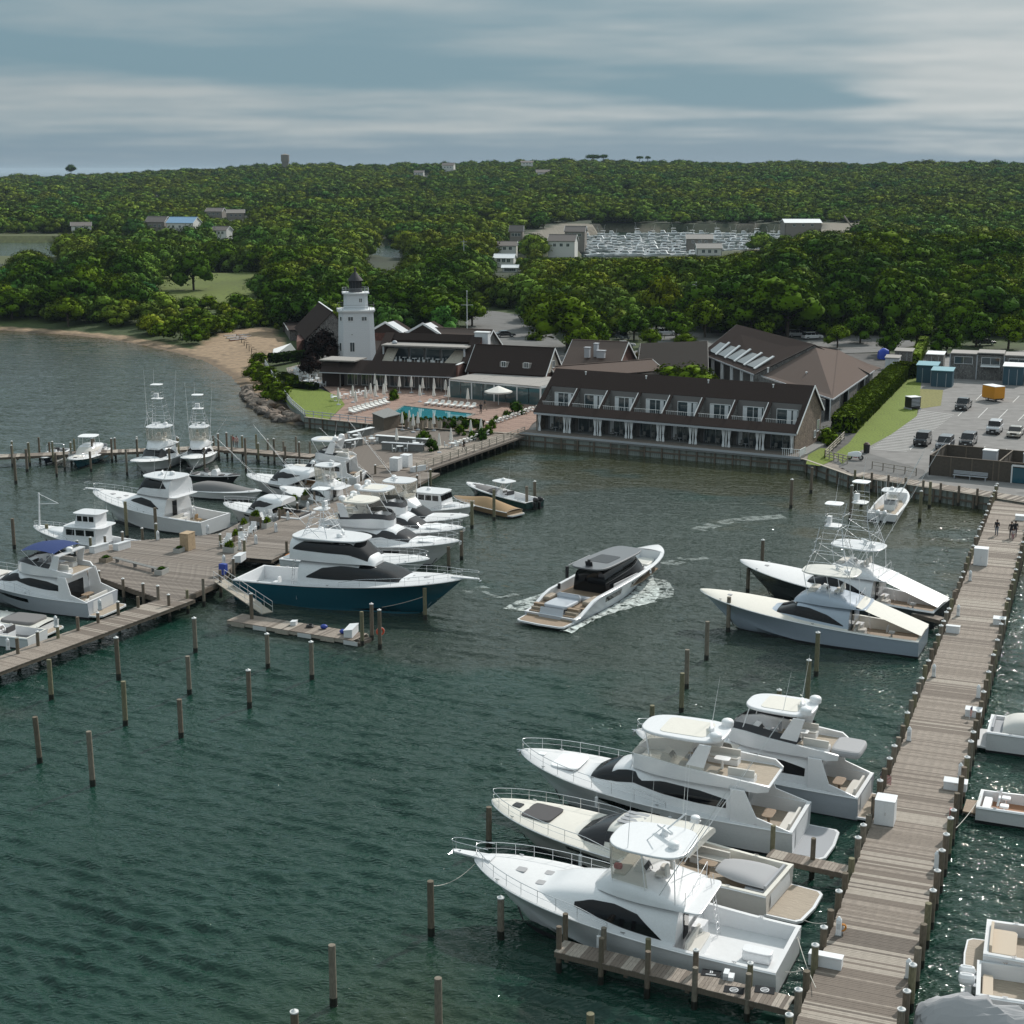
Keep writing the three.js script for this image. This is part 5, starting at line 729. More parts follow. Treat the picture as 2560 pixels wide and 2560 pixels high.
{// right of the pier
let o=boat('express_cruiser','white boat with canvas-covered cockpit, farthest of the boats right of the pier',CR,add2(site(2470,1845,0.4),112,13),site(2470,1845,0.4));express(o,{L: 13,B: 4.2,bow: 1.9,platform: 1.2,platMat: M_nonskid,high: 1.2,hull: M_white,garage: M_white});part(o,'canvas_cover',Shell([[1.0,1.4,1.9,1.5,1.3],[1.8,1.45,2.3,1.55,1.2],[3.2,1.45,2.4,1.5,1.2],[4.4,1.5,2.2,1.4,1.1]],3.6).geo,M_canvasPale);
o=boat('skiff','white open boat with varnished wood cockpit, right of the pier',OB,add2(site(2445,2012,0.6),113,9),site(2445,2012,0.6));centreConsole(o,{L: 9,B: 3.1,bow: 1.4,stern: 1.05,sole: M_wood,floor: 0.45,cx: 0.62,seats: M_white2});part(o,'swim_step',box(0.8,0.1,2.0,-0.4,0.4,0),M_teak);for(const z of [-0.7,0.6]) seat(o,1.6,0.45,z,M_white2,0,'deck_chair');
o=boat('centre_console_boat','white boat with twin outboard engines and sun top, lowest right of the pier',OB,add2(site(2440,2460,0.8),108,11),site(2440,2460,0.8));centreConsole(o,{L: 11,B: 3.6,bow: 1.7,stern: 1.15,top: [3.8,0.85],engines: 2,engMat: M_white2,sole: M_paleTeak,seats: M_interior,cx: 0.5,topMat: M_white});
o=boat('open_yacht','white open yacht with pale canopy, above the lowest boat right of the pier',OB,add2(site(2462,2350,1.3),110,12),site(2462,2350,1.3));express(o,{L: 12,B: 4.2,bow: 1.8,platform: 0.9,high: 1.3,seats: M_interior,glass: M_blueCanvas});
o=boat('covered_tender','small boat under a crumpled grey tarpaulin in the lower right corner',OB,add2(site(2315,2555,0.5),108,7),site(2315,2555,0.5));const h=Hull({L: 7,B: 2.7,bow: 1.2,stern: 0.9,rake: 0.9});addHull(o,h,M_white,M_nonskid,{cock: 0,deckFrom: 0});const ts=Shell([[-0.5,0.5,1.2,0.9,0.5],[0.3,0.8,1.75,1.2,0.7],[1.6,0.85,2.1,1.35,0.6],[3.4,0.9,1.9,1.3,0.5],[5.2,1.0,1.5,0.9,0.4],[6.4,1.1,1.2,0.4,0.2]],2.2).geo;const p=ts.attributes.position;for(let i=0;i<p.count;i++){const q=0.3*noise(p.getX(i)*1.7,p.getY(i)*1.7,p.getZ(i)*1.7)+0.15*Math.abs(noise(p.getX(i)*4,p.getY(i)*4,p.getZ(i)*4));p.setXYZ(i,p.getX(i)+q,p.getY(i)+q,p.getZ(i) - q);} ts.computeVertexNormals();part(o,'tarpaulin',ts,M_paleCanvas);
}
function add2([x,z],head,d){const a=head*Math.PI/180;return [x+Math.sin(a)*d,z - Math.cos(a)*d];}
// ---------------------------------------------------------------- trees
const leafTex=tex(128,128,(u,v)=>{const k=0.96+0.3*tf(u,v,5,9,4);return [k,k,k*0.95];});
const leaf=(r,g,b,tr=0.42)=>M([r,g,b],0.8,{physical: true,transmission: tr,thickness: 0,specularIntensity: 0.06,map: leafTex});
const M_leaf=[leaf(0.11,0.225,0.012),leaf(0.15,0.275,0.012),leaf(0.082,0.19,0.018),leaf(0.2,0.31,0.012),leaf(0.125,0.215,0.035)];
const M_yellowLeaf=leaf(0.3,0.36,0.015,0.5),M_brightLeaf=leaf(0.2,0.32,0.012,0.42),M_maroon=leaf(0.03,0.018,0.018,0.15),M_autumn=leaf(0.22,0.17,0.03,0.4);
const M_bark=M([0.07,0.055,0.042],0.95);
function crown({s=1,R=5,H=9,base=2.2,lobes=12,leaves=1300,size=0.6,shape='round',core=0.8,jitter=0.55}){
const keep=seed;seed=977*s+13;const L=[];
for(let i=0;i<lobes;i++){
const t=i/(lobes - 1),a=i*2.39996+rr(-0.4,0.4);
let y,rad,lr;
if(shape==='cone'){y=base+(H - base)*lerp(0.12,0.92,t);rad=R*0.62*(1 - t*0.9);lr=R*lerp(0.5,0.24,t);}
else if(shape==='umbrella'){y=base+(H - base)*rr(0.5,0.8);rad=R*0.7*Math.sqrt(rnd());lr=R*rr(0.28,0.4);}
else {const q=Math.sqrt(t);y=base+(H - base)*(0.72 - 0.52*q*q*rr(0.5,1.1)) ;rad=R*0.58*q;lr=R*rr(0.4,0.56);if(t<0.15) y=base+(H - base)*0.72;}
L.push([Math.cos(a)*rad,y,Math.sin(a)*rad,lr,lr*rr(0.75,0.95)]);
}
const pos=[],nor=[],uv=[],tri=(P,n)=>{for(const p of P){pos.push(...p);nor.push(...n);uv.push(p[0]*0.2,p[2]*0.2+p[1]*0.13);}};
// heart of each clump: an uneven lump that stops the light
if(core) for(const [x,y,z,r,ry] of L){
const g=new THREE.IcosahedronGeometry(1,1),p=g.attributes.position;
const q=i=>{const a=[p.getX(i),p.getY(i),p.getZ(i)],k=core*(0.85+0.4*noise(a[0]*2+x,a[1]*2+y,a[2]*2+s));return [x+a[0]*r*k,y+a[1]*ry*k,z+a[2]*r*k];};
for(let i=0;i<p.count;i += 3){const P=[q(i),q(i+1),q(i+2)];const e=V3((P[0][0]+P[1][0]+P[2][0])/3 - x,(P[0][1]+P[1][1]+P[2][1])/3 - y,(P[0][2]+P[1][2]+P[2][2])/3 - z).normalize();tri(P,[e.x,e.y,e.z]);}
}
const tot=L.reduce((q,l)=>q+l[3]*l[3],0);
for(const [x,y,z,r,ry] of L){
const n=Math.round(leaves*r*r/tot);
for(let i=0;i<n;i++){
const cz=rr(-0.72,1),ph=rr(0,6.283),sq=Math.sqrt(1 - cz*cz),d=V3(sq*Math.cos(ph),cz,sq*Math.sin(ph)),rad=(0.8+0.3*Math.sqrt(rnd()))*(1+0.22*noise(d.x*2.2+x,d.y*2.2,d.z*2.2+z));
const c=V3(x+d.x*r*rad,y+d.y*ry*rad,z+d.z*r*rad),nn=d.clone().add(V3(rr(-1,1)*0.8*jitter,rr(-0.5,0.9)*jitter,rr(-1,1)*0.8*jitter)).normalize();
const t1=V3(rr(-1,1),rr(-1,1),rr(-1,1)).cross(nn).normalize(),t2=nn.clone().cross(t1),w=size*rr(0.5,1.25),h=w*rr(0.55,1);
const A=c.clone().addScaledVector(t1,-w/2),B=c.clone().addScaledVector(t2,h/2).addScaledVector(nn,0.1*w),Cc=c.clone().addScaledVector(t1,w/2),D=c.clone().addScaledVector(t2,-h/2).addScaledVector(nn,0.1*w);
const sn=d.clone().multiplyScalar(0.6).addScaledVector(nn,0.4).addScaledVector(V3(c.x,c.y - base - (H - base)*0.4,c.z).normalize(),0.6).normalize();const N=[sn.x,sn.y,sn.z];tri([A,B,Cc].map(v=>[v.x,v.y,v.z]),N);tri([A,Cc,D].map(v=>[v.x,v.y,v.z]),N);
}
}
seed=keep;
const g=new THREE.BufferGeometry();g.setAttribute('position',new THREE.Float32BufferAttribute(pos,3));g.setAttribute('normal',new THREE.Float32BufferAttribute(nor,3));g.setAttribute('uv',new THREE.Float32BufferAttribute(uv,2));return g;
}
function trunkGeo(H,r,s=1){
const keep=seed;seed=s*71+5;const g=[tube([[0,-0.4,0],[rr(-0.1,0.1),H*0.25,rr(-0.1,0.1)],[rr(-0.3,0.3),H*0.55,rr(-0.3,0.3)],[rr(-0.3,0.3),H*0.82,rr(-0.3,0.3)]],r,6,false,6)];
for(let i=0;i<4;i++){const a=i*1.7+rr(-0.4,0.4);g.push(bar([0,H*rr(0.22,0.4),0],[Math.cos(a)*H*0.26,H*rr(0.55,0.7),Math.sin(a)*H*0.26],r*0.5,5,r*0.15));}
seed=keep;return join(g);
}
const kinds=[1,2,3,4,5,6].map(s=>({crown: crown({s,R: 5,H: 9.6,base: 1.4,lobes: 12+s % 3}),trunk: trunkGeo(9,0.26,s),H: 9.6}));
const coneKind={crown: crown({s: 21,R: 4.6,H: 10,base: 0.9,lobes: 16,shape: 'cone',leaves: 1500,size: 0.55}),trunk: trunkGeo(9,0.24,21),H: 10};
const umbrellaKind={crown: crown({s: 31,R: 6,H: 10,base: 3,lobes: 10,shape: 'umbrella',leaves: 700,size: 0.8}),trunk: trunkGeo(9.5,0.3,31),H: 10};
const bushKind={crown: crown({s: 41,R: 2.2,H: 2.6,base: -0.5,lobes: 9,leaves: 700,size: 0.34}),trunk: trunkGeo(1.8,0.06,41),H: 2.6};
const bushKind2={crown: crown({s: 43,R: 2.2,H: 2.2,base: -0.4,lobes: 7,leaves: 600,size: 0.36}),trunk: trunkGeo(1.5,0.06,43),H: 2.2};
function tree(kind,m,name,label,x,z,h,wide=1,group,y=groundAt(x,z)){
const k=h/kind.H,o=thing(name,label,name.includes('bush')||name.includes('shrub')?'shrub':'tree',x,Math.max(y,0.1),z,rr(0,6.28),group);
o.scale.set(k*wide,k,k*wide);
part(o,'trunk',kind.trunk,M_bark);part(o,'crown',kind.crown,m);return o;
}
const at=(u,v,h)=>site(u,v,h);
// trees that stand out one by one
{
const T=(kind,m,name,label,u,v,lvl,h,w,group)=>{const [x,z]=at(u,v,lvl);return tree(kind,m,name,label,x,z,h,w,group,lvl);};
T(kinds[0],M_brightLeaf,'maple_tree','broad spreading bright green tree behind the resort roofs beside the drive',1420,872,1.6,12.4,1.42);
T(kinds[2],M_yellowLeaf,'willow_tree','rounded yellow-green tree in front of the dark wood',1655,806,1.6,12,0.95);
T(kinds[1],M_brightLeaf,'garden_tree','small bright flat-topped tree beside the rear car park',2093,868,1.7,5.2,1.25);
T(coneKind,M_leaf[0],'pear_tree','narrow conical tree left of the two conical trees at the car park',2222,884,1.7,7.8,0.86);
T(coneKind,M_leaf[0],'pear_tree','wider conical tree right of the two conical trees at the car park',2366,884,1.7,8.6,1.05);
T(kinds[3],M_leaf[3],'garden_tree','round yellowish tree behind the gable of the dark balcony roof',1915,850,1.7,5.8,1.0);
T(kinds[4],M_leaf[0],'garden_tree','dark spreading tree behind the back lot left of the lamp pole',1640,828,1.7,6.4,1.35);
T(kinds[5],M_leaf[2],'garden_tree','dark spreading tree behind the back lot right of the lamp pole',1775,832,1.7,6.6,1.4);
T(kinds[1],M_brightLeaf,'garden_tree','bright bushy tree by the parked cars of the back lot',1625,868,1.7,4.4,1.25);
T(kinds[3],M_leaf[3],'garden_tree','bushy tree right of the parked cars of the back lot',1712,872,1.7,3.6,1.5);
T(kinds[2],M_autumn,'courtyard_tree','russet and green ornamental tree rising behind the waterfront wing',1535,948,1.7,4.7,1.7);
T(kinds[0],M_autumn,'courtyard_tree','smaller olive ornamental tree beside the long brown roof',1590,940,1.7,4.6,1.1);
T(bushKind,M_brightLeaf,'courtyard_shrub','bright yellow-green shrub showing above the waterfront wing ridge',1735,972,1.7,4.2,1.5);
T(bushKind2,M_brightLeaf,'courtyard_shrub','low bright shrub left of the yellow-green courtyard shrub',1672,966,1.7,3.6,1.5);
for(const [u,v,h,w,m] of [[1455,890,5,1.2,3],[1490,878,5.5,1.2,1],[1585,850,5,1.3,0],[1690,850,5.5,1.3,1],[1830,838,6,1.3,0],[1870,836,5,1.2,3],[1960,832,5,1.3,1],[2150,858,5.5,1.2,0],[2290,868,6,1.1,1],[2440,866,6.5,1.2,0],[2520,872,6,1.2,3],[1340,822,6,1.3,1],[1180,815,5,1.4,3],[1110,800,6,1.3,1],[1060,790,6,1.3,0]]) T(kinds[(u >> 2) % 6],m===3?M_brightLeaf:M_leaf[m],'garden_tree','rounded green tree among the resort roofs and back lot',u,v,1.6,h+1.6,w,'green trees among the resort roofs');
T(kinds[4],M_maroon,'beech_tree','dark maroon tree beside the lighthouse',808,925,1.6,8.2,0.95);
T(kinds[1],M_maroon,'beech_tree','lower dark red-brown tree left of the lighthouse by the patio',778,945,1.6,4.6,1.2);
T(kinds[3],M_brightLeaf,'oak_tree','bright green round-topped tree standing clear in the trees left of the lawn',215,780,2,13,1.0);
}
// woods: jittered stand over all the land that is not built on or kept clear
const clearPx=[[[1130,735],[1330,770],[1360,900],[1130,880]],[[930,690],[1010,650],[1030,690],[960,720]],[[1370,568],[1500,562],[1560,640],[1390,640]]];
const clearZones=clearPx.map(p=>p.map(([u,v])=>site(u,v,3)));
const keepSight=[[1608,1702,660,775,395]];// [u0, u1, v0, v1, distance]: houses that stay in view
function topLimit(u){// how high the crowns reach in the photograph
const P=[[-300,655],[0,655],[50,652],[70,612],[112,612],[130,650],[165,650],[200,590],[380,585],[560,582],[640,600],[860,598],[930,655],[1010,660],[1060,590],[1160,600],[1230,634],[1420,632],[1560,632],[1700,630],[1800,628],[1900,610],[2000,575],[2150,562],[2560,560],[3200,560]];
for(let i=1;i<P.length;i++) if(u<P[i][0]) return lerp(P[i - 1][1],P[i][1],(u - P[i - 1][0])/(P[i][0] - P[i - 1][0]));return 560;
}
function buildWoods(){
const cand=[];
for(let D=300;D<2330;D += (D<700?7.2:D<1200?9:12.5)){
const st=(D<700?7.6:D<1200?10.5:15),half=D*0.43;
for(let x0=-half;x0<half;x0 += st){
const x=x0+rr(-0.42,0.42)*st,z=-D+rr(-0.42,0.42)*st;if(!pointIn(landPoly,x,z)) continue;
const u=HALF+FOCAL*x/-z,d=-z;
const [db]=distTo(beachLine,x,z);if(db<7.5) continue;
if(d<700&&(pointIn(sandPoly,x,z)||pointIn(lawnPoly,x,z)&&rnd()<0.93)) continue;
if(u>660&&d<(u>1300?346:352)) continue;
if(u>540&&u<=660&&d<362) continue;
if(d>590&&d<690&&(u<175||(u>915&&u<1035))) continue;
if(clearZones.some(c=>pointIn(c,x,z))) continue;
if(d>560&&d<1000){if(inWater(x,z)) continue;const near=Math.min(distTo(basin,x,z,true)[0],distTo(pond,x,z,true)[0]);if(near<(d>740?30:9)) continue;}
const y=groundAt(x,z);let h=d<700?rr(7.5,14.5):rr(6,12);
h *= 0.85+0.5*fbm(x*0.012,z*0.012,6,3)*2;
if(d<640){
if(u<700&&d<460){const open=smooth(330,430,u);h *= lerp(rr(0.6,1),rr(0.22,0.4),open*(1 - smooth(440,470,d)));}
const lim=topLimit(u),maxTop=EYE - (lim - HORIZON)/FOCAL*d;h=Math.min(h,(maxTop - y)*rr(0.8,1.03));if(h<1.1) continue;
}
let skip=false;const [,vt]=sight(x,y+h,z),wpx=h*0.45*FOCAL/d;
for(const [u0,u1,v0,v1,kd] of keepSight) if(d<kd+8&&d>kd - 160&&u>u0 - wpx&&u<u1+wpx&&vt<v1){skip=true;break;}
if(skip) continue;
cand.push({x,y,z,h,d,u,size: h/d*(u>-60&&u<2620?1:0.2)});
}
}
cand.sort((a,b)=>b.size - a.size);
const single_=cand.slice(0,285),rest=cand.slice(285);
const words=['dense dark green tree','leafy mid green tree','deep green tree','fresh green tree','grey-green tree'];
for(const t of single_){
const k=Math.floor(rnd()*6),m=Math.floor(clamp(2.4+5*noise(t.x*0.03,t.z*0.03,2)+rr(-1,1),0,4.99));
const where=t.u<700?['behind the sandy beach','trees behind the beach']:t.u<1900?['in the wood behind the resort','trees behind the resort']:['in the wood behind the car park','trees behind the car park'];
tree(kinds[k],M_leaf[m],t.h<4?'bush':'woodland_tree',`${t.h < 4 ? words[m].replace('tree', 'bush') : words[m]} ${where[0]}`,t.x,t.z,t.h,rr(1.0,1.45),`${words[m]}s: ${where[1]}`,t.y);
}
const low=[51,52,53,54].map(s=>crown({s,R: 5.6,H: 9,base: 0,lobes: 8,leaves: 420,size: 0.95,core: 0.86})),fine=[61,62,63].map(s=>crown({s,R: 5.4,H: 9,base: 0.4,lobes: 10,leaves: 1100,size: 0.62,core: 0.84}));
const M_far=leaf(1,1,1,0.36);
for(const [name,set,geos,label] of [['near_wood',rest.filter(t=>t.d<900),fine,'mass of trees in the woods round the inner harbour'],['far_wood',rest.filter(t=>t.d>=900),low,'distant wooded hills along the skyline']]){
const o=thing(name,label,'woods');o.userData.kind='stuff';
geos.forEach((g,gi)=>{
const mine=set.filter((t,i)=>i % geos.length===gi),im=new THREE.InstancedMesh(g,M_far,mine.length),mt=new THREE.Matrix4(),q=new THREE.Quaternion(),cc=new THREE.Color();
mine.forEach((t,i)=>{
q.setFromAxisAngle(V3(0,1,0),rr(0,6.28));const k=t.h/9,w=k*rr(1.0,1.45)*(t.d>900?1.2:1);mt.compose(V3(t.x,t.y - 0.2,t.z),q,V3(w,k,w));im.setMatrixAt(i,mt);
const n=fbm(t.x*0.01,t.z*0.01,3,3)+rr(-0.22,0.22),b=rr(0.65,1.4);cc.setRGB((0.185+0.24*n)*b,(0.28+0.14*n)*b,(0.034 - 0.02*n)*b);im.setColorAt(i,cc);
});
im.name='canopy';im.castShadow=im.receiveShadow=true;o.add(im);
});
}
}
// ---------------------------------------------------------------- things standing on the docks
const M_boxWhite=M([0.74,0.76,0.78],0.45,{map: grain}),M_boxGrey=M([0.5,0.52,0.54],0.5),M_blueBin=M([0.02,0.05,0.3],0.5),M_crate=timber(0.5,0.38,0.25),M_yellow=M([0.5,0.2,0.02],0.6);
const yawPier=Math.atan2(-along[1],along[0]);
function dockBox(label,x,z,y,w,h,d,turn,group,m=M_boxWhite){const o=thing('dock_box',label,'dock box',x,y,z,turn,group);part(o,'chest',profile([[-w/2,0],[w/2,0],[w/2,h*0.78],[-w/2,h*0.9]],d,0.02),m);part(o,'lid',profile([[-w/2 - 0.03,h*0.9],[w/2+0.04,h*0.78],[w/2+0.03,h*0.86],[-w/2 - 0.02,h]],d+0.06,0.015),m);part(o,'latch',box(0.03,0.08,0.1,w/2+0.01,h*0.72,0),M_steel);return o;}
function cabinet(label,u,v,w,h,d){const [x,z]=site(u,v,DECK),o=thing('dock_cabinet',label,'cabinet',x,DECK,z,yawPier);part(o,'body',box(w,h - 0.1,d,0,h/2,0),M_boxWhite);part(o,'top',place(ovalSlab(w+0.06,d+0.06,0.07,0,h - 0.06,0,20)),M_boxWhite);part(o,'plinth',box(w - 0.1,0.1,d - 0.1,0,0.05,0),M_greyTimber);for(const s of [-1,1]) part(o,'door',box(0.02,h - 0.25,d/2 - 0.05,-w/2 - 0.008,h/2,s*d/4),M_boxWhite);part(o,'handle',box(0.03,0.2,0.03,-w/2 - 0.03,h/2,0.06),M_steel);}
cabinet('tall white utility cabinet on the pier beside the large motor yachts',2212,2056,1.15,1.6,1.15);cabinet('tall white utility cabinet on the pier near the strolling people',2451,1412,1.1,1.75,1.3);
const pedestal=thing('power_pedestal','','power pedestal',0,-50,0);part(pedestal,'post',profile([[-0.14,0],[0.14,0],[0.13,0.85],[-0.13,0.85]],0.26,0.02),M_boxWhite);part(pedestal,'light_hood',[cyl(0.05,0.15,0.16,0,0.95,0,10),ball(0.13,0,0.88,0,1,0.7,1)],M_boxWhite);part(pedestal,'socket_panel',box(0.02,0.3,0.18,-0.14,0.55,0),M_boxGrey);part(pedestal,'base',box(0.36,0.06,0.34,0,0.03,0),M_greyTimber);
scene.remove(pedestal);used.power_pedestal=-1;
const peds=[[2334,1692,'left'],[2272,1852,'left'],[2096,2338,'left'],[2395,1540,'left'],[2400,1945,'right'],[2341,2170,'right'],[2270,2445,'right'],[2445,1745,'right'],[2425,1452,'left']];
peds.forEach(([u,v,s],i)=>{const [x,z]=site(u,v,DECK);copy(pedestal,`small white power pedestal on the ${s} side of the main pier`,x,DECK,z,yawPier+(s==='left'?0:Math.PI),`power pedestals on the ${s} side of the pier`);});
[[20,1625],[140,1568],[250,1525],[180,1385],[395,1350],[520,1335],[600,1375],[560,1412],[690,1330],[720,1300],[770,1275],[820,1250],[870,1215],[640,1360]].forEach(([u,v])=>{const [x,z]=site(u,v,DECK);copy(pedestal,'small white power pedestal on the left-hand docks',x,DECK,z,yawPier+1,'power pedestals on the left-hand docks');});
const lowChair=new THREE.Group();lowChair.name='deck_armchair';part(lowChair,'seat',box(0.6,0.08,0.6,0,0.34,0,0,0,-0.12),M_white2);for(let i=0;i<4;i++) part(lowChair,'back_slat',box(0.05,0.8,0.12,0.33,0.72,(i - 1.5)*0.15,0,0,-0.3),M_white2);for(const s of [-0.34,0.34]) part(lowChair,'arm',[box(0.7,0.04,0.12,0,0.6,s),box(0.08,0.6,0.06,-0.28,0.3,s),box(0.08,0.5,0.06,0.25,0.25,s)],M_white2);lowChair.userData={category: 'armchair'};
[[612,1345],[622,1338],[632,1330],[606,1356],[662,1306],[672,1300],[682,1296],[800,1246],[812,1240],[838,1230],[560,1368],[570,1360]].forEach(([u,v],i)=>{const [x,z]=site(u,v,DECK);copy(lowChair,'white slatted armchair on the dock walkway',x,DECK,z,i*0.7,'white armchairs on the dock walkway');});
for(const [u,v,l,w,lab] of [[2064,2412,1.6,0.6,'long low white dock box on the left edge of the pier beside the nearest boat'],[2382,1580,1.1,0.7,'white dock box on the left edge of the pier by the tower boats'],[2388,1972,1.4,0.62,'white dock box on the right edge of the pier beside a red extinguisher'],[2433,1790,1.1,0.6,'pale dock box with a small flag on the right edge of the pier'],[2498,1560,1.0,0.7,'white dock box on the right edge of the pier far from the camera'],[2550,1300,1.0,0.6,'white dock box at the far right end of the pier']]){const [x,z]=site(u,v,DECK);dockBox(lab,x,z,DECK,w,0.62,l,yawPier+Math.PI/2+(u>2385&&u!==2382?Math.PI/2:-Math.PI/2));}
{const [x,z]=site(2424,1782,DECK+0.5);const o=thing('small_flag','small stars and stripes flag on a staff by the pale dock box','flag',x,DECK,z,yawPier);part(o,'staff',bar([0,0,0],[0.3,1.0,0.1],0.012),M_white2);part(o,'cloth',flag(0.7,0.42,0.25,0.95,0.1),M_flag);}
{const [x,z]=site(2378,2052,DECK);const o=thing('fire_extinguisher','red fire extinguisher box on the right edge of the pier','extinguisher',x,DECK,z,yawPier);part(o,'box',box(0.24,0.55,0.24,0,0.5,0),M_red);part(o,'post',box(0.08,0.5,0.08,0,0.12,0),M_timber);}
{const [x,z]=site(2105,2332,DECK);const o=thing('hose_reel','coiled orange hose beside the pedestal on the left of the pier','hose',x,DECK,z,0);part(o,'coil',[new THREE.TorusGeometry(0.18,0.045,6,18).translate(0,0.32,0),new THREE.TorusGeometry(0.17,0.04,6,18).translate(0,0.32,0.08)],M_yellow);part(o,'stand',box(0.1,0.5,0.06,0,0.25,0.04),M_boxGrey);}
// mats with a printed ring emblem, small steps
const matTex=(fn)=>{const c=document.createElement('canvas');c.width=128;c.height=80;const g=c.getContext('2d');g.fillStyle='#15181c';g.fillRect(0,0,128,80);g.strokeStyle=g.fillStyle='#d8dadc';g.lineWidth=5;fn(g);const t=new THREE.CanvasTexture(c);t.colorSpace=THREE.SRGBColorSpace;return t;};
const ring=g=>{g.beginPath();g.arc(64,40,26,0,7);g.stroke();g.beginPath();g.moveTo(44,30);g.lineTo(84,30);g.lineTo(44,50);g.lineTo(84,50);g.stroke();};
for(const [u,v,lab,fn] of [[1778,2432,'dark doormat with a white monogram on the narrow plank pier',g=>{g.font='bold 40px serif';g.fillText('B',50,42);g.fillRect(30,54,68,4);g.fillRect(30,62,68,4);}],[1835,2474,'dark doormat with a white ring emblem, nearer of the two on the plank pier',ring],[1912,2474,'dark doormat with a white ring emblem, beside the pier end of the plank pier',ring]]){const [x,z]=site(u,v,1.23),t=matTex(fn),o=thing('doormat',lab,'mat',x,1.205,z,-0.25);part(o,'pile',new THREE.BoxGeometry(0.95,0.02,0.62).translate(0,0.012,0),M([1,1,1],0.95,{map: t}));}
{const [x,z]=site(1822,2446,1.2),o=thing('boarding_steps','small white boarding steps on the narrow plank pier','steps',x,1.21,z,-0.3);part(o,'tread',box(0.5,0.18,0.5,0,0.09,0),M_boxWhite);part(o,'tread',box(0.25,0.36,0.5,-0.12,0.18,0),M_boxWhite);}
// left platform: crates, benches, planters, bins, boxes
{const [x,z]=site(470,1374,DECK),o=thing('plywood_cabinet','pale plywood cabinet standing on the plank platform','cabinet',x,DECK,z,yawPier);part(o,'body',box(1.3,1.75,1.0,0,0.9,0),M_crate);part(o,'lid',box(1.36,0.05,1.06,0,1.8,0),M_crate);part(o,'door',box(0.02,1.6,0.9,-0.66,0.9,0),M_crate);}
const M_planter=timber(0.27,0.23,0.18),M_planterGrey=M([0.38,0.38,0.36],0.8);
function planter(label,u,v,lvl,w,d,h,m,leafM,group,turn=yawPier,plantH=0.6){const [x,z]=site(u,v,lvl),o=thing('planter',label,'planter',x,lvl,z,turn,group);part(o,'trough',[box(w,h,0.06,0,h/2,d/2),box(w,h,0.06,0,h/2,-d/2),box(0.06,h,d,w/2,h/2,0),box(0.06,h,d,-w/2,h/2,0),box(w,0.05,d,0,0.03,0)],m);part(o,'soil',box(w - 0.1,0.05,d - 0.1,0,h*0.85,0),M_oldTimber);const f=part(o,'foliage',bushKind.crown,leafM);f.scale.set(w/4.2,plantH/2.6,d/4.2);f.position.y=h*0.85;return o;}
function woodBench(label,u0,v0,u1,v1,lvl){const a=site(u0,v0,lvl),b=site(u1,v1,lvl),L=Math.hypot(b[0] - a[0],b[1] - a[1]),o=thing('wooden_bench',label,'bench',a[0],lvl,a[1],Math.atan2(-(b[1] - a[1]),b[0] - a[0]));for(const z of [-0.17,0,0.17]) part(o,'seat_slat',box(L,0.05,0.14,L/2,0.44,z),M_greyTimber);for(const t of [0.08,0.5,0.92]) part(o,'leg',box(0.1,0.42,0.36,L*t,0.21,0),M_greyTimber);}
woodBench('low slatted bench on the near side of the plank platform',285,1404,392,1432,DECK);
planter('low square planter left of the slatted bench on the platform',265,1404,DECK,1.1,0.8,0.45,M_planter,M_leaf[2],null,yawPier,0.3);
planter('grey planter box right of the slatted bench on the platform',404,1434,DECK,1.2,0.8,0.5,M_planterGrey,M_leaf[2],null,yawPier,0.3);
planter('grey planter at the foot of the plywood cabinet',448,1380,DECK,1.0,0.7,0.45,M_planterGrey,M_leaf[2],null,yawPier,0.3);
[[575,1380],[590,1350],[610,1322],[640,1302],[668,1318],[700,1285],[735,1262],[765,1248],[800,1232],[845,1222]].forEach(([u,v],i)=>planter('flower trough with bright foliage on the dock walkway',u,v,DECK,1.3,0.6,0.55,i % 2?M_planter:M_planterGrey,M_brightLeaf,'flower troughs on the dock walkway',yawPier+(i % 3===0?Math.PI/2:0),0.8));
{const [x,z]=site(558,1438,DECK),o=thing('dock_cart','blue plastic dock cart standing on end at the platform edge','cart',x,DECK,z,yawPier);part(o,'tub',profile([[-0.3,0.1],[0.3,0.1],[0.35,1.1],[-0.2,1.15]],0.7,0.05),M_blueBin);for(const s of [-0.35,0.35]) part(o,'wheel',cyl(0.2,0.2,0.07,-0.1,0.2,0,14).rotateX(0).applyMatrix4(new THREE.Matrix4().makeRotationX(Math.PI/2)).translate(0,0.2,s),M_black);}
for(const [u,v,w,lab] of [[248,1378,2.0,'long white dock box by the trawler'],[305,1372,1.8,'second white dock box by the trawler'],[600,1402,1.6,'white dock box behind the teal-blue yacht'],[878,1586,2.0,'long white dock box at the end of the floating dock'],[1045,1178,2.2,'large pale grey dock chest at the start of the promenade'],[735,1562,0.6,'small white box on the floating dock']]){const lvl=u>700&&v>1500?0.5:DECK,[x,z]=site(u,v,lvl);dockBox(lab,x,z,lvl,w>1?0.75:0.5,w>1?0.75:0.4,w,u<400?yawPier+Math.PI*0.45:u>1000?yawPier+1.2:yawPier+Math.PI/2+0.2);}
for(const [u,v,h,lab] of [[990,1176,1.7,'tall white refrigerator cabinet at the patio end of the walkway'],[1016,1168,1.7,'second tall white refrigerator cabinet at the patio end of the walkway']]) cabinet(lab,u,v,1.3,h,1.2);
{const [x,z]=site(951,1590,0.6),o=thing('life_ring','orange life ring hung on the piling at the end of the floating dock','life ring',x,1.0,z,0.3);part(o,'ring',new THREE.TorusGeometry(0.3,0.08,8,20),M([0.6,0.07,0.02],0.6));part(o,'rope',new THREE.TorusGeometry(0.39,0.012,4,20),M_cap);}
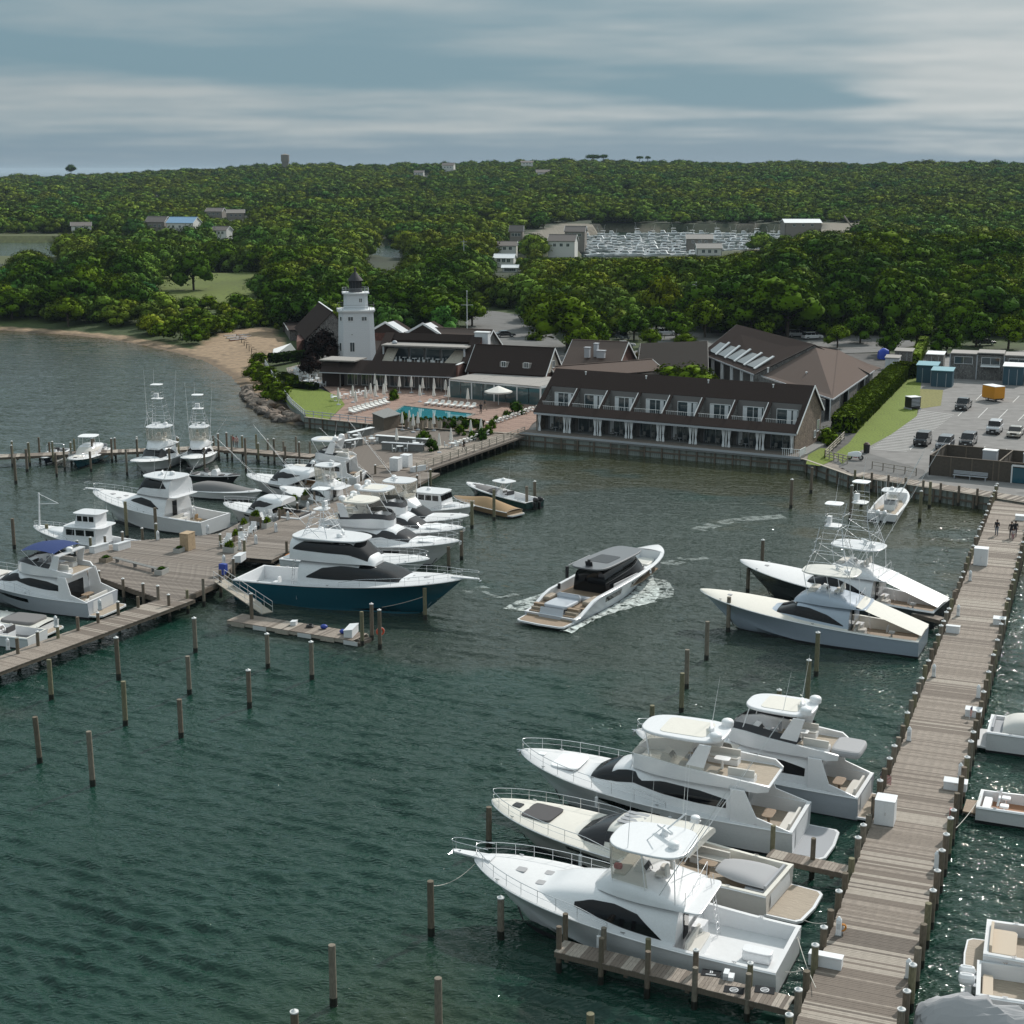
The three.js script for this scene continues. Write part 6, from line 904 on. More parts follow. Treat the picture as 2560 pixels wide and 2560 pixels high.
for(const [u,v,k] of [[775,1568,0],[810,1572,1],[858,1584,2]]){const [x,z]=site(u,v,0.5),o=thing('rope_bag',['dark coiled rope on the floating dock nearest the gangway','dark blue bag in the middle of the floating dock','small blue fender ball near the white box on the floating dock'][k],'bag',x,0.5,z);part(o,'bundle',k?ball(0.26,0,0.2,0,1.3,0.8,1):join([new THREE.TorusGeometry(0.3,0.07,6,16).rotateX(Math.PI/2).translate(0,0.08,0),new THREE.TorusGeometry(0.24,0.07,6,16).rotateX(Math.PI/2).translate(0,0.18,0)]),k?M_blueBin:M_black);part(o,'strap',bar([-0.2,0.3,0],[0.2,0.35,0],0.02),M_black);}
// mooring lines
const M_rope=M([0.55,0.53,0.48],0.9),M_darkRope=M([0.05,0.05,0.05],0.9);
function line(label,a,b,sag,m=M_rope){const P=i=>{const t=i/8;return [lerp(a[0],b[0],t),lerp(a[1],b[1],t) - sag*4*t*(1 - t),lerp(a[2],b[2],t)];};single('mooring_line',tube(Array.from({length: 9},(_,i)=>P(i)),0.022,5,false,24),m,label,'rope','mooring lines');}
const W=(u,v,h)=>{const [x,z]=site(u,v,h);return [x,h,z];};
line('white mooring line from the nearest boat bow to a lone piling',W(1187,2160,2.5),W(1077,2215,2.3),0.35);line('mooring line from the nearest boat stern to the pier',W(1990,2330,1.3),W(2040,2470,1.7),0.2);line('mooring line crossing from the nearest boat transom to the pier',W(1962,2430,1.3),W(2062,2395,1.6),0.25);line('mooring line from the cream cruiser platform to the pier',W(2010,2300,0.6),W(2085,2300,1.6),0.2);line('mooring line from the teal-blue yacht bow to its piling',W(1063,1490,2.2),W(955,1518,0.8),0.1);line('mooring line from the wood cockpit boat to the pier',W(2452,1990,1.1),W(2390,2070,1.5),0.15);line('dark bow line of the dark green tower boat',W(1850,1420,2.4),W(1852,1450,1.0),0.02,M_darkRope);
// wash of the yacht under way
{
const foamTex=tex(512,512,(u,v)=>{const a=tf(u,v,6,4,6),b=1 - Math.abs(tf(u,v,16,8,4))*3.2,k=smooth(0.22,0.8,0.5+1.0*a+0.3*(b - 0.4));return [k,k,k];},false);
const M_foam=(lo)=>M([0.62,0.68,0.66],0.9,{transparent: true,alphaMap: foamTex,opacity: lo});
const s=site(1347,1562,0),b=site(1646,1384,0),L=Math.hypot(b[0] - s[0],b[1] - s[1]),ux=(b[0] - s[0])/L,uz=(b[1] - s[1])/L,P=(x,z)=>[s[0]+ux*x - uz*z,s[1]+uz*x+ux*z];
function wash(name,label,rows,op,sc=4){const R=[],pos=rows.map(r=>r.map(([x,z,dy])=>{const [X,Z]=P(x,z);return [X,seaAt(X,Z)+0.02+(dy||0),Z];}));const g=sheetFrom(pos,0),p=g.index?g:g;const q=plain(p),uv=new Float32Array(q.attributes.position.count*2);for(let i=0;i<q.attributes.position.count;i++){uv[i*2]=q.attributes.position.getX(i)/sc;uv[i*2+1]=q.attributes.position.getZ(i)/sc;} q.setAttribute('uv',new THREE.BufferAttribute(uv,2));const m=single(name,q,M_foam(op),label,'foam',null,'stuff');return m;}
const grid=(x0,x1,f0,f1,nx=26,nz=8,dy=()=>0)=>Array.from({length: nx},(_,i)=>{const x=lerp(x0,x1,i/(nx - 1));return Array.from({length: nz},(_,j)=>{const z=lerp(f0(x),f1(x),j/(nz - 1));return [x,z,dy(x,z)];});});
const half=x=>2.7*Math.min(1,(24 - x)/9+0.15);
wash('wake_foam','white foam along the starboard side of the yacht under way',grid(-1,20,x=>half(x) - 0.25,x=>half(x)+1.0+2.6*Math.exp(-(((x - 12)/5) ** 2)),40,12,(x,z)=>0.12*Math.exp(-(((z - half(x) - 0.4)/0.5) ** 2))),0.95);
wash('wake_foam','white foam along the port side of the yacht under way',grid(3,19,x=>-half(x)+0.2,x=>-half(x) - 0.9 - 1.6*Math.exp(-(((x - 4)/5) ** 2))),0.7);
wash('wake_foam','bright bow splash spreading right of the yacht under way',grid(10,19,x=>half(x)+0.5,x=>half(x)+4.6 - 0.35*Math.abs(x - 14),24,12,(x,z)=>0.1*noise(x,z)),0.55,3);
const old=(label,pts,w)=>{const R=pts.map(([u,v])=>site(u,v,0)),rows=R.map(([x,z],i)=>{const [ax,az]=R[Math.max(0,i - 1)],[bx,bz]=R[Math.min(R.length - 1,i+1)],l=Math.hypot(bx - ax,bz - az),nx=-(bz - az)/l,nz=(bx - ax)/l;return [-1,-0.4,0.2,1].map(k=>[x+nx*k*w,seaAt(x,z)+0.02,z+nz*k*w]);});const q=plain(sheetFrom(rows,0)),uv=new Float32Array(q.attributes.position.count*2);for(let i=0;i<q.attributes.position.count;i++){uv[i*2]=q.attributes.position.getX(i)/4.4;uv[i*2+1]=q.attributes.position.getZ(i)/4.4;} q.setAttribute('uv',new THREE.BufferAttribute(uv,2));single('wake_foam',q,M_foam(0.3),label,'foam',null,'stuff');};
old('fading streak of wash right of the yacht bow',[[1665,1412],[1690,1405],[1720,1395],[1765,1392]],0.9);old('fading streak of wash far beyond the yacht bow',[[1745,1325],[1800,1308],[1860,1298],[1960,1292]],1.0);old('fading streak of wash left of the yacht',[[1165,1478],[1200,1470],[1255,1490],[1290,1485]],0.8);
}
// ---------------------------------------------------------------- the resort
const M_roof=M([0.05,0.037,0.033],1,{physical: true,specularIntensity: 0.15,map: mottle(24,0.3,14,0.95),metres: 3}),M_brownRoof=M([0.15,0.115,0.1],1,{physical: true,specularIntensity: 0.2,map: mottle(24,0.3,15,0.95),metres: 3}),M_greyRoof=M([0.33,0.31,0.29],0.85,{map: mottle(12,0.2,16,0.95),metres: 3});
const shingleTex=tex(512,512,(u,v)=>{const r=Math.floor(v*14),c=u*22+(r % 2)*0.5+0.3*noise(r*3.3,1),f=c - Math.floor(c),e=v*14 - r,t=0.82+0.35*noise(Math.floor(c)*1.7,r*2.3,5)+0.1*noise(u*90,v*6);const k=f<0.06||e<0.1?t*0.55:t;return [k,k*0.96,k*0.92];});
const M_shingle=M([0.30,0.25,0.21],0.9,{map: shingleTex,metres: 3,bumpMap: shingleTex,bumpScale: 0.02}),M_greyWall=M([0.26,0.275,0.29],0.85,{map: shingleTex,metres: 3.4}),M_lavender=M([0.27,0.265,0.29],0.85,{map: shingleTex,metres: 3});
const boardTex=tex(256,256,(u,v)=>{const e=(v*10) % 1,k=e<0.1?0.75:0.97+0.06*noise(u*30,v*10);return [k,k,k];});
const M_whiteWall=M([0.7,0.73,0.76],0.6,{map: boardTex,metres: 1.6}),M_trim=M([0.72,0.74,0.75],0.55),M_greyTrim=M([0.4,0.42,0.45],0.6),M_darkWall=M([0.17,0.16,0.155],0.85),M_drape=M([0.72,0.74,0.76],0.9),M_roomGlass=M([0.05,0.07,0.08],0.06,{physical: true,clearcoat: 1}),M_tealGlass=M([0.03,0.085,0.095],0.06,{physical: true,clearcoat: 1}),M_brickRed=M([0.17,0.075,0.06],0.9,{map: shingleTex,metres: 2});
const dirOf=h=>[Math.sin(h*Math.PI/180),-Math.cos(h*Math.PI/180)];
const back=(p,h,d)=>[p[0]+Math.cos(h*Math.PI/180)*-d*-1*0+dirOf(h - 90)[0]*d,p[1]+dirOf(h - 90)[1]*d];
// frame whose x runs on the bearing and whose -z points away from the water
function lot(name,label,cat,P,head,group){const d=dirOf(head);return thing(name,label,cat,P[0],0,P[1],Math.atan2(-d[1],d[0]),group);}
function rise(x,z,v){let lo=-5,hi=60;for(let i=0;i<40;i++){const m=(lo+hi)/2;if(sight(x,m,z)[1]>v) lo=m;else hi=m;} return lo;}
// upright wall from an outline in (z, y) at a given x
const gableWall=(pts,x,t=0.2)=>{const g=profile(pts.map(([z,y])=>[-z,y]),t);return g.rotateY(Math.PI/2).translate(x,0,0);};
const slope=(x0,x1,z0,y0,z1,y1,t=0.16)=>quadsheet([x0,y0,z0],[x1,y0,z0],[x1,y1,z1],[x0,y1,z1],t);
function windowPart(parent,w,h,x,y,z,side='z',glass=M_roomGlass,panes=2){
const f=0.07,mk=(W,H,D,a,b)=>side==='z'?box(W,H,D,x+a,y+b,z):box(D,H,W,x,y+b,z+a);
const o=part(parent,'window',[mk(w,f,0.1,0,h/2),mk(w+0.1,f,0.14,0,-h/2),mk(f,h,0.1,-w/2,0),mk(f,h,0.1,w/2,0),...(panes>1?[mk(0.05,h,0.09,0,0)]:[])],M_trim);
for(let i=0;i<panes;i++) part(o,'pane',mk(w/panes - 0.06,h - 0.06,0.03,(i - (panes - 1)/2)*w/panes,0),glass);return o;
}
function gableHouse(name,label,P,head,{L,W,eave,ridge,base=1.5,wall=M_greyWall,roof=M_brownRoof,over=0.4,trim=M_trim,wins=[],rz=0.5,cat='building'}){
const o=lot(name,label,cat,P,head),zr=-W*rz;
for(const z of [-0.1,0.1 - W]) part(o,'wall',box(L,eave - base,0.2,L/2,(eave+base)/2,z),wall);
for(const x of [0.1,L - 0.1]) part(o,'gable_wall',gableWall([[0,base],[0,eave],[zr,ridge],[-W,eave],[-W,base]],x),wall);
const sf=(ridge - eave)/-zr,sb=(ridge - eave)/(W+zr);
const r=part(o,'roof',[slope(-over,L+over,over,eave - sf*over+0.12,zr,ridge+0.12),slope(L+over,-over,-W - over,eave - sb*over+0.12,zr,ridge+0.12)],roof);
part(r,'ridge_cap',box(L+over*2,0.08,0.3,L/2,ridge+0.16,zr),roof);
for(const x of [-over - 0.03,L+over+0.03]) part(r,'rake_trim',[beam([x,eave - sf*over,over],[x,ridge+0.02,zr],0.06,0.28),beam([x,eave - sb*over,-W - over],[x,ridge+0.02,zr],0.06,0.28)],trim);
for(const [side,a,y,w,h] of wins) side==='f'?windowPart(o,w,h,a,y,0.03):side==='r'?windowPart(o,w,h,L+0.03,y,a,'x'):windowPart(o,w,h,-0.03,y,a,'x');
return o;
}
// ---- waterfront wing: two storeys, eight bays, balconies cut into the long dark roof
{
const A=[3.7,-218.2],L=39.16,n=8,bay=L/n,f=1.9,o=lot('waterfront_hotel_wing','two-storey waterfront hotel wing with dark roof, cut-in balconies and white drapes','hotel',A,117.8);
part(o,'deck',box(L+3.2,0.5,15.4,L/2,f - 0.26,-5.2),M_greyTimber);
for(let i=0;i<12;i++) part(o,'deck_board',box(L+3.2,0.03,0.2,L/2,f+0.006,2.3 - i*0.22),M_plank[4]);
part(o,'deck_fascia',box(L+3.2,0.3,0.06,L/2,f - 0.1,2.53),M_greyTrim);
const ey=4.62,ry=10.3,ez=0.5,rz=-7,sl=(ry - ey)/(ez - rz),zAt=y=>ez - (y - ey)/sl,bz=zAt(8.05);
// ground floor
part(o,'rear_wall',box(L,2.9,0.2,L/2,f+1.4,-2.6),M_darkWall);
for(let i=0;i<=n;i++){
const x=i*bay;if(i>0&&i<n) part(o,'party_wall',box(0.16,2.6,2.5,x,f+1.3,-1.35),M_greyWall);
part(o,'post',box(0.16,2.6,0.16,clamp(x,0.1,L - 0.1),f+1.3,-0.05),M_trim);
for(const s of i===0?[1]:i===n?[-1]:[-1,1]){const c=part(o,'drape',new THREE.LatheGeometry([[0.2,0],[0.22,0.15],[0.15,0.6],[0.09,1.0],[0.15,1.4],[0.26,2.1],[0.3,2.6]].map(([r,y])=>new THREE.Vector2(r,y)),10),M_drape);c.position.set(x+s*0.42,f,0);c.scale.z=0.5;}
}
for(let i=0;i<n;i++){
const x=(i+0.5)*bay,d=part(o,'sliding_door',[box(3.4,0.1,0.1,x,f+2.3,-2.45),box(0.08,2.3,0.1,x - 1.7,f+1.15,-2.45),box(0.08,2.3,0.1,x,f+1.15,-2.45),box(0.08,2.3,0.1,x+1.7,f+1.15,-2.45)],M_greyTrim);for(const s of [-0.85,0.85]) part(d,'pane',box(1.6,2.2,0.04,x+s,f+1.12,-2.47),M_roomGlass);part(d,'curtain',box(0.6,2.15,0.03,x+(i % 2?1.3:-1.25),f+1.1,-2.435),M_drape);
for(const s of [-1,1]){const cx=x+s*0.75,q=new THREE.Group();q.name='patio_chair';q.position.set(cx,f,-1.3);q.rotation.y=s*0.4;o.add(q);part(q,'seat',[box(0.5,0.06,0.5,0,0.42,0),box(0.5,0.5,0.06,0,0.68,-0.24)],M_greyTimber);part(q,'legs',[-0.2,0.2].flatMap(a=>[-0.2,0.2].map(b=>box(0.05,0.42,0.05,a,0.21,b))),M_greyTimber);}
if(i % 2===0) part(o,'patio_table',[cyl(0.3,0.3,0.04,x,f+0.5,-1.2,12),cyl(0.03,0.05,0.5,x,f+0.25,-1.2)],M_greyTrim);
}
part(o,'fascia',box(L+0.6,0.34,0.1,L/2,ey - 0.08,ez+0.02),M_greyTrim);part(o,'porch_ceiling',box(L,0.08,3.2,L/2,ey - 0.1,-1.05),M_greyTrim);
// long roof with balcony openings
const roof=part(o,'roof',[slope(-0.4,L+0.4,ez+0.1,ey+0.1,zAt(5.7),5.7),slope(-0.4,L+0.4,bz,8.05,rz,ry),slope(L+0.4,-0.4,-12.2,6.2,rz,ry)],M_roof);
for(let i=0;i<=n;i++){const w=i===0||i===n?0.75:0.42,x=i===0?w/2 - 0.4:i===n?L+0.4 - w/2:i*bay;part(roof,'roof_strip',slope(x - w/2,x+w/2,zAt(5.7),5.7,bz,8.05),M_roof);}
for(let i=0;i<=n;i++){const x=clamp(i*bay,0.2,L - 0.2);part(o,'cheek_wall',gableWall([[zAt(4.9) - 0.15,4.75],[zAt(5.8) - 0.12,5.75],[bz,7.95],[bz - 0.1,4.75]],x,0.18),M_greyWall);if(i>0&&i<n) part(o,'cheek_trim',beam([x - 0.25,5.75,zAt(5.7)+0.05],[x - 0.25,7.9,bz+0.12],0.07,0.3),M_trim);}
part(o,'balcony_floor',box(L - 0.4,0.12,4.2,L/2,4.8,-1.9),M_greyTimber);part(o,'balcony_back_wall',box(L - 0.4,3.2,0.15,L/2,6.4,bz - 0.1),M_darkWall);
for(let i=0;i<n;i++){
const x=(i+0.5)*bay,z=bz+0.02,d=part(o,'balcony_door',[box(3.0,0.1,0.1,x,7.15,z),...[-1.5,0,1.5].map(a=>box(0.08,2.3,0.1,x+a,6.0,z))],M_trim);for(const s of [-0.75,0.75]) part(d,'pane',box(1.4,2.2,0.04,x+s,5.98,z - 0.02),M_roomGlass);for(const s of i % 3===1?[0.3,1.1]:[0.95,-1.2]) part(d,'curtain',box(0.55,2.15,0.03,x+s,5.98,z+0.02),M_drape);
const rl=[box(bay - 0.5,0.05,0.05,x,6.15,zAt(5.8) - 0.1)];for(let k=0;k<14;k++) rl.push(box(0.025,0.5,0.025,x - bay/2+0.4+k*(bay - 0.8)/13,5.9,zAt(5.8) - 0.1));part(o,'balcony_rail',rl,M_trim);
}
part(o,'gable_wall',[gableWall([[0.1,f - 0.3],[0.1,4.62],[-7,10.15],[-11.8,6.4],[-11.6,f - 0.3]],L - 0.02)],M_shingle);part(o,'gable_wall',[gableWall([[0.1,f - 0.3],[0.1,4.62],[-7,10.15],[-11.8,6.4],[-11.6,f - 0.3]],0.02)],M_shingle);
part(roof,'rake_trim',[beam([L+0.42,ey+0.05,ez+0.1],[L+0.42,ry - 0.05,rz],0.06,0.3),beam([L+0.42,6.15,-12.2],[L+0.42,ry - 0.05,rz],0.06,0.3)],M_trim);
for(const x of [4.9,14.6,24.2,33.8]) part(roof,'roof_vent',[cyl(0.09,0.09,0.7,x,9.75+0.1,-6.3),cyl(0.16,0.16,0.12,x,10.15,-6.3)],M_trim);
windowPart(o,1.0,1.6,L+0.1,4.2,-10.4,'x');windowPart(o,0.8,1.0,L+0.1,3.2,-9.0,'x');
const bal=[box(0.08,0.06,2.4,L+1.5,f+1.0,1.2),box(2.6,0.06,0.08,L+0.2,f+1.0,2.4),box(0.1,1.05,0.1,L+1.5,f+0.5,2.4),box(0.1,1.05,0.1,L+1.5,f+0.5,0)];for(let i=0;i<9;i++) bal.push(box(0.05,0.9,0.05,L+1.5,f+0.5,0.25*i+0.1),box(0.05,0.9,0.05,L - 0.9+0.27*i,f+0.5,2.4));part(o,'terrace_balustrade',bal,M_trim);
}
// ---- lighthouse
{
const [x,z]=site(893,921,1.6),y1=rise(x,z,772),y2=rise(x,z,733),y3=rise(x,z,701),y4=rise(x,z,680),o=thing('lighthouse','white square-shouldered lighthouse tower with dark lantern top','lighthouse',x,0,z,0.12);
const oct=(r,c)=>[[r,-r+c],[r,r - c],[r - c,r],[-r+c,r],[-r,r - c],[-r,-r+c],[-r+c,-r],[r - c,-r]];
const prism=(r0,c0,r1,c1,a,b)=>{const p=oct(r0,c0),q=oct(r1,c1),g=[];for(let i=0;i<8;i++){const j=(i+1) % 8;g.push(quadsheet([p[i][0],a,p[i][1]],[p[j][0],a,p[j][1]],[q[j][0],b,q[j][1]],[q[i][0],b,q[i][1]]));} g.push(flat(q,b));return join(g);};
part(o,'tower',prism(3.75,1.05,3.3,0.9,1.2,y1),M_whiteWall);const gal=part(o,'gallery',[slab(oct(3.65,1),y1 - 0.25,y1+0.02),slab(oct(3.5,0.95),y1 - 0.45,y1 - 0.25)],M_trim);
const rail=(r,y,h)=>{const g=[],p=oct(r,r*0.28);for(let i=0;i<8;i++){const a=p[i],b=p[(i+1) % 8];for(const k of [0.5,1]) g.push(bar([a[0],y+h*k,a[1]],[b[0],y+h*k,b[1]],0.03,5));g.push(bar([a[0],y,a[1]],[a[0],y+h,a[1]],0.035,5));} return g;};
part(gal,'gallery_rail',rail(3.5,y1,1.0),M_black);
part(o,'upper_tower',prism(2.35,0.6,2.25,0.6,y1,y2),M_whiteWall);part(o,'upper_gallery',slab(oct(2.6,0.7),y2,y2+0.22),M_trim);part(o,'upper_gallery_rail',rail(2.5,y2+0.2,0.8),M_greyTrim);
part(o,'lantern_base',cyl(1.25,1.35,0.75,0,y2+0.55,0,12),M_black);const lan=part(o,'lantern_room',cyl(1.15,1.15,y3 - y2 - 0.9,0,(y3+y2)/2+0.45,0,12),M_greyGlass);const mul=[];for(let i=0;i<12;i++){const a=i/12*6.283;mul.push(cyl(0.05,0.05,y3 - y2 - 0.9,1.17*Math.cos(a),(y3+y2)/2+0.45,1.17*Math.sin(a),4));} part(lan,'mullion',mul,M_black);part(lan,'lens',cyl(0.35,0.35,1.1,0,(y3+y2)/2+0.4,0,10),M_trim);
part(o,'lantern_roof',[cyl(0.25,1.55,y4 - y3,0,(y3+y4)/2,0,12),cyl(0.12,0.2,0.6,0,y4+0.3,0,8),ball(0.22,0,y4+0.7,0)],M_rubber);
const wx=y=>lerp(3.75,3.3,(y - 1.2)/(y1 - 1.2))+0.02;
for(const [y,xs,w,h] of [[y1 - 1.6,[-1.1,1.5],1.0,0.8],[y1 - 7.0,[-0.9],0.9,1.8],[y1 - 4.6,[-0.9],0.3,0.3]]) for(const a of xs) windowPart(o,w,h,a,y,wx(y));windowPart(o,0.6,0.8,0.9,y2 - 1.2,2.33);
const ch=new THREE.Group();ch.name='corner_windows';ch.rotation.y=-Math.PI/4;o.add(ch);for(const [y,h] of [[y1 - 1.6,0.8],[y1 - 7,1.6],[y1 - 10.4,1.6]]) windowPart(ch,0.5,h,0,y,(wx(y)*2 - lerp(1.05,0.9,(y - 1.2)/(y1 - 1.2)))/Math.SQRT2+0.03,'z',M_roomGlass,1);
}
// ---- terrace restaurant wing
{
const H=106,e=dirOf(H),Q=[-9.5,-258.8],L=22.5,P=[Q[0] - e[0]*L,Q[1] - e[1]*L],o=lot('terrace_restaurant','dark roofed restaurant with open roof terrace beside the lighthouse','restaurant',P,H);
part(o,'back_wall',box(L,3,0.2,L/2,3.0,-3),M_darkWall);for(let i=0;i<9;i++) part(o,'post',box(0.2,2.9,0.2,0.4+i*(L - 0.8)/8,2.9,-0.5),M_darkWall);for(let i=0;i<8;i++) windowPart(o,1.9,1.9,1.75+i*(L - 0.8)/8,2.8,-2.85);
part(o,'lower_roof',[slope(-3.2,L+0.2,0.4,4.3,-2.6,6.35),slope(-3.2,L+0.2,-2.6,6.35,-3.0,6.3)],M_roof);part(o,'eave_trim',box(L+3.4,0.16,0.08,L/2 - 1.5,4.25,0.44),M_greyTrim);
part(o,'tower_skirt',[box(3.4,4.6,6,-1.6,3.6,-4)],M_roof);part(o,'skirt_cap',slab([[-3.6,-0.5],[3.2,-0.5],[3.6,-5.5],[-3.4,-6]],6.2,6.42),M_greyRoof);
part(o,'terrace_floor',box(L - 5.6,0.15,5.0,L/2+3,5.9,-5.2),M_plank[0]);part(o,'terrace_back_wall',box(L - 5.6,3.2,0.2,L/2+3,7.2,-7.6),M_darkWall);for(let i=0;i<5;i++){const d=part(o,'terrace_door',[box(0.08,2.2,0.1,8.2+i*3,7.1,-7.45),box(2.6,0.1,0.1,9.5+i*3,8.15,-7.45)],M_greyTrim);part(d,'pane',box(2.5,2.1,0.04,9.5+i*3,7.05,-7.47),M_roomGlass);}
part(o,'dormer_roof',slab([[6.8,-4.4],[L+0.2,-4.4],[L+0.2,-9.2],[6.8,-9.2]],8.75,9.0),M_greyRoof);for(const x of [7.1,L - 0.2]) part(o,'dormer_post',box(0.25,3.0,0.25,x,7.3,-4.7),M_greyTrim);part(o,'roof_ventilator',[ball(0.5,8.6,9.2,-6.5,1,0.8,1),cyl(0.3,0.3,0.5,8.6,9.1,-6.5)],M_greyTrim);
for(const [x,s] of [[6.2,1],[L - 3.6,1]]) part(o,'terrace_cheek',quadsheet([x,6.1,-3.2],[x+3,6.1,-3.4],[x+3.2,8.2,-6.2],[x+1.2,8.2,-6.2],0.12),M_paleTimber);
part(o,'main_roof',[slope(5.6,7.3,-3,6.3,-10,10.6),slope(L - 0.4,L+1.6,-3,6.3,-10,10.6),slope(7.2,L - 0.2,-9,9.4,-10,10.6),slope(L+1.6,5.6,-17,6.3,-10,10.6)],M_roof);part(o,'end_wall',gableWall([[-3,1.5],[-3,6.2],[-10,10.5],[-17,6.2],[-17,1.5]],L+1.5),M_brickRed);part(o,'parapet',box(0.3,2.3,5.5,L+0.05,5.3,-2.4),M_brickRed);part(o,'parapet_coping',box(0.42,0.1,5.6,L+0.05,6.5,-2.4),M_trim);
const set=[];for(let i=0;i<6;i++){const g=new THREE.Group();g.name='terrace_table';g.position.set(8.6+i*2.2,5.98,-4.6 - (i % 2)*0.9);o.add(g);part(g,'table_top',[cyl(0.45,0.45,0.05,0,0.75,0,10),cyl(0.04,0.06,0.75,0,0.37,0)],M_trim);part(g,'chairs',[-0.75,0.75].flatMap(a=>[box(0.42,0.45,0.42,a,0.22,0),box(0.06,0.5,0.42,a*1.25,0.65,0)]),M_trim);}
const c=thing('chimney','broad white chimney rising between the two dark roofs','chimney',...(()=>{const [x,z]=site(1206,912,5.5);return [x,0,z - 2];})(),Math.atan2(-e[1],e[0]));part(c,'stack',[box(2.5,4.2,1.6,0,9.0,0),profile([[-1.7,3],[1.3,3],[1.25,7.0],[-1.25,7.4]],1.9).translate(0,0,0.1)],M_whiteWall);part(c,'cap',box(2.7,0.18,1.8,0,11.1,0),M_trim);
}
// ---- gabled wing with dormers, glass pavilion, houses behind
{
const o=gableHouse('dormer_wing','dark roofed wing with two round-topped dormers and a pale gable',[-7.6,-260.4],112,{L: 14.2,W: 8,eave: 5.4,ridge: 9.3,wall: M_brickRed,roof: M_roof,wins: []});
part(o,'gable_face',gableWall([[-0.4,5.3],[-4,9.15],[-7.6,5.3]],14.25,0.08),M_paleTimber);windowPart(o,1.2,1.2,14.34,6.6,-4,'x');
for(const x of [6.4,10.6]){const d=part(o,'dormer',[new THREE.CylinderGeometry(0.75,0.75,2.6,12,1,false,-Math.PI/2,Math.PI).rotateX(Math.PI/2).rotateZ(0).translate(x,6.9,-1.9),box(1.5,1.1,2.6,x,6.4,-1.9)],M_greyRoof);windowPart(d,0.8,0.9,x,6.6,-0.58);}
for(const x of [3,6,9,12]) windowPart(o,1.4,1.4,x,3.6,0.03);
}
{
const o=lot('glass_pavilion','glass walled dining pavilion with pale ribbed flat roof beside the pool','pavilion',[-10.6,-253.1],122),L=18,W=10.5;
for(let i=0;i<7;i++) part(o,'roof_panel',box(L/7 - 0.04,0.1,W+0.5,(i+0.5)*L/7,4.82+(i % 2)*0.006,-W/2),M_greyRoof);part(o,'roof_beam',[box(L+0.2,0.3,0.2,L/2,4.62,0),box(0.2,0.3,W,0,4.62,-W/2),box(0.2,0.3,W,L,4.62,-W/2)],M_trim);
for(let i=0;i<=4;i++) part(o,'column',box(0.2,2.9,0.2,i*L/4,3.1,0),M_trim);for(let i=0;i<4;i++) for(let k=0;k<2;k++) part(o,'glass_panel',box(L/8 - 0.12,2.7,0.04,(i+0.25+k*0.5)*L/4,3.05,-0.02),M_tealGlass);
for(let i=1;i<=3;i++) part(o,'side_column',box(0.2,2.9,0.2,L,3.1,-i*W/3),M_trim);for(let i=0;i<3;i++) part(o,'side_glass',box(0.04,2.7,W/3 - 0.3,L,3.05,-(i+0.5)*W/3),M_tealGlass);part(o,'floor',box(L,0.2,W,L/2,1.65,-W/2),M_greyTimber);part(o,'rear_wall',box(L,3,0.2,L/2,3.1,-W+0.1),M_darkWall);
}
gableHouse('beach_house','steep dark roofed house with lavender gable, left of the two behind the beach',[-50.5,-341],78,{L: 0.1+9,W: 26,eave: 3.9,ridge: 4.0,wall: M_lavender,roof: M_roof});
{const mk=(label,P,w,len,top)=>{const o=lot('beach_house_roof',label,'house',P,76);part(o,'gable_wall',profile([[0,1.5],[w,1.5],[w,4.2],[w*0.55,top],[0,4.2]],0.25),M_lavender);part(o,'side_wall',[box(0.2,2.7,len,0.1,2.85,-len/2),box(0.2,2.7,len,w - 0.1,2.85,-len/2)],M_lavender);part(o,'roof',[quadsheet([-0.5,3.9,0.4],[w*0.55,top+0.15,0.4],[w*0.55,top+0.15,-len],[-0.5,3.9,-len],0.15),quadsheet([w*0.55,top+0.15,0.4],[w+0.5,3.9,0.4],[w+0.5,3.9,-len],[w*0.55,top+0.15,-len],0.15)],M_roof);part(o,'ridge_trim',beam([w*0.55,top+0.25,0.4],[w*0.55,top+0.25,-len],0.3,0.1),M_trim);for(const i of [0,1,2]) part(o,'skylight',quadsheet([w*0.12,5.15,-2.6 - i*3.4],[w*0.36,7.0*top/9.2,-2.6 - i*3.4],[w*0.36,7.0*top/9.2,-4.4 - i*3.4],[w*0.12,5.15,-4.4 - i*3.4],0.1),M_greyTrim);for(const a of [0.25,0.5,0.75]) windowPart(o,1.3,1.5,w*a,3.0,0.15);return o;};
mk('steep dark roofed house with white ridge line, right of the lavender gable',[-44,-322],10,24,9.6);}
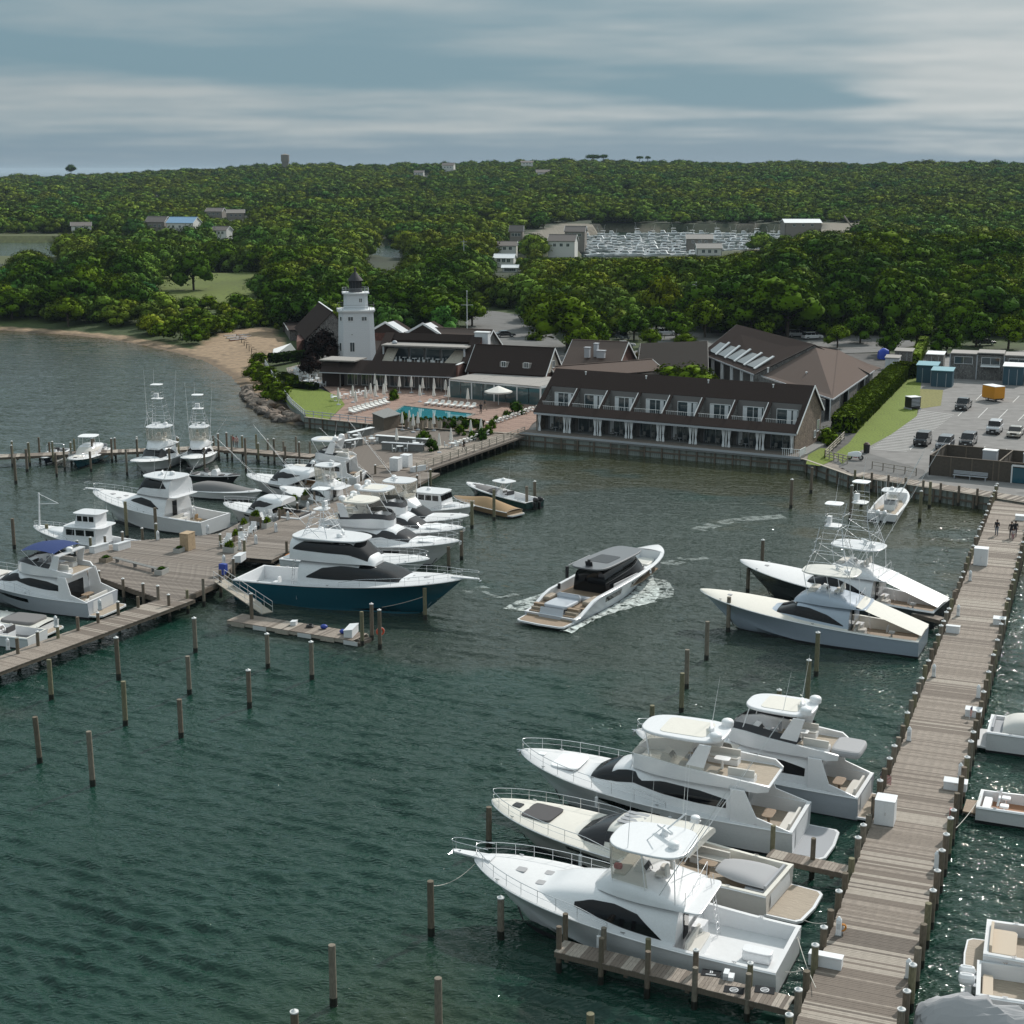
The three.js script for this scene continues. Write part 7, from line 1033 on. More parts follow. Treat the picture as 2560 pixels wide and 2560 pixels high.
// ---- roofs behind the waterfront wing
const P3=(u,v,h)=>{const [x,z]=site(u,v,h);return [x,h,z];};
{
const o=thing('balcony_wing','dark roofed rear wing with a row of sloped roof balconies','hotel');const R1=P3(1842,811,10.2),R2=P3(2037,861,10.2),E1=P3(1752,884,5),E2=P3(1885,936,5),F1=[R1[0]+9,5,R1[2] - 4],F2=[R2[0]+10,5,R2[2] - 1];
part(o,'roof',[quadsheet(E1,E2,R2,R1,0.2),quadsheet(F2,F1,R1,R2,0.2)],M_roof);part(o,'gable_wall',[quadsheet([E1[0],1.5,E1[2]],[F1[0],1.5,F1[2]],F1,E1,0.1),quadsheet(E1,F1,R1,R1,0.1)],M_greyWall);part(o,'gable_wall',[quadsheet([E2[0],1.5,E2[2]],[F2[0],1.5,F2[2]],F2,E2,0.1),quadsheet(E2,F2,R2,R2,0.1)],M_greyWall);
part(o,'side_wall',quadsheet([E1[0]+1.5,1.5,E1[2]],[E2[0]+1.5,1.5,E2[2]],[E2[0]+1.5,5,E2[2]],[E1[0]+1.5,5,E1[2]],0.1),M_darkWall);
const at4=(t,k)=>[0,1,2].map(i=>lerp(lerp(E1[i],E2[i],t),lerp(R1[i],R2[i],t),k));const up=(p,d)=>[p[0] - 0.35*d,p[1]+d,p[2]];
for(let i=0;i<5;i++){const t0=0.08+i*0.17,t1=t0+0.125;const b=part(o,'roof_balcony',quadsheet(up(at4(t0,0.12),0.12),up(at4(t1,0.12),0.12),up(at4(t1,0.42),0.12),up(at4(t0,0.42),0.12),0.1),M_roomGlass);part(b,'cheek',quadsheet(up(at4(t1+0.005,0.1),0.15),up(at4(t1+0.03,0.1),0.15),up(at4(t1+0.03,0.45),0.5),up(at4(t1+0.005,0.45),0.5),0.15),M_trim);}
part(o,'eave_trim',beam(up(E1,-0.1),up(E2,-0.1),0.1,0.25),M_greyTrim);for(let i=0;i<6;i++){const p=at4(0.04+i*0.18,0);part(o,'post',box(0.18,3.4,0.18,p[0]+0.1,3.2,p[2]),M_trim);part(o,'drape',cyl(0.16,0.3,2.8,p[0]+0.4,3.2,p[2]+0.3),M_drape);}
}
{
const o=thing('conference_hall','broad brown hip roofed hall beside the clipped hedge','building');const E1=P3(1888,934,4.8),E2=P3(2082,998,4.8),E3=P3(2186,926,4.8),A1=P3(2037,863,10.0),A2=P3(2096,874,9.0),E4=[A1[0]+14,4.8,A1[2] - 10];
part(o,'roof',[quadsheet(E1,E2,A2,A1,0.2),quadsheet(E2,E3,E3,A2,0.2),quadsheet(E3,E4,A1,A2,0.2),quadsheet(E4,E1,A1,A1,0.2)],M_brownRoof);
const wall=(a,b,n)=>{for(let i=0;i<n;i++){const p=[lerp(a[0],b[0],i/n),lerp(a[2],b[2],i/n)],q=[lerp(a[0],b[0],(i+1)/n),lerp(a[2],b[2],(i+1)/n)],s=i % 2?1.2:0.4;part(o,'wall_bay',beam([p[0] - s,3.1,p[1]],[q[0] - s,3.1,q[1]],0.2,3.3),M_greyWall);part(o,'corner_board',box(0.16,3.3,0.16,q[0] - 0.35,3.1,q[1]),M_trim);}};wall(E2,E3,5);wall(E1,E2,2);part(o,'eave_trim',[beam([E2[0],4.72,E2[2]],[E3[0],4.72,E3[2]],0.12,0.22),beam([E1[0],4.72,E1[2]],[E2[0],4.72,E2[2]],0.12,0.22)],M_greyTrim);
for(const [u,v] of [[1920,927],[1974,908],[2018,887],[2061,918],[2016,938]]){const p=P3(u,v,6.2);part(o,'roof_vent',[cyl(0.12,0.12,0.8,p[0],p[1]+0.1,p[2]),cyl(0.2,0.2,0.15,p[0],p[1]+0.5,p[2])],M_trim);}
}
{const o=thing('courtyard_hall','low dark roofed building behind the ornamental courtyard tree','building');const a=P3(1592,936,4.2),b=P3(1772,936,4.2),c=P3(1770,852,7),d=P3(1602,858,7);part(o,'roof',[quadsheet(a,b,c,d,0.2),quadsheet([c[0],4.2,c[2] - 8],[d[0],4.2,d[2] - 8],d,c,0.2)],M([0.035,0.031,0.028],1,{physical: true,specularIntensity: 0.15,map: M_roof.map,metres: 3}));part(o,'front_wall',quadsheet([a[0],1.4,a[2] - 0.5],[b[0],1.4,b[2] - 0.5],[b[0],4.2,b[2] - 0.5],[a[0],4.2,a[2] - 0.5],0.1),M_darkWall);for(const s of [[a,d],[b,c]]) part(o,'end_wall',[quadsheet([s[0][0],1.4,s[0][2]],[s[1][0],1.4,s[1][2] - 8],[s[1][0],4.2,s[1][2] - 8],[s[0][0],4.2,s[0][2]],0.1),quadsheet([s[0][0],4.2,s[0][2]],[s[1][0],4.2,s[1][2] - 8],s[1],s[1],0.1)],M_greyWall);}
{const o=gableHouse('kitchen_building','red-brown gabled building with roof ducts behind the waterfront wing',[9.5,-271],112,{L: 10,W: 11,eave: 5,ridge: 8.8,wall: M_brickRed,roof: M_brownRoof});for(const [x,y,z,w,h] of [[4,7.2,-1.2,0.9,1.8],[5.4,7.6,-2,0.7,2.4],[6.6,7.0,-1.2,1.4,1.3]]) part(o,'roof_duct',[box(w,h,0.9,x,y,z),box(w*1.2,0.15,1.1,x,y+h/2,z)],M_greyTrim);}
{const o=gableHouse('link_building','long low brown roofed link building with white eave behind the waterfront wing',[8.5,-256],60,{L: 21,W: 7,eave: 4.6,ridge: 6.0,wall: M_greyWall,roof: M_brownRoof});}
// resort buildings behind the lighthouse
gableHouse('rear_hall','grey gabled hall with brown roof behind the restaurant',[-18.5,-292],110,{L: 13,W: 13,eave: 4.6,ridge: 8.8,wall: M_greyWall,roof: M_brownRoof,wins: [['f',3,3.2,1.2,1.4],['f',6.5,3.2,1.2,1.4]]});
gableHouse('rear_hall','wide brown roofed hall close behind the lighthouse',[-30,-297],108,{L: 18,W: 14,eave: 4.6,ridge: 7.9,wall: M_greyWall,roof: M_brownRoof});
{const o=lot('pool_house','brown building with white-edged zigzag roof monitors behind the lighthouse','building',[-29,-300],108);part(o,'wall',box(16,3.4,0.2,8,6.0,0),M_brickRed);for(let i=0;i<2;i++){part(o,'roof_monitor',profile([[0,7.6],[8,7.6],[4,9.8]],6).translate(i*8,0,-3),M_roof);part(o,'monitor_trim',[beam([i*8,7.65,0.1],[i*8+4,9.85,0.1],0.16,0.4),beam([i*8+4,9.85,0.1],[i*8+8,7.65,0.1],0.16,0.4)],M_trim);part(o,'skylight',quadsheet([i*8+4.3,9.8,-0.4],[i*8+7.6,7.95,-0.4],[i*8+7.6,7.95,-3.5],[i*8+4.3,9.8,-3.5],0.06),M_greyTrim);}}
{const [x,z]=site(1168,845,2),o=thing('flagpole','tall white flagpole beside the drive behind the restaurant','flagpole',x,1.5,z);part(o,'pole',bar([0,0,0],[0,11,0],0.12,8,0.06),M_trim);part(o,'finial',ball(0.14,0,11.1,0),M_trim);part(o,'yard',bar([-1.4,8,0],[1.4,8,0],0.04),M_trim);}
for(const [u,vb,vt,k] of [[1738,800,705,0],[2126,806,716,1],[1160,700,600,2]]){const [x,z]=site(u,vb,3),h=rise(x,z,vt) - 2,o=thing('utility_pole',['grey utility pole with crossarm above the back lot trees','pale utility pole against the dark wood on the right','utility pole by the road beyond the resort'][k],'utility pole',x,2,z);part(o,'pole',bar([0,0,0],[0,h,0],0.17,8,0.12),M_greyTrim);part(o,'crossarm',box(2.2,0.14,0.14,0,h - 0.6,0,0.4),M_greyTrim);part(o,'lamp_head',[box(0.9,0.12,0.3,0.5,h - 1.6,0),bar([0,h - 1.6,0],[0.5,h - 1.6,0],0.05)],M_greyTrim);}
// ---------------------------------------------------------------- paving, lawns, pool
const speck=tex(512,512,(u,v)=>{const k=0.93+0.16*tf(u,v,5,21,5)+0.08*tnoise(u,v,160,4)+(tnoise(u,v,3,8)>0.33?-0.08:0);return [k,k,k];});
const M_asphalt=M([0.15,0.148,0.145],0.95,{map: speck,metres: 11}),M_lightAsphalt=M([0.23,0.222,0.215],0.95,{map: speck,metres: 9}),M_paint=M([0.62,0.62,0.6],0.8),M_lawn=M([0.145,0.2,0.016],0.95,{map: mottle(20,0.9,31,0.95),metres: 5,bumpMap: mottle(40,0.9,35,0.5),bumpScale: 0.06}),M_dryLawn=M([0.2,0.19,0.055],0.95,{map: mottle(10,0.6,33,0.95),metres: 4});
const paverTex=tex(512,512,(u,v)=>{const r=Math.floor(v*12),c=u*8+(r % 2)*0.5,f=c - Math.floor(c),e=v*12 - r,t=0.9+0.22*noise(Math.floor(c)*2.1,r*3.1,9);const k=f<0.05||e<0.08?t*0.75:t;return [k,k*0.98,k*0.96];});
const M_paver=M([0.33,0.225,0.185],0.9,{map: paverTex,metres: 4}),M_greyPaver=M([0.27,0.245,0.22],0.9,{map: paverTex,metres: 4});
const sheet=(name,pts,lvl,m,label,cat='paving')=>single(name,flat(px(pts,lvl),lvl),m,label,cat,null,'structure');
sheet('car_park',[[2095,1168],[2130,1185],[2330,1216],[2900,1310],[2980,840],[2330,895],[2300,960],[2295,1035],[2140,1120]],1.60,M_lightAsphalt,'grey asphalt car park on the right');
sheet('service_yard',[[2075,1150],[2135,1122],[2310,1175],[2330,1212],[2130,1184]],1.606,M_asphalt,'asphalt yard by the quay');
sheet('drive',[[1150,770],[1240,778],[1330,792],[1420,870],[1560,885],[1640,862],[1660,830],[2250,840],[2300,862],[2200,880],[1600,900],[1240,900],[1180,850]],1.61,M_asphalt,'asphalt drive and back lot behind the resort');
sheet('hedge_lawn',[[2085,1135],[2122,1108],[2190,1020],[2250,945],[2305,942],[2300,985],[2292,1040],[2228,1086],[2150,1128],[2105,1160]],1.615,M_lawn,'bright green strip of lawn beside the clipped hedge','lawn');
sheet('dry_lawn',[[2300,972],[2358,975],[2352,1014],[2300,1022]],1.62,M_dryLawn,'yellowed square of grass at the car park edge','lawn');
sheet('pool_lawn',[[700,985],[735,968],[800,972],[850,992],[862,1012],[820,1050],[770,1044],[728,1018]],1.63,M_lawn,'small lawn above the sea wall','lawn');
sheet('wing_lawn',[[2015,1160],[2025,1118],[2075,1122],[2088,1148],[2050,1165]],1.64,M_lawn,'patch of lawn at the end of the waterfront wing','lawn');
const poolPx=[[972,1037],[1010,1014],[1182,1034],[1148,1053],[1060,1048],[1010,1042]],pool=px(poolPx,1.68),cx0=pool.reduce((s,p)=>s+p[0],0)/pool.length,cz0=pool.reduce((s,p)=>s+p[1],0)/pool.length,grow=k=>pool.map(([x,z])=>[cx0+(x - cx0)*k,cz0+(z - cz0)*k]);
single('patio',flat(px([[762,1044],[822,1050],[862,1012],[800,960],[830,930],[1390,955],[1400,1010],[1330,1060],[1312,1087],[935,1062]],1.62),1.62,[grow(1.05)]),M_paver,'terracotta paved pool terrace','paving',null,'structure');
sheet('dining_terrace',[[715,920],[770,905],[840,925],[850,958],[800,962],[730,955]],1.64,M_greyPaver,'grey paved dining terrace left of the restaurant');
{const o=thing('swimming_pool','turquoise swimming pool on the terrace','pool');part(o,'coping',slab(grow(1.07),1.5,1.69,[pool]),M_greyPaver);part(o,'basin',[...pool.map((p,i)=>{const q=pool[(i+1) % pool.length];return quadsheet([p[0],1.65,p[1]],[q[0],1.65,q[1]],[q[0],0.3,q[1]],[p[0],0.3,p[1]]);}),flat(pool,0.3)],M([0.12,0.52,0.6],0.6));part(o,'pool_water',flat(pool,1.6),M([0.03,0.33,0.4],0.05,{physical: true,ior: 1.33,clearcoat: 1}));}
sheet('quay_apron',[[1985,1148],[2010,1149],[2131,1191],[2165,1180],[2080,1135],[2030,1128]],1.6,M_greyPaver,'paved apron at the corner of the quay');
// boardwalk and lower bar deck in front of the patio
{const a=site(1041,1179,1.5),b=site(1312,1086,1.5),L=Math.hypot(b[0] - a[0],b[1] - a[1]),ux=(b[0] - a[0])/L,uz=(b[1] - a[1])/L,w=6.4;plankDeck('promenade','plank promenade with white railing leading to the pool terrace',[a[0]+uz*w,a[1] - ux*w],[b[0]+uz*w,b[1] - ux*w],w,1.52,{mats: M_plank,most: 160,pitch: 0.22,cat: 'boardwalk',from: 51});
const o=thing('promenade_railing','long pale railing along the water side of the promenade','railing');for(const h of [0.45,0.75,1.05]) part(o,'rail',beam([a[0],1.52+h,a[1]],[b[0],1.52+h,b[1]],0.1,h>1?0.08:0.1),M_paleTimber);for(let i=0;i<=14;i++) part(o,'post',box(0.12,1.15,0.12,lerp(a[0],b[0],i/14),2.05,lerp(a[1],b[1],i/14)),M_paleTimber);
for(let i=0;i<16;i++) piling(lerp(a[0],b[0],(i+0.5)/16)+uz*0.4,lerp(a[1],b[1],(i+0.5)/16) - ux*0.4,1.35,'dark pile under the promenade edge','piles under the promenade',false,0.14);}
single('bar_deck',slab(px([[832,1092],[935,1066],[1120,1078],[1312,1090],[1100,1165],[1010,1196],[930,1190],[842,1140]],1.45),1.2,1.45),M_plank[4],'lower timber bar deck in front of the pool terrace','deck',null,'structure');
{const o=thing('timber_planter','big square timber planter box at the corner of the pool terrace','planter');const q=px([[934,1050],[968,1062],[968,1082],[934,1074]],1.6);part(o,'box',slab(px([[932,1064],[960,1076],[1000,1066],[970,1052]],1.5),1.2,3.4),M_timber);part(o,'coping',slab(px([[930,1065],[960,1078],[1003,1067],[971,1051]],1.5),3.4,3.5),M_greyTimber);}
{const pts=px([[663,912],[685,950],[700,975],[730,1014],[762,1042],[850,1052],[935,1061]],1.6);const o=thing('sea_wall_railing','low grey railing along the sea wall below the lawn','railing');for(let i=0;i+1<pts.length;i++){const [a,b]=[pts[i],pts[i+1]];if(i<4) part(o,'wall_panel',beam([a[0],1.35,a[1]],[b[0],1.35,b[1]],0.35,1.2),M_bulk);for(const h of [0.5,0.9]) part(o,'rail',beam([a[0],1.65+h,a[1]],[b[0],1.65+h,b[1]],0.08,0.1),M_greyTrim);const n=Math.ceil(Math.hypot(b[0] - a[0],b[1] - a[1])/2);for(let k=0;k<n;k++) part(o,'post',box(0.12,1.1,0.12,lerp(a[0],b[0],k/n),2.1,lerp(a[1],b[1],k/n)),M_greyTrim);}}
// ---------------------------------------------------------------- hedges and shrubs
function hedgeGeo(L,W,H,n,size=0.4){const keep=seed;seed=Math.round(L*100+W);const pos=[],nor=[],uv=[];const put=(P,N)=>{for(const p of P){pos.push(p.x,p.y,p.z);nor.push(N.x,N.y,N.z);uv.push(p.x*0.2,p.z*0.2+p.y*0.1);}};for(let i=0;i<n;i++){const f=rnd(),A=L*W,B=2*L*H,T=A+B+2*W*H;let c,N;if(f<A/T){c=V3(rr(0,L),H,rr(-W/2,W/2));N=V3(0,1,0);} else if(f<(A+B)/T){const s=rnd()<0.5?-1:1;c=V3(rr(0,L),rr(0,H),s*W/2);N=V3(0,0,s);} else {const s=rnd()<0.5;c=V3(s?0:L,rr(0,H),rr(-W/2,W/2));N=V3(s?-1:1,0,0);} const k=0.3*fbm(c.x*0.4,c.z*0.5+c.y*0.5,2,3);c.addScaledVector(N,k+rr(-0.1,0.12));const N0=N.clone();N.add(V3(rr(-0.7,0.7),rr(-0.3,0.8),rr(-0.7,0.7))).normalize();const t=V3(rr(-1,1),rr(-1,1),rr(-1,1)).cross(N).normalize(),b=N.clone().cross(t),w=size*rr(0.6,1.2);N0.addScaledVector(N,0.5).normalize();N.copy(N0);put([c.clone().addScaledVector(t,-w/2),c.clone().addScaledVector(b,w/2),c.clone().addScaledVector(t,w/2)],N);put([c.clone().addScaledVector(t,-w/2),c.clone().addScaledVector(t,w/2),c.clone().addScaledVector(b,-w/2)],N);} seed=keep;const g=new THREE.BufferGeometry();g.setAttribute('position',new THREE.Float32BufferAttribute(pos,3));g.setAttribute('normal',new THREE.Float32BufferAttribute(nor,3));g.setAttribute('uv',new THREE.Float32BufferAttribute(uv,2));return join([g,box(L - 0.3,H - 0.2,W - 0.3,L/2,(H - 0.2)/2,0)]);}
function hedge(label,a,b,W,H,n,m=M_brightLeaf,lvl=1.6){const A=site(...a,lvl),B=site(...b,lvl),L=Math.hypot(B[0] - A[0],B[1] - A[1]),o=thing('hedge',label,'hedge',A[0],lvl - 0.1,A[1],Math.atan2(-(B[1] - A[1]),B[0] - A[0]));part(o,'foliage',hedgeGeo(L,W,H,n),m);for(let i=1;i<4;i++) part(o,'stem',cyl(0.06,0.09,0.5,L*i/4,0.15,0),M_bark);}
hedge('long clipped green hedge between the hall and the strip of lawn',[2108,1080],[2250,942],3.6,2.5,9000);hedge('short hedge crossing the end of the long clipped hedge',[2240,940],[2290,945],2.6,2.8,1500,M_leaf[3]);hedge('dark low hedge in front of the dining terrace',[722,968],[790,975],1.4,1.2,900,M_leaf[0]);hedge('dark hedge between the beach and the dining terrace',[678,905],[770,895],2.2,1.7,1500,M_leaf[2]);hedge('bright low hedge right of the sea wall railing',[705,945],[735,955],1.8,1.1,700);hedge('clipped hedge along the back of the long shop row',[2290,905],[2310,860],2,2,900,M_leaf[3]);hedge('clipped hedge beside the pool bar',[1150,1062],[1205,1070],0.9,1.2,500,M_leaf[1],1.5);
{const put=(u,v,h,w,m,label,group,lvl=1.6)=>{const [x,z]=site(u,v,lvl);tree(rnd()<0.5?bushKind:bushKind2,m,'shrub',label,x,z,h,w,group,lvl);};
[[655,950],[672,968],[640,925],[690,990],[668,940],[648,905],[700,1002],[628,940]].forEach(([u,v],i)=>put(u,v,rr(1.6,2.6),1.3,i % 2?M_leaf[3]:M_brightLeaf,'wild shrub on the bank above the rocks','shrubs on the rocky bank',1.3));
[[450,838],[490,846],[520,832],[560,826],[470,815],[430,820],[540,812],[600,818],[620,806],[585,800],[500,795],[650,812],[400,835],[370,822],[640,790],[560,780],[680,800],[705,812],[660,780],[600,770],[520,770]].forEach(([u,v],i)=>put(u,v,rr(2.2,4.2),rr(1.1,1.6),[M_brightLeaf,M_leaf[1],M_leaf[3]][i % 3],'dense green shrub on the slope behind the beach','shrubs behind the beach',1.8));
[[1162,1072],[1195,1076],[1180,1098],[1205,1098],[1150,1085],[1060,1108],[1080,1125],[1220,1085],[1230,1070],[1130,1070],[1010,1060],[1052,1062],[1078,1064],[1108,1068],[985,1000],[1290,1035],[1265,1045],[1240,1055]].forEach(([u,v],i)=>put(u,v,rr(1.0,2.0),rr(0.6,0.9),i % 3?M_leaf[1]:M_leaf[2],'potted shrub on the pool terrace','potted shrubs round the pool',1.6));
[[1185,860],[1210,872],[1170,875],[1260,768],[1205,765],[1160,790],[1340,850],[1440,880]].forEach(([u,v],i)=>put(u,v,rr(1.8,3),1.4,i % 2?M_brightLeaf:M_leaf[3],'bright rounded shrub beside the drive','shrubs along the drive',1.6));
put(2070,1108,2.2,1.1,M_brightLeaf,'yellow-green shrub at the corner of the waterfront wing gable');}
// ---------------------------------------------------------------- rocks of the sea defence
{const M_rock=[M([0.2,0.155,0.125],0.95),M([0.14,0.115,0.095],0.95),M([0.25,0.2,0.165],0.95),M([0.05,0.045,0.04],0.9)],geos=[1,2,3].map(s=>{const g=new THREE.IcosahedronGeometry(0.7,2),p=g.attributes.position;for(let i=0;i<p.count;i++){const k=1+0.5*noise(p.getX(i)*1.6+s*9,p.getY(i)*1.6,p.getZ(i)*1.6);p.setXYZ(i,p.getX(i)*k*1.2,p.getY(i)*k*0.75,p.getZ(i)*k);} g.computeVertexNormals();return g;});
const foot=px([[606,985],[615,1005],[640,1028],[690,1056],[740,1056],[764,1050]],0),top=px([[618,968],[636,985],[665,1000],[702,1020],[738,1040],[764,1046]],1.1);let k=0;
for(let i=0;i<120;i++){const t=rnd()*(foot.length - 1),a=Math.floor(t),q=t - a,s=rnd() ** 1.2,fx=lerp(foot[a][0],foot[a+1][0],q),fz=lerp(foot[a][1],foot[a+1][1],q),tx=lerp(top[a][0],top[a+1][0],q),tz=lerp(top[a][1],top[a+1][1],q);const o=single('boulder',geos[i % 3],M_rock[s<0.15?3:Math.floor(rnd()*3)],s<0.15?'dark wet boulder at the waterline of the rocky bank':'brown boulder on the rocky bank below the sea wall railing','boulder',s<0.15?'wet boulders':'dry boulders');o.position.set(lerp(fx,tx,s),lerp(-0.05,1.0,s),lerp(fz,tz,s));o.rotation.set(rr(-0.4,0.4),rr(0,6),rr(-0.4,0.4));o.scale.setScalar(rr(0.6,1.35));}}
// ---------------------------------------------------------------- terrace furniture
const M_canvasWhite=M([0.68,0.66,0.62],0.9),M_loungerWhite=M([0.7,0.69,0.66],0.85),M_chairWood=timber(0.3,0.22,0.16);
const parasol=new THREE.Group();parasol.name='closed_parasol';part(parasol,'pole',cyl(0.035,0.035,2.7,0,1.35,0,6),M_trim);part(parasol,'canopy',new THREE.LatheGeometry([[0.03,2.75],[0.1,2.6],[0.2,1.7],[0.27,1.05],[0.2,0.98],[0.05,1.0]].map(([r,y])=>new THREE.Vector2(r,y)),8),M_canvasWhite);part(parasol,'base',cyl(0.3,0.34,0.12,0,0.06,0,10),M_greyTrim);parasol.userData={category: 'parasol'};
const Z2=([zx,zy])=>[640+zx/2.542,640+zy/2.542];
[[757,850],[768,892],[825,858],[824,900],[912,868],[988,868],[1060,878],[1042,926],[1132,880],[1130,930],[1205,890],[1224,935],[1346,950],[730,915],[757,930],[525,945],[617,930],[697,940],[812,918],[635,965]].forEach(p=>{const [u,v]=Z2(p),[x,z]=site(u,v,1.65);copy(parasol,'closed cream parasol between the pool and the restaurant',x,1.63,z,0,'closed parasols behind the pool').scale.set(1.1,1.05,1.1);});
[[930,1105],[975,1095],[1000,1120],[1165,1250],[1240,1215],[1365,1160],[1430,1150],[895,1215],[1030,1105],[1130,1110]].forEach(p=>{const [u,v]=Z2(p),[x,z]=site(u,v,1.5);copy(parasol,'closed cream parasol on the water side of the pool',x,1.5,z,0,'closed parasols on the water side of the pool');});
const lounger=new THREE.Group();lounger.name='sun_lounger';part(lounger,'frame',[box(1.95,0.06,0.62,0,0.3,0),...[-0.85,0.85].flatMap(a=>[-0.26,0.26].map(b=>box(0.06,0.3,0.06,a,0.15,b)))],M_trim);part(lounger,'mattress',[box(1.3,0.1,0.66,-0.3,0.38,0),box(0.75,0.1,0.66,0.64,0.55,0,0,0,0.55)],M_loungerWhite);part(lounger,'pillow',box(0.25,0.12,0.5,0.85,0.75,0,0,0,0.55),M_canvasWhite);lounger.userData={category: 'lounger'};
for(let i=0;i<9;i++){const [u,v]=Z2([612+i*27,1000 - i*7.6]),[x,z]=site(u,v,1.65);copy(lounger,'white sun lounger in the row left of the pool',x,1.63,z,2.1,'sun loungers left of the pool');}
for(let i=0;i<8;i++){const [u,v]=Z2([1095+i*40,944+i*3.5]),[x,z]=site(u,v,1.65);copy(lounger,'white sun lounger in the row behind the pool',x,1.63,z,1.2,'sun loungers behind the pool');}
for(let i=0;i<11;i++){const [u,v]=Z2([1490+i*27,1072 - i*9.5]),[x,z]=site(u,v,1.65);copy(lounger,'white lounge chair in the row along the promenade',x,1.63,z,-0.4,'lounge chairs along the promenade').scale.set(0.75,1,1);}
for(let i=0;i<7;i++){const [u,v]=Z2([1290+i*27,1200 - i*10]),[x,z]=site(u,v,1.5);copy(lounger,'white lounge chair on the lower deck by the promenade',x,1.52,z,-0.4,'lounge chairs on the lower deck').scale.set(0.7,1,1);}
const table=new THREE.Group();table.name='dining_table';part(table,'table_top',[cyl(0.5,0.5,0.05,0,0.74,0,12)],M_trim);part(table,'pedestal',[cyl(0.05,0.08,0.72,0,0.36,0),cyl(0.25,0.28,0.04,0,0.02,0,10)],M_greyTrim);table.userData={category: 'table'};
const chair=new THREE.Group();chair.name='dining_chair';part(chair,'seat',box(0.46,0.05,0.46,0,0.45,0),M_trim);part(chair,'backrest',box(0.05,0.48,0.46,0.22,0.72,0),M_trim);for(const a of [-0.2,0.2]) for(const b of [-0.2,0.2]) part(chair,'leg',box(0.04,0.45,0.04,a,0.22,b),M_trim);chair.userData={category: 'chair'};
function dine(spots,lvl,zone,n=3){for(const [u,v] of spots){const [x,z]=site(u,v,lvl);copy(table,`round white table ${zone}`,x,lvl,z,0,`tables ${zone}`);for(let i=0;i<n;i++){const a=i*6.283/n+rr(0,1);copy(chair,`white chair at a table ${zone}`,x+Math.cos(a)*0.85,lvl,z+Math.sin(a)*0.85,-a,`chairs ${zone}`);}}}
dine([[735,930],[750,935],[768,938],[745,945],[762,950],[782,946],[795,955],[780,960],[765,962],[800,966]],1.65,'on the dining terrace left of the restaurant');dine([[838,1002],[865,996],[890,992],[910,988]],1.65,'behind the lawn',2);dine([[890,1100],[930,1108],[1000,1128],[1040,1120],[1130,1120],[870,1118]],1.47,'on the lower bar deck',3);
for(const [a,b,label] of [[[872,1098],[932,1084],'long white counter at the back of the lower bar deck'],[[940,1104],[1070,1114],'long white counter in the middle of the lower bar deck'],[[955,1122],[1060,1128],'long grey counter nearest the water on the lower bar deck'],[[850,1120],[905,1112],'white bar top at the left end of the lower bar deck']]){const A=site(...a,1.5),B=site(...b,1.5),L=Math.hypot(B[0] - A[0],B[1] - A[1]),o=thing('bar_counter',label,'counter',A[0],1.45,A[1],Math.atan2(-(B[1] - A[1]),B[0] - A[0]));part(o,'counter_top',box(L,0.08,0.8,L/2,1.0,0),label.includes('grey')?M_greyTrim:M_trim);part(o,'front',box(L - 0.1,0.96,0.5,L/2,0.48,0),M_greyTimber);}
for(let i=0;i<12;i++){const [u,v]=Z2([960+i*30,1088+(i % 2)*8]),[x,z]=site(u,v,1.6),o=thing('cabana_post','pale square planter post along the front of the pool','planter',x,1.55,z,-0.4,'pale planter posts in front of the pool');part(o,'box',box(0.55,1.3,0.5,0,0.65,0),i % 3?M_paleTimber:M_planter);const f=part(o,'plant',bushKind2.crown,M_leaf[i % 3]);f.scale.setScalar(0.2);f.position.y=1.3;}
{const [x,z]=site(1246,1012,1.65),o=thing('open_parasol','open white canopy umbrella beside the pool','parasol',x,1.63,z);part(o,'pole',cyl(0.05,0.05,2.6,0,1.3,0),M_trim);part(o,'canopy',new THREE.ConeGeometry(2.3,0.9,8,1,true).translate(0,2.75,0),M_canvasWhite);part(o,'valance',new THREE.CylinderGeometry(2.3,2.3,0.25,8,1,true).translate(0,2.2,0),M_canvasWhite);}
{const o=thing('beach_awning','white sloping awning beside the beach houses','awning');part(o,'sheet',quadsheet(P3(680,893,1.9),P3(742,878,2.0),P3(727,858,4.0),P3(684,872,3.4),0.08),M_trim);part(o,'brick_wall',slab(px([[742,878],[762,872],[766,856],[744,860]],1.6),1.4,3.6),M_brickRed);}
{for(let i=0;i<9;i++){const [x,z]=site(592+i*6.2,846+i*6.0+(i>6?6:0),1.1),o=thing('beach_fence_post','weathered post of the low fence across the beach','fence post',x,0.8,z,0,'posts of the beach fence');part(o,'post',box(0.16,1.3,0.16,0,0.65,0),M_timber);part(o,'rail',box(2.2,0.1,0.06,0.6,1.0,0,-0.9),M_timber);} for(let i=0;i<5;i++){const [x,z]=site(560+i*7,842+(i % 3)*5,1.2),o=thing('stacked_boat',`upturned pale rowing boat on the rack at the top of the beach`,'rowing boat',x,1.0,z,0.3+i*0.1,'rowing boats at the top of the beach'),h=Hull({L: 4.2,B: 1.3,bow: 0.7,stern: 0.5,rake: 0.5});addHull(o,h,i % 2?M_cream:gel(0.3,0.12,0.07),M_wood,{cock: 0.7,floor: 0.1,coam: 0.1});}}
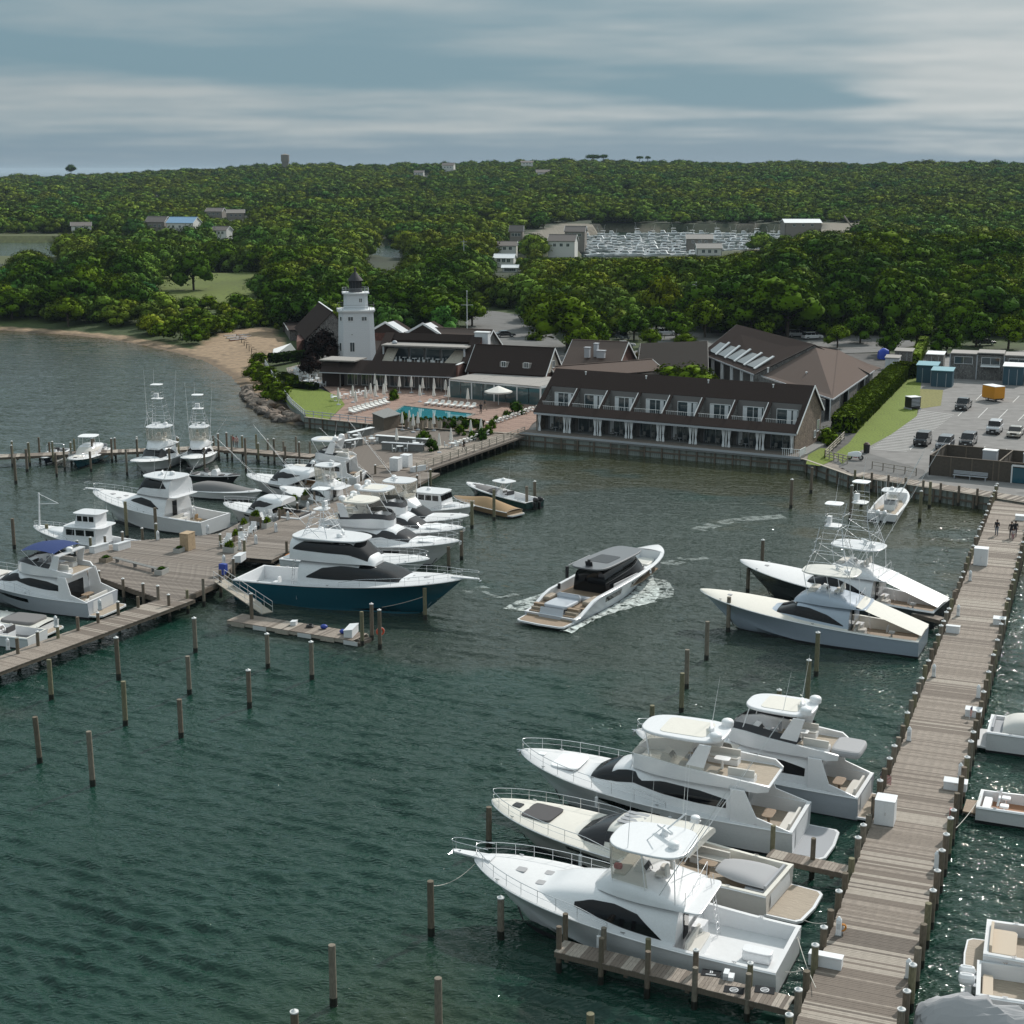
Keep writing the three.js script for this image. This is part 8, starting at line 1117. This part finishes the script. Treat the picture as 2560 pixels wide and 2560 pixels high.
// ---------------------------------------------------------------- car park
{
const line=(a,b,w=0.13,lvl=1.612)=>{const A=site(...a,lvl),B=site(...b,lvl),L=Math.hypot(B[0] - A[0],B[1] - A[1]);return box(L,0.004,w,(A[0]+B[0])/2,lvl,(A[1]+B[1])/2,Math.atan2(-(B[1] - A[1]),B[0] - A[0]));};
const st=[];const bayA=px([[2175,1122],[2272,1126],[2388,1034],[2300,1026]],1.61);for(let i=0;i<27;i++){const t=i/26,P=[lerp(2178,2302,t),lerp(1122,1026,t)],Q=[lerp(2272,2388,t),lerp(1127,1036,t)];st.push(line(P,[Q[0] - 4,Q[1]+1],0.16));} single('hatched_bay',join(st),M_paint,'rows of white hatching painted on the car park beside the lawn','road marking',null,'stuff');
const sl=[];for(let r=0;r<3;r++) for(let i=0;i<7;i++){const u=[2275,2395,2440][r]+i*[54,50,46][r],v=[1124,1040,1000][r]+i*[6,4,3][r];sl.push(line([u,v],[u+[26,24,16][r],v - [26,24,16][r]],0.1));} single('stall_lines',join(sl),M_paint,'white parking stall lines on the car park','road marking',null,'stuff');
}
const carPaint=c=>M(c,0.25,{physical: true,clearcoat: 1,clearcoatRoughness: 0.05,metalness: 0.3});
const tyre=join([new THREE.TorusGeometry(0.27,0.1,8,18)]),rim=cyl(0.2,0.2,0.16,0,0,0,12).rotateX(Math.PI/2),M_lamp=M([0.6,0.6,0.58],0.15),M_tail=M([0.3,0.01,0.01],0.3);
function car(label,u,v,turn,paint,type='suv',lvl=1.6){
const [x,z]=site(u,v,lvl),o=thing('parked_car',label,'car',x,lvl+0.02,z,turn),L=type==='pickup'?5.6:type==='jeep'?4.3:4.8,W=1.88,hi={suv: 1.72,jeep: 1.85,pickup: 1.85,sedan: 1.45}[type],belt={suv: 1.02,jeep: 1.12,pickup: 1.1,sedan: 0.92}[type],h=L/2,boxy=type==='jeep';
part(o,'body',profile([[-h,0.35],[-h+0.1,0.3],[h - 0.1,0.3],[h,0.42],[h - 0.03,boxy?0.95:0.75],[h - 0.15,boxy?belt - 0.02:belt - 0.12],[h - 1.25,belt],[-h+0.05,belt],[-h,belt - 0.1]],W,0.07),paint);
const c0=type==='pickup'?-0.6:type==='sedan'?-h+0.75:-h+0.12,c1=h - (boxy?1.35:1.3),cab=part(o,'cabin',profile([[c0,belt - 0.03],[c1+(boxy?0.1:0.35),belt - 0.03],[c1 - (boxy?0.2:0.55),hi - 0.06],[c0+(type==='sedan'?0.7:0.25),hi - 0.06]],W - 0.16,0.05),M_glass);
part(cab,'roof',ovalSlab(c1 - c0 - (type==='sedan'?1.25:boxy?0.35:0.8),W - 0.28,0.08,(c0+c1)/2+(type==='sedan'?0.05:-0.1),hi - 0.09,0,7),paint);part(cab,'pillars',[-1,1].flatMap(s=>[0.12,0.5,0.86].map(t=>box(0.07,hi - belt - 0.05,0.04,lerp(c0+0.1,c1 - 0.3,t),(hi+belt)/2 - 0.03,s*(W/2 - 0.1),0,s*-0.06))),paint);
if(type==='pickup') part(o,'cargo_bed',[box(1.75,0.05,W - 0.3,-h+1.1,belt+0.012,0)],M_black);
for(const a of [h - 0.9,-h+0.9]) for(const s of [-1,1]){const w=part(o,'wheel',tyre,M_rubber);w.position.set(a,0.35,s*(W/2 - 0.06));part(w,'rim',rim,M_steel);}
for(const s of [-1,1]){part(o,'headlight',ball(0.11,h - 0.05,boxy?0.85:0.7,s*0.68,0.4,0.9,boxy?0.9:1.6,8),M_lamp);part(o,'tail_light',box(0.04,0.22,0.16,-h+0.0,0.85,s*0.78),M_tail);part(o,'mirror',box(0.12,0.14,0.2,c1+0.05,belt+0.08,s*(W/2+0.08)),paint);}
part(o,'grille',box(0.03,0.26,0.9,h - 0.01,0.66,0),M_black);part(o,'bumper',box(0.14,0.18,W - 0.1,h+0.02,0.44,0),boxy?M_black:paint);part(o,'plate',box(0.02,0.12,0.32,h+0.1,0.45,0),M_trim);return o;
}
const pBlack=carPaint([0.02,0.02,0.023]),pWhite=carPaint([0.62,0.63,0.65]),pSand=carPaint([0.42,0.39,0.34]),pGrey=carPaint([0.13,0.14,0.16]),towards=-2.0+Math.PI/2 - 1.0;
car('black boxy off-roader at the left end of the front parking row',2306,1112,-2.02,pBlack,'jeep');car('dark sport utility car half hidden by the wooden enclosure',2362,1120,-2.02,pGrey,'suv');car('black sport utility car right of the half hidden car',2420,1112,-2.02,pBlack,'suv');car('black pickup truck in the middle of the car park',2408,1022,-2.02,pBlack,'pickup');car('white and black off-roader in the second parking row',2486,1082,-2.02,pWhite,'jeep');car('sand coloured sedan at the right edge of the car park',2538,1090,-2.02,pSand,'sedan');
car('dark car on the drive behind the restaurant',1262,842,0.2,pBlack,'sedan',1.65);car('dark estate car at the back lot left of the bushy trees',1556,848,-1.3,pGrey,'suv',1.65);car('white car at the back lot below the dark estate car',1560,868,0.1,pWhite,'sedan',1.65);car('silver car in the back lot beyond the balcony wing',1992,842,0.1,carPaint([0.4,0.41,0.43]),'suv',1.65);car('white car in the back lot beside the small bright tree',2030,848,0.3,pWhite,'suv',1.65);car('white van in the back lot between the bushy trees',1665,838,0.2,pWhite,'suv',1.65);car('dark car under the wood at the far right',2460,862,0.2,pBlack,'sedan',1.65);
{const [x,z]=site(2482,1002,1.6),o=thing('box_trailer','bright yellow box trailer in the car park','trailer',x,1.6,z,-1.2);part(o,'body',box(3.2,2.0,2.1,0,1.55,0),M([0.6,0.25,0.012],0.5));part(o,'roof',ovalSlab(3.26,2.16,0.1,0,2.54,0,20),M_trim);part(o,'chassis',box(3.3,0.2,1.6,0,0.48,0),M_black);for(const s of [-1,1]){const w=part(o,'wheel',tyre,M_rubber);w.position.set(-0.3,0.36,s*0.95);part(w,'rim',rim,M_steel);} part(o,'drawbar',bar([1.6,0.45,0],[2.7,0.4,0],0.05),M_black);part(o,'door',box(0.03,1.8,1.9,-1.62,1.52,0),M([0.55,0.23,0.012],0.5));}
{const [x,z]=site(2281,1022,1.6),o=thing('equipment_trailer','black louvred equipment box with pale top on the lawn edge','equipment box',x,1.6,z,-1.2);part(o,'body',box(1.6,1.7,1.9,0,1.1,0),M_black);part(o,'top',box(1.7,0.1,2.0,0,2.0,0),M_trim);for(let i=0;i<6;i++) part(o,'louvre',box(0.04,0.1,1.6,0.82,0.6+i*0.22,0,0,0,0.5),M_greyTrim);part(o,'skid',[box(1.9,0.2,0.2,0,0.12,-0.9),box(1.9,0.2,0.2,0,0.12,0.9)],M_greyTrim);}
{const [x,z]=site(2138,1150,1.6),o=thing('motorcycle','covered motorcycle with a pale cover and red panels near the quay boardwalk','motorcycle',x,1.62,z,-0.5);for(const a of [-0.75,0.75]){const w=part(o,'wheel',tyre,M_rubber);w.position.set(a,0.37,0);part(w,'rim',rim,M_steel);} part(o,'frame',[bar([-0.75,0.4,0],[0,0.5,0],0.06),bar([0,0.5,0],[0.75,0.4,0],0.06),box(0.5,0.35,0.3,0,0.5,0)],M_red);part(o,'cover',Shell([[-1.0,0.55,0.9,0.25,0.2],[-0.4,0.5,1.1,0.35,0.25],[0.3,0.5,1.2,0.38,0.2],[0.8,0.6,1.0,0.25,0.15]],2.5).geo,M_trim);part(o,'handlebar',bar([0.45,1.15,-0.4],[0.45,1.15,0.4],0.025),M_steel);
const [x2,z2]=site(2166,1132,1.6),b=thing('waste_bin','dark round waste bin beside the covered motorcycle','bin',x2,1.6,z2);part(b,'drum',cyl(0.45,0.4,1.2,0,0.6,0,14),M_black);part(b,'lid',[cyl(0.2,0.48,0.25,0,1.32,0,14)],M([0.06,0.03,0.025],0.6));}
{// wooden enclosure with service boxes
const a=P3(2323,1187,1.6),f=dirOf(119),n=dirOf(29),o=thing('service_enclosure','tall dark board enclosure around service boxes by the pier head','fence'),T=[a[0],a[2]],Hh=2.5,at2=(s,t)=>[T[0]+f[0]*s+n[0]*t,T[1]+f[1]*s+n[1]*t];
const wallP=(p,q,k)=>{for(let i=0;i<k;i++){const A=[lerp(p[0],q[0],i/k),lerp(p[1],q[1],i/k)],B=[lerp(p[0],q[0],(i+1)/k),lerp(p[1],q[1],(i+1)/k)];part(o,'board_panel',beam([A[0],1.6+Hh/2,A[1]],[B[0],1.6+Hh/2,B[1]],0.06,Hh),M_oldTimber);part(o,'post',box(0.14,Hh+0.15,0.14,A[0],1.6+Hh/2,A[1]),M_timber);} part(o,'cap_rail',beam([p[0],1.6+Hh+0.05,p[1]],[q[0],1.6+Hh+0.05,q[1]],0.16,0.08),M_timber);};
wallP(at2(0,0),at2(26,0),10);wallP(at2(0,0),at2(0,8.5),3);wallP(at2(0,8.5),at2(26,8.5),10);wallP(at2(8.5,0),at2(8.5,8.5),3);
part(o,'gate',[beam([...at2(10.2,-0.12)].flatMap((q,i)=>i?[2.6,q]:[q]),[...at2(12.8,-0.12)].flatMap((q,i)=>i?[2.6,q]:[q]),0.06,1.9)],M_blueHull);for(const s of [10.1,12.9]){const p=at2(s,-0.14);part(o,'gate_frame',box(0.14,2.2,0.14,p[0],2.7,p[1]),M_trim);} {const p=at2(10.1,-0.14),q=at2(12.9,-0.14);part(o,'gate_lintel',beam([p[0],3.8,p[1]],[q[0],3.8,q[1]],0.16,0.22),M_trim);}
for(const [s,t,k] of [[6.5,4.5,0],[11.5,4.5,1],[18,4.5,2]]){const [x,z]=at2(s,t),c=thing('service_box',['pale service cabinet left inside the board enclosure','pale service cabinet in the middle of the board enclosure','pale service cabinet at the right end of the board enclosure'][k],'cabinet',x,1.6,z,-0.5);part(c,'body',box(1.7,3.0,1.3,0,1.5,0),M_greyTrim);part(c,'lid',box(1.8,0.12,1.4,0,3.06,0),M_trim);}
const [bx,bz]=at2(5.2,-0.6),b=thing('park_bench','slatted grey bench in front of the board enclosure','bench',bx,1.6,bz,Math.atan2(-f[1],f[0]));for(let i=0;i<4;i++) part(b,'seat_slat',box(4.2,0.05,0.11,0,0.45,0.2 - i*0.14),M_greyTrim);for(let i=0;i<3;i++) part(b,'back_slat',box(4.2,0.11,0.04,0,0.62+i*0.16,-0.3),M_greyTrim);for(const q of [-1.9,0,1.9]) part(b,'leg',box(0.08,0.45,0.5,q,0.22,0),M_greyTrim);
const g=thing('quay_barrier','low rusty pipe barrier between the yard and the boardwalk','barrier'),p0=P3(2180,1172,1.6),p1=P3(2290,1190,1.6);for(const h of [0.5,0.95]) part(g,'rail',bar([p0[0],1.6+h,p0[2]],[p1[0],1.6+h,p1[2]],0.05),M_paleTimber);for(let i=0;i<5;i++) part(g,'post',bar([lerp(p0[0],p1[0],i/4),1.5,lerp(p0[2],p1[2],i/4)],[lerp(p0[0],p1[0],i/4),2.6,lerp(p0[2],p1[2],i/4)],0.06),M_timber);
const w=thing('path_railing','pale wooden railing beside the path at the end of the waterfront wing','railing');const q0=P3(2062,1146,1.6),q1=P3(2110,1098,1.6),q2=P3(2118,1160,1.6);for(const [A,B] of [[q0,q1],[q0,q2]]){for(const h of [0.35,0.7,1.05]) part(w,'rail',beam([A[0],1.6+h,A[2]],[B[0],1.6+h,B[2]],0.08,0.12),M_paleTimber);for(let i=0;i<6;i++) part(w,'post',box(0.13,1.2,0.13,lerp(A[0],B[0],i/5),2.15,lerp(A[2],B[2],i/5)),M_paleTimber);}
}
{// sheds and shop row
const shed=(label,u,v,w,h,d,m,roof)=>{const [x,z]=site(u,v,1.6),o=lot('shed',label,'shed',[x,z],112);part(o,'walls',box(w,h,d,w/2,1.6+h/2,-d/2),m);part(o,'roof',quadsheet([-0.15,1.65+h,0.2],[w+0.15,1.65+h,0.2],[w+0.15,1.95+h,-d - 0.15],[-0.15,1.95+h,-d - 0.15],0.12),roof);part(o,'door',box(w*0.4,h*0.8,0.05,w*0.5,1.6+h*0.42,0.03),m);part(o,'door_frame',[box(0.08,h*0.84,0.07,w*0.29,1.6+h*0.42,0.03),box(0.08,h*0.84,0.07,w*0.71,1.6+h*0.42,0.03)],M_greyTrim);return o;};
const teal=M([0.03,0.085,0.12],0.6,{map: boardTex,metres: 1.5}),tealTop=M([0.12,0.3,0.36],0.6);
shed('teal blue shed, left of the pair at the far end of the car park',2290,956,3.6,3.2,3.5,teal,tealTop);shed('teal blue shed, right of the pair at the far end of the car park',2327,966,3.6,2.9,3.2,teal,tealTop);shed('dark blue shed with white roof at the right edge of the car park',2506,962,3.4,3.4,3.4,teal,M_trim);shed('small shed with pale green roof behind the teal sheds',2315,918,3.2,2.6,3,M_greyWall,M_trim);shed('small grey shed beside the clipped hedge',2236,904,3.4,2.2,3,M_greyWall,M_greyRoof);shed('low white service shed behind the brown hall',2212,922,2.6,2.2,2.4,M_whiteWall,M_greyRoof);
const [x,z]=site(2372,946,1.6),o=lot('shop_row','long grey shop row with dark windows and pale flat roofs behind the car park','building',[x,z],110),L=24;part(o,'wall',[box(L,4.6,5,L/2,3.9,-2.6)],M_greyWall);for(let i=0;i<5;i++){part(o,'roof_section',box(L/5 - 0.1,0.2,5.6,(i+0.5)*L/5,6.3+(i % 2)*0.25,-2.6),M_greyRoof);windowPart(o,3.2,1.3,(i+0.5)*L/5,5.1,-0.06);if(i % 2) part(o,'awning',box(3.4,0.08,0.9,(i+0.5)*L/5,4.2,0.4,0,0.2),M_trim);part(o,'pilaster',box(0.2,4.5,0.2,i*L/5,3.9,-0.05),M_greyTrim);}
{const [bx,bz]=site(2208,892,2),b=thing('tarpaulin_stack','bright blue tarpaulin over a stack behind the brown hall','tarpaulin',bx,1.6,bz);part(b,'cover',Shell([[-1,0,1.6,1,0.8],[0,0,2.2,1.1,0.9],[1,0,1.8,1,0.7]],3).geo,M([0.02,0.06,0.4],0.6));part(b,'stack',box(1.6,1,1.4,0,0.5,0),M_timber);}
}
// ---------------------------------------------------------------- far shore: houses, inner harbour
function farHouse(label,u,v,D,w,hgt,wall,roof,turn=20){if(D<830&&u>1200){w *= 0.8;v += hgt*0.25*FOCAL/D;hgt *= 0.75;}
const x=(u - HALF)/FOCAL*D,z=-D*0.985,y=Math.max(0.4,groundAt(x,z)),top=rise(x,z,v);const base=Math.min(y,top - hgt);
const o=gableHouse('far_house',label,[x - w/2,z],90+turn,{L: w,W: w*0.75,eave: top - hgt*0.38,ridge: top,base: base - 1,wall,roof,wins: [['f',w*0.25,top - hgt*0.65,1.4,1.4],['f',w*0.5,top - hgt*0.65,1.4,1.4],['f',w*0.75,top - hgt*0.65,1.4,1.4]],cat: 'house'});
const hw=w*FOCAL/D/2;keepSight.push([u - hw,u+hw,v,v+hgt*FOCAL/D,D]);return o;
}
const M_blueRoof=M([0.2,0.34,0.5],0.6),M_farWhite=M([0.62,0.62,0.6],0.8),M_farGrey=M([0.22,0.2,0.18],0.9),M_farRoof=M([0.16,0.14,0.13],0.9);
farHouse('small white house with brown roof beyond the pond',236,556,880,11,5,M_farWhite,M_farRoof,-15);farHouse('brown shingled house left of the blue roofed house',418,541,900,12,8,M_farGrey,M_farRoof,15);farHouse('white house with pale blue roof across the inlet',478,543,880,16,8,M_farWhite,M_blueRoof,12);farHouse('low pale house right of the blue roofed house',572,566,820,9,5,M_farWhite,M_farRoof,20);farHouse('grey house in the left hillside trees, lower',560,520,1080,12,6,M_farGrey,M_farRoof,10);farHouse('grey house in the left hillside trees, higher',612,524,1060,12,6,M_farGrey,M_farGrey,-10);farHouse('pale house high on the central hill',1126,407,1850,14,8,M_farWhite,M_farRoof,10);farHouse('white fronted house on the central hill right of the pale one',1356,424,1750,16,8,M_farWhite,M_farRoof,-5);farHouse('small pale house left on the central hill',1056,426,1800,11,6,M_farWhite,M_farRoof,5);farHouse('long white house on the skyline of the central hill',1316,402,1950,15,5,M_farWhite,M_farRoof,0);
farHouse('white two-storey boathouse left of the inner harbour',1400,575,690,15,9,M_farWhite,M_farRoof,12);farHouse('grey upper boathouse behind the white boathouse',1432,556,740,12,8,M_farGrey,M_farRoof,12);farHouse('low white shed at the left of the inner harbour',1262,596,690,13,6,M_farWhite,M_farRoof,5);farHouse('tall brown house beside the inner harbour road',1290,553,760,8,9,M_farGrey,M_farRoof,8);farHouse('white harbour office among the boats',1760,600,700,14,7,M_farWhite,M_greyRoof,0);farHouse('grey harbour shed behind the office',1735,578,760,16,7,M_farGrey,M_greyRoof,5);farHouse('long white roofed dock shed at the right of the inner harbour',1985,542,820,24,6,M_farGrey,M_trim,0);farHouse('white cottage in the trees below the inner harbour',1260,628,620,10,5,M_farWhite,M_trim,10);farHouse('white bus-like shed at the edge of the near wood',1275,658,560,7,3,M_farWhite,M_trim,5);
keepSight.push([1440,1960,560,630,700]);
{// boats in the inner harbour
const hulls=[0,1,2].map(k=>{const g=new THREE.Group();g.name='moored_boat';const L=[9,11,8][k],h=Hull({L,B: L*0.33,bow: 1.6,stern: 1.0,rake: 1}),T=[0,0.5,1],S=[0,0.3,0.6,0.8,0.95,1];part(g,'hull',sheetFrom(S.map(s=>[...T.map(t=>h.side(s,t,-1)).reverse(),[h.X(s,h.yk(s)),h.yk(s),0],...T.map(t=>h.side(s,t,1))]),0),M_white2);part(g,'deck',sheetFrom(S.map(s=>[-1,0,1].map(q=>[s*L,h.ys(s),q*h.b(s)])),0),M_white2);part(g,'cabin',profile([[L*0.3,1],[L*0.66,1.2],[L*0.55,k===2?2.2:2.9],[L*0.32,k===2?2.2:2.9]],L*0.22),M_white2);part(g,'window',profile([[L*0.33,1.9],[L*0.6,1.9],[L*0.56,2.3],[L*0.33,2.3]],L*0.225),M_glass);if(k===1) part(g,'hardtop',[ovalSlab(3,2.6,0.12,L*0.42,4.1,0,4),bar([L*0.35,2.8,-1],[L*0.33,4.1,-1],0.05),bar([L*0.35,2.8,1],[L*0.33,4.1,1],0.05),bar([L*0.4,4,0],[L*0.3,8,0],0.04)],M_white2);g.userData={category: 'boat'};return g;});
let n=0;for(let r=0;r<9;r++) for(let i=0;i<17;i++){const u=1440+i*33+rr(-7,7)+(r % 2)*14,v=588+r*6.6+rr(-1,1),[x,z]=site(u,v,0);if(!pointIn(basin,x,z)||rnd()<0.12) continue;copy(hulls[n % 3],'small white boat crowded in the inner harbour marina',x,0,z,rr(-0.3,0.3)+(r % 2?Math.PI:0),'white boats in the inner harbour marina');n++;}
for(const [u,v,k] of [[1462,642,0],[1530,640,1],[1110,640,2],[1600,640,0]]){const [x,z]=site(u,v,0);copy(hulls[k % 3],'white boat at the near edge of the inner harbour',x,0.0,z,0.4,'white boats at the near edge of the inner harbour');}
const boom=thing('crane','tan crane boom beyond the right end of the inner harbour','crane',...(()=>{const D=900,x=(2120 - HALF)/FOCAL*D;return [x,4,-D];})());part(boom,'boom',bar([0,1,0],[-6,9,0],0.5,6),M_paleTimber);part(boom,'cab',box(3,3,3,1,1.5,0),M_timber);part(boom,'tracks',box(4.5,1,3.4,1,0.2,0),M_black);keepSight.push([2080,2140,520,560,900]);
const D=2050,xw=(728 - HALF)/FOCAL*D,zw=-D,yt=rise(xw,zw,386),wt=thing('water_tower','drum-shaped water tower on the left skyline','water tower',xw,0,zw);part(wt,'tank',[cyl(5.6,5.6,9,0,yt - 5,0,16),cyl(0.5,5.6,1.6,0,yt+0.2,0,16)],M_farGrey);part(wt,'stem',cyl(4.6,4.8,yt,0,(yt - 9)/2,0,12),M_farGrey);
for(const [u,v,k,label,w,h] of [[205,410,kinds[2],'large lone tree on the left skyline',1.3,13],[1478,382,umbrellaKind,'tall flat-topped tree on the central skyline',1.2,14],[1502,385,umbrellaKind,'smaller flat-topped tree right of the tall one on the skyline',1.1,12],[1590,390,umbrellaKind,'pair-like flat-topped tree farther right on the skyline',1.0,9],[1610,390,umbrellaKind,'second flat-topped tree farther right on the skyline',0.9,9]]){const x=(u - HALF)/FOCAL*2080,z=-2080,t=rise(x,z,v);tree(k,M_leaf[2],'skyline_tree',label,x,z,h,w,null,t - h);}
}
// ---------------------------------------------------------------- people
function personGeo(p){// p: joints and colours; body skinned as one surface from tapered limbs
const N=84,mc=new MarchingCubes(N,new THREE.MeshStandardMaterial(),false,false,120000),s=p.s??1,J=p.j,bones=[];
const add=(a,b,ra,rb,c)=>bones.push([V3(...a),V3(...b),ra,rb,c]);
add(J.pelvis,J.chest,0.135,0.155,'top');add(J.chest,J.neck,0.14,0.07,'top');add(J.neck,J.head,0.055,0.06,'skin');add([J.head[0],J.head[1]+0.02,J.head[2]],[J.head[0]+0.015,J.head[1]+0.12,J.head[2]],0.088,0.098,'head');add([J.head[0]+0.08,J.head[1]+0.045,J.head[2]],[J.head[0]+0.112,J.head[1]+0.03,J.head[2]],0.014,0.014,'skin');
for(const k of ['L','R']){const z=k==='L'?-1:1;add([J.head[0],J.head[1]+0.06,J.head[2]+z*0.09],[J.head[0] - 0.01,J.head[1]+0.09,J.head[2]+z*0.095],0.018,0.018,'skin');add(J.chest,J['sh'+k],0.09,0.065,'top');add(J['sh'+k],J['el'+k],0.062,0.046,p.sleeve??'top');add(J['el'+k],J['wr'+k],0.044,0.03,p.fore??'skin');add(J['wr'+k],[J['wr'+k][0]+0.02,J['wr'+k][1] - 0.09,J['wr'+k][2]],0.032,0.03,'skin');add(J.pelvis,J['hp'+k],0.13,0.1,'bottom');add(J['hp'+k],J['kn'+k],0.098,0.066,'bottom');add(J['kn'+k],J['an'+k],0.064,0.044,p.calf??'bottom');add(J['an'+k],[J['an'+k][0]+0.15,J['an'+k][1] - 0.045,J['an'+k][2]],0.05,0.038,'shoe');}
const half=1.0,cy=0.92,d=V3(0,0,0),pt=V3(0,0,0),e=V3(0,0,0);
const dist=(x,y,z)=>{let f=1e9;for(const [a,b,ra,rb] of bones){e.copy(b).sub(a);d.set(x,y,z).sub(a);const t=clamp(d.dot(e)/Math.max(1e-9,e.lengthSq())),q=d.addScaledVector(e,-t).length() - lerp(ra,rb,t),h=clamp(0.5+0.5*(f - q)/0.03);f=lerp(f,q,h) - 0.03*h*(1 - h);} return f;};
mc.isolation=0;for(let k=0;k<N;k++) for(let j=0;j<N;j++) for(let i=0;i<N;i++){const x=(i/N*2 - 1)*half,y=(j/N*2 - 1)*half+cy,z=(k/N*2 - 1)*half;mc.field[i+j*N+k*N*N]=Math.abs(x)>0.55||Math.abs(z)>0.55?-1:-dist(x,y,z);} mc.update();
const n=mc.count,pos=new Float32Array(n*3),col=new Float32Array(n*3),nor=mc.normalArray.slice(0,n*3);
for(let i=0;i<n;i++){const x=mc.positionArray[i*3]*half,y=mc.positionArray[i*3+1]*half+cy,z=mc.positionArray[i*3+2]*half;pos.set([x,y,z],i*3);let best=1e9,c='skin';for(const [a,b,ra,rb,q] of bones){e.copy(b).sub(a);d.set(x,y,z).sub(a);const t=clamp(d.dot(e)/Math.max(1e-9,e.lengthSq())),f=d.addScaledVector(e,-t).length() - lerp(ra,rb,t);if(f<best){best=f;c=q;}} if(c==='head') c=x - J.head[0]>0.045&&y<J.head[1]+0.12?'skin':y<J.head[1] - 0.02?'skin':'hair';if(c==='skin'&&best<0.05&&x - J.head[0]>0.06&&y>J.head[1]+0.05&&y<J.head[1]+0.08&&Math.abs(Math.abs(z - J.head[2]) - 0.035)<0.014) c='hair';col.set(p.c[c],i*3);}
const g=new THREE.BufferGeometry();g.setAttribute('position',new THREE.BufferAttribute(pos,3));g.setAttribute('normal',new THREE.BufferAttribute(nor,3));g.setAttribute('color',new THREE.BufferAttribute(col,3));
const fing=[];for(const k of ['L','R']){const w=J['wr'+k],zs=k==='L'?1:-1;for(let f=0;f<4;f++){const a=[w[0]+0.03 - f*0.006+(f - 1.5)*0.012,w[1] - 0.11,w[2]+(f - 1.5)*0.004],m=[a[0]+(f - 1.5)*0.008,a[1] - 0.035+Math.abs(f - 1.3)*0.004,a[2]+zs*0.006];fing.push(bar(a,m,0.009,5,0.008),bar(m,[m[0]+0.004,m[1] - 0.03,m[2]+zs*0.016],0.008,5,0.006));} fing.push(bar([w[0]+0.03,w[1] - 0.04,w[2]],[w[0]+0.065,w[1] - 0.085,w[2]+zs*0.012],0.01,5,0.008));}
const F=join(fing),fc=new Float32Array(F.attributes.position.count*3);for(let i=0;i<fc.length;i += 3) fc.set(p.c.skin,i);const F2=new THREE.BufferGeometry();F2.setAttribute('position',F.attributes.position);F2.setAttribute('normal',F.attributes.normal);F2.setAttribute('color',new THREE.BufferAttribute(fc,3));
return mergeGeometries([g,F2],false);
}
const M_person=M([1,1,1],0.85,{vertexColors: true});
const stand={pelvis: [0,0.98,0],chest: [0.0,1.3,0],neck: [0.01,1.48,0],head: [0.03,1.56,0],shL: [0,1.42,-0.19],elL: [-0.03,1.13,-0.25],wrL: [0.06,0.89,-0.26],shR: [0,1.42,0.19],elR: [-0.06,1.14,0.25],wrR: [0.02,0.9,0.28],hpL: [0,0.92,-0.1],knL: [0.06,0.5,-0.1],anL: [-0.02,0.1,-0.11],hpR: [0,0.92,0.1],knR: [0.02,0.5,0.11],anR: [-0.06,0.1,0.12]};
const stride={...stand,elL: [0.1,1.16,-0.25],wrL: [0.24,0.96,-0.23],elR: [-0.16,1.16,0.25],wrR: [-0.14,0.9,0.27],knL: [-0.05,0.5,-0.1],anL: [-0.3,0.16,-0.1],knR: [0.18,0.52,0.1],anR: [0.24,0.1,0.11]};
const phone={...stand,elL: [0.06,1.15,-0.26],wrL: [0.27,1.25,-0.2]};
const skin=[0.4,0.25,0.18];
function person(label,u,v,lvl,turn,j,c,scale=1,o2={}){const [x,z]=site(u,v,lvl),o=thing('person',label,'person',x,lvl,z,turn);o.scale.setScalar(scale);part(o,'body',personGeo({j,c: {skin,shoe: [0.03,0.03,0.03],hair: [0.02,0.014,0.01],...c},...o2}),M_person);return o;}
person('person in dark top and pale jeans standing with raised hand on the pier',2491,1339,DECK,-2.2,phone,{top: [0.015,0.016,0.02],bottom: [0.16,0.18,0.22]},1.0,{fore: 'top'});
person('person in black jacket walking on the pier, left of the close pair',2527,1345,DECK,-1.9,stride,{top: [0.012,0.012,0.014],bottom: [0.02,0.02,0.03]},1.03,{fore: 'top'});
person('person in black shirt walking on the pier, right of the close pair',2537,1342,DECK,-1.9,stand,{top: [0.02,0.02,0.022],bottom: [0.05,0.04,0.06]},1.0);
person('child in pale top and pink trousers walking before the pair on the pier',2532,1350,DECK,-1.9,stride,{top: [0.5,0.45,0.45],bottom: [0.3,0.14,0.16],hair: [0.1,0.06,0.03]},0.68);
person('person in dark clothes standing by the pool loungers',1202,1034,1.64,-1.2,stand,{top: [0.02,0.02,0.025],bottom: [0.03,0.03,0.035]});person('person in dark shirt walking beside the pool',1212,1026,1.64,0.4,stride,{top: [0.03,0.03,0.03],bottom: [0.25,0.22,0.18]});
person('person in dark clothes walking on the promenade',1160,1130,1.53,-2.3,stride,{top: [0.03,0.025,0.02],bottom: [0.04,0.04,0.05]});person('person in red top standing on the far dock',582,1118,1.32,-1.5,stand,{top: [0.3,0.06,0.05],bottom: [0.1,0.1,0.12]});person('person in pale pink top on the far dock beside the red top',592,1120,1.32,-1.7,stand,{top: [0.45,0.3,0.28],bottom: [0.12,0.1,0.1]});
buildWoods();
renderer.render(scene,camera);
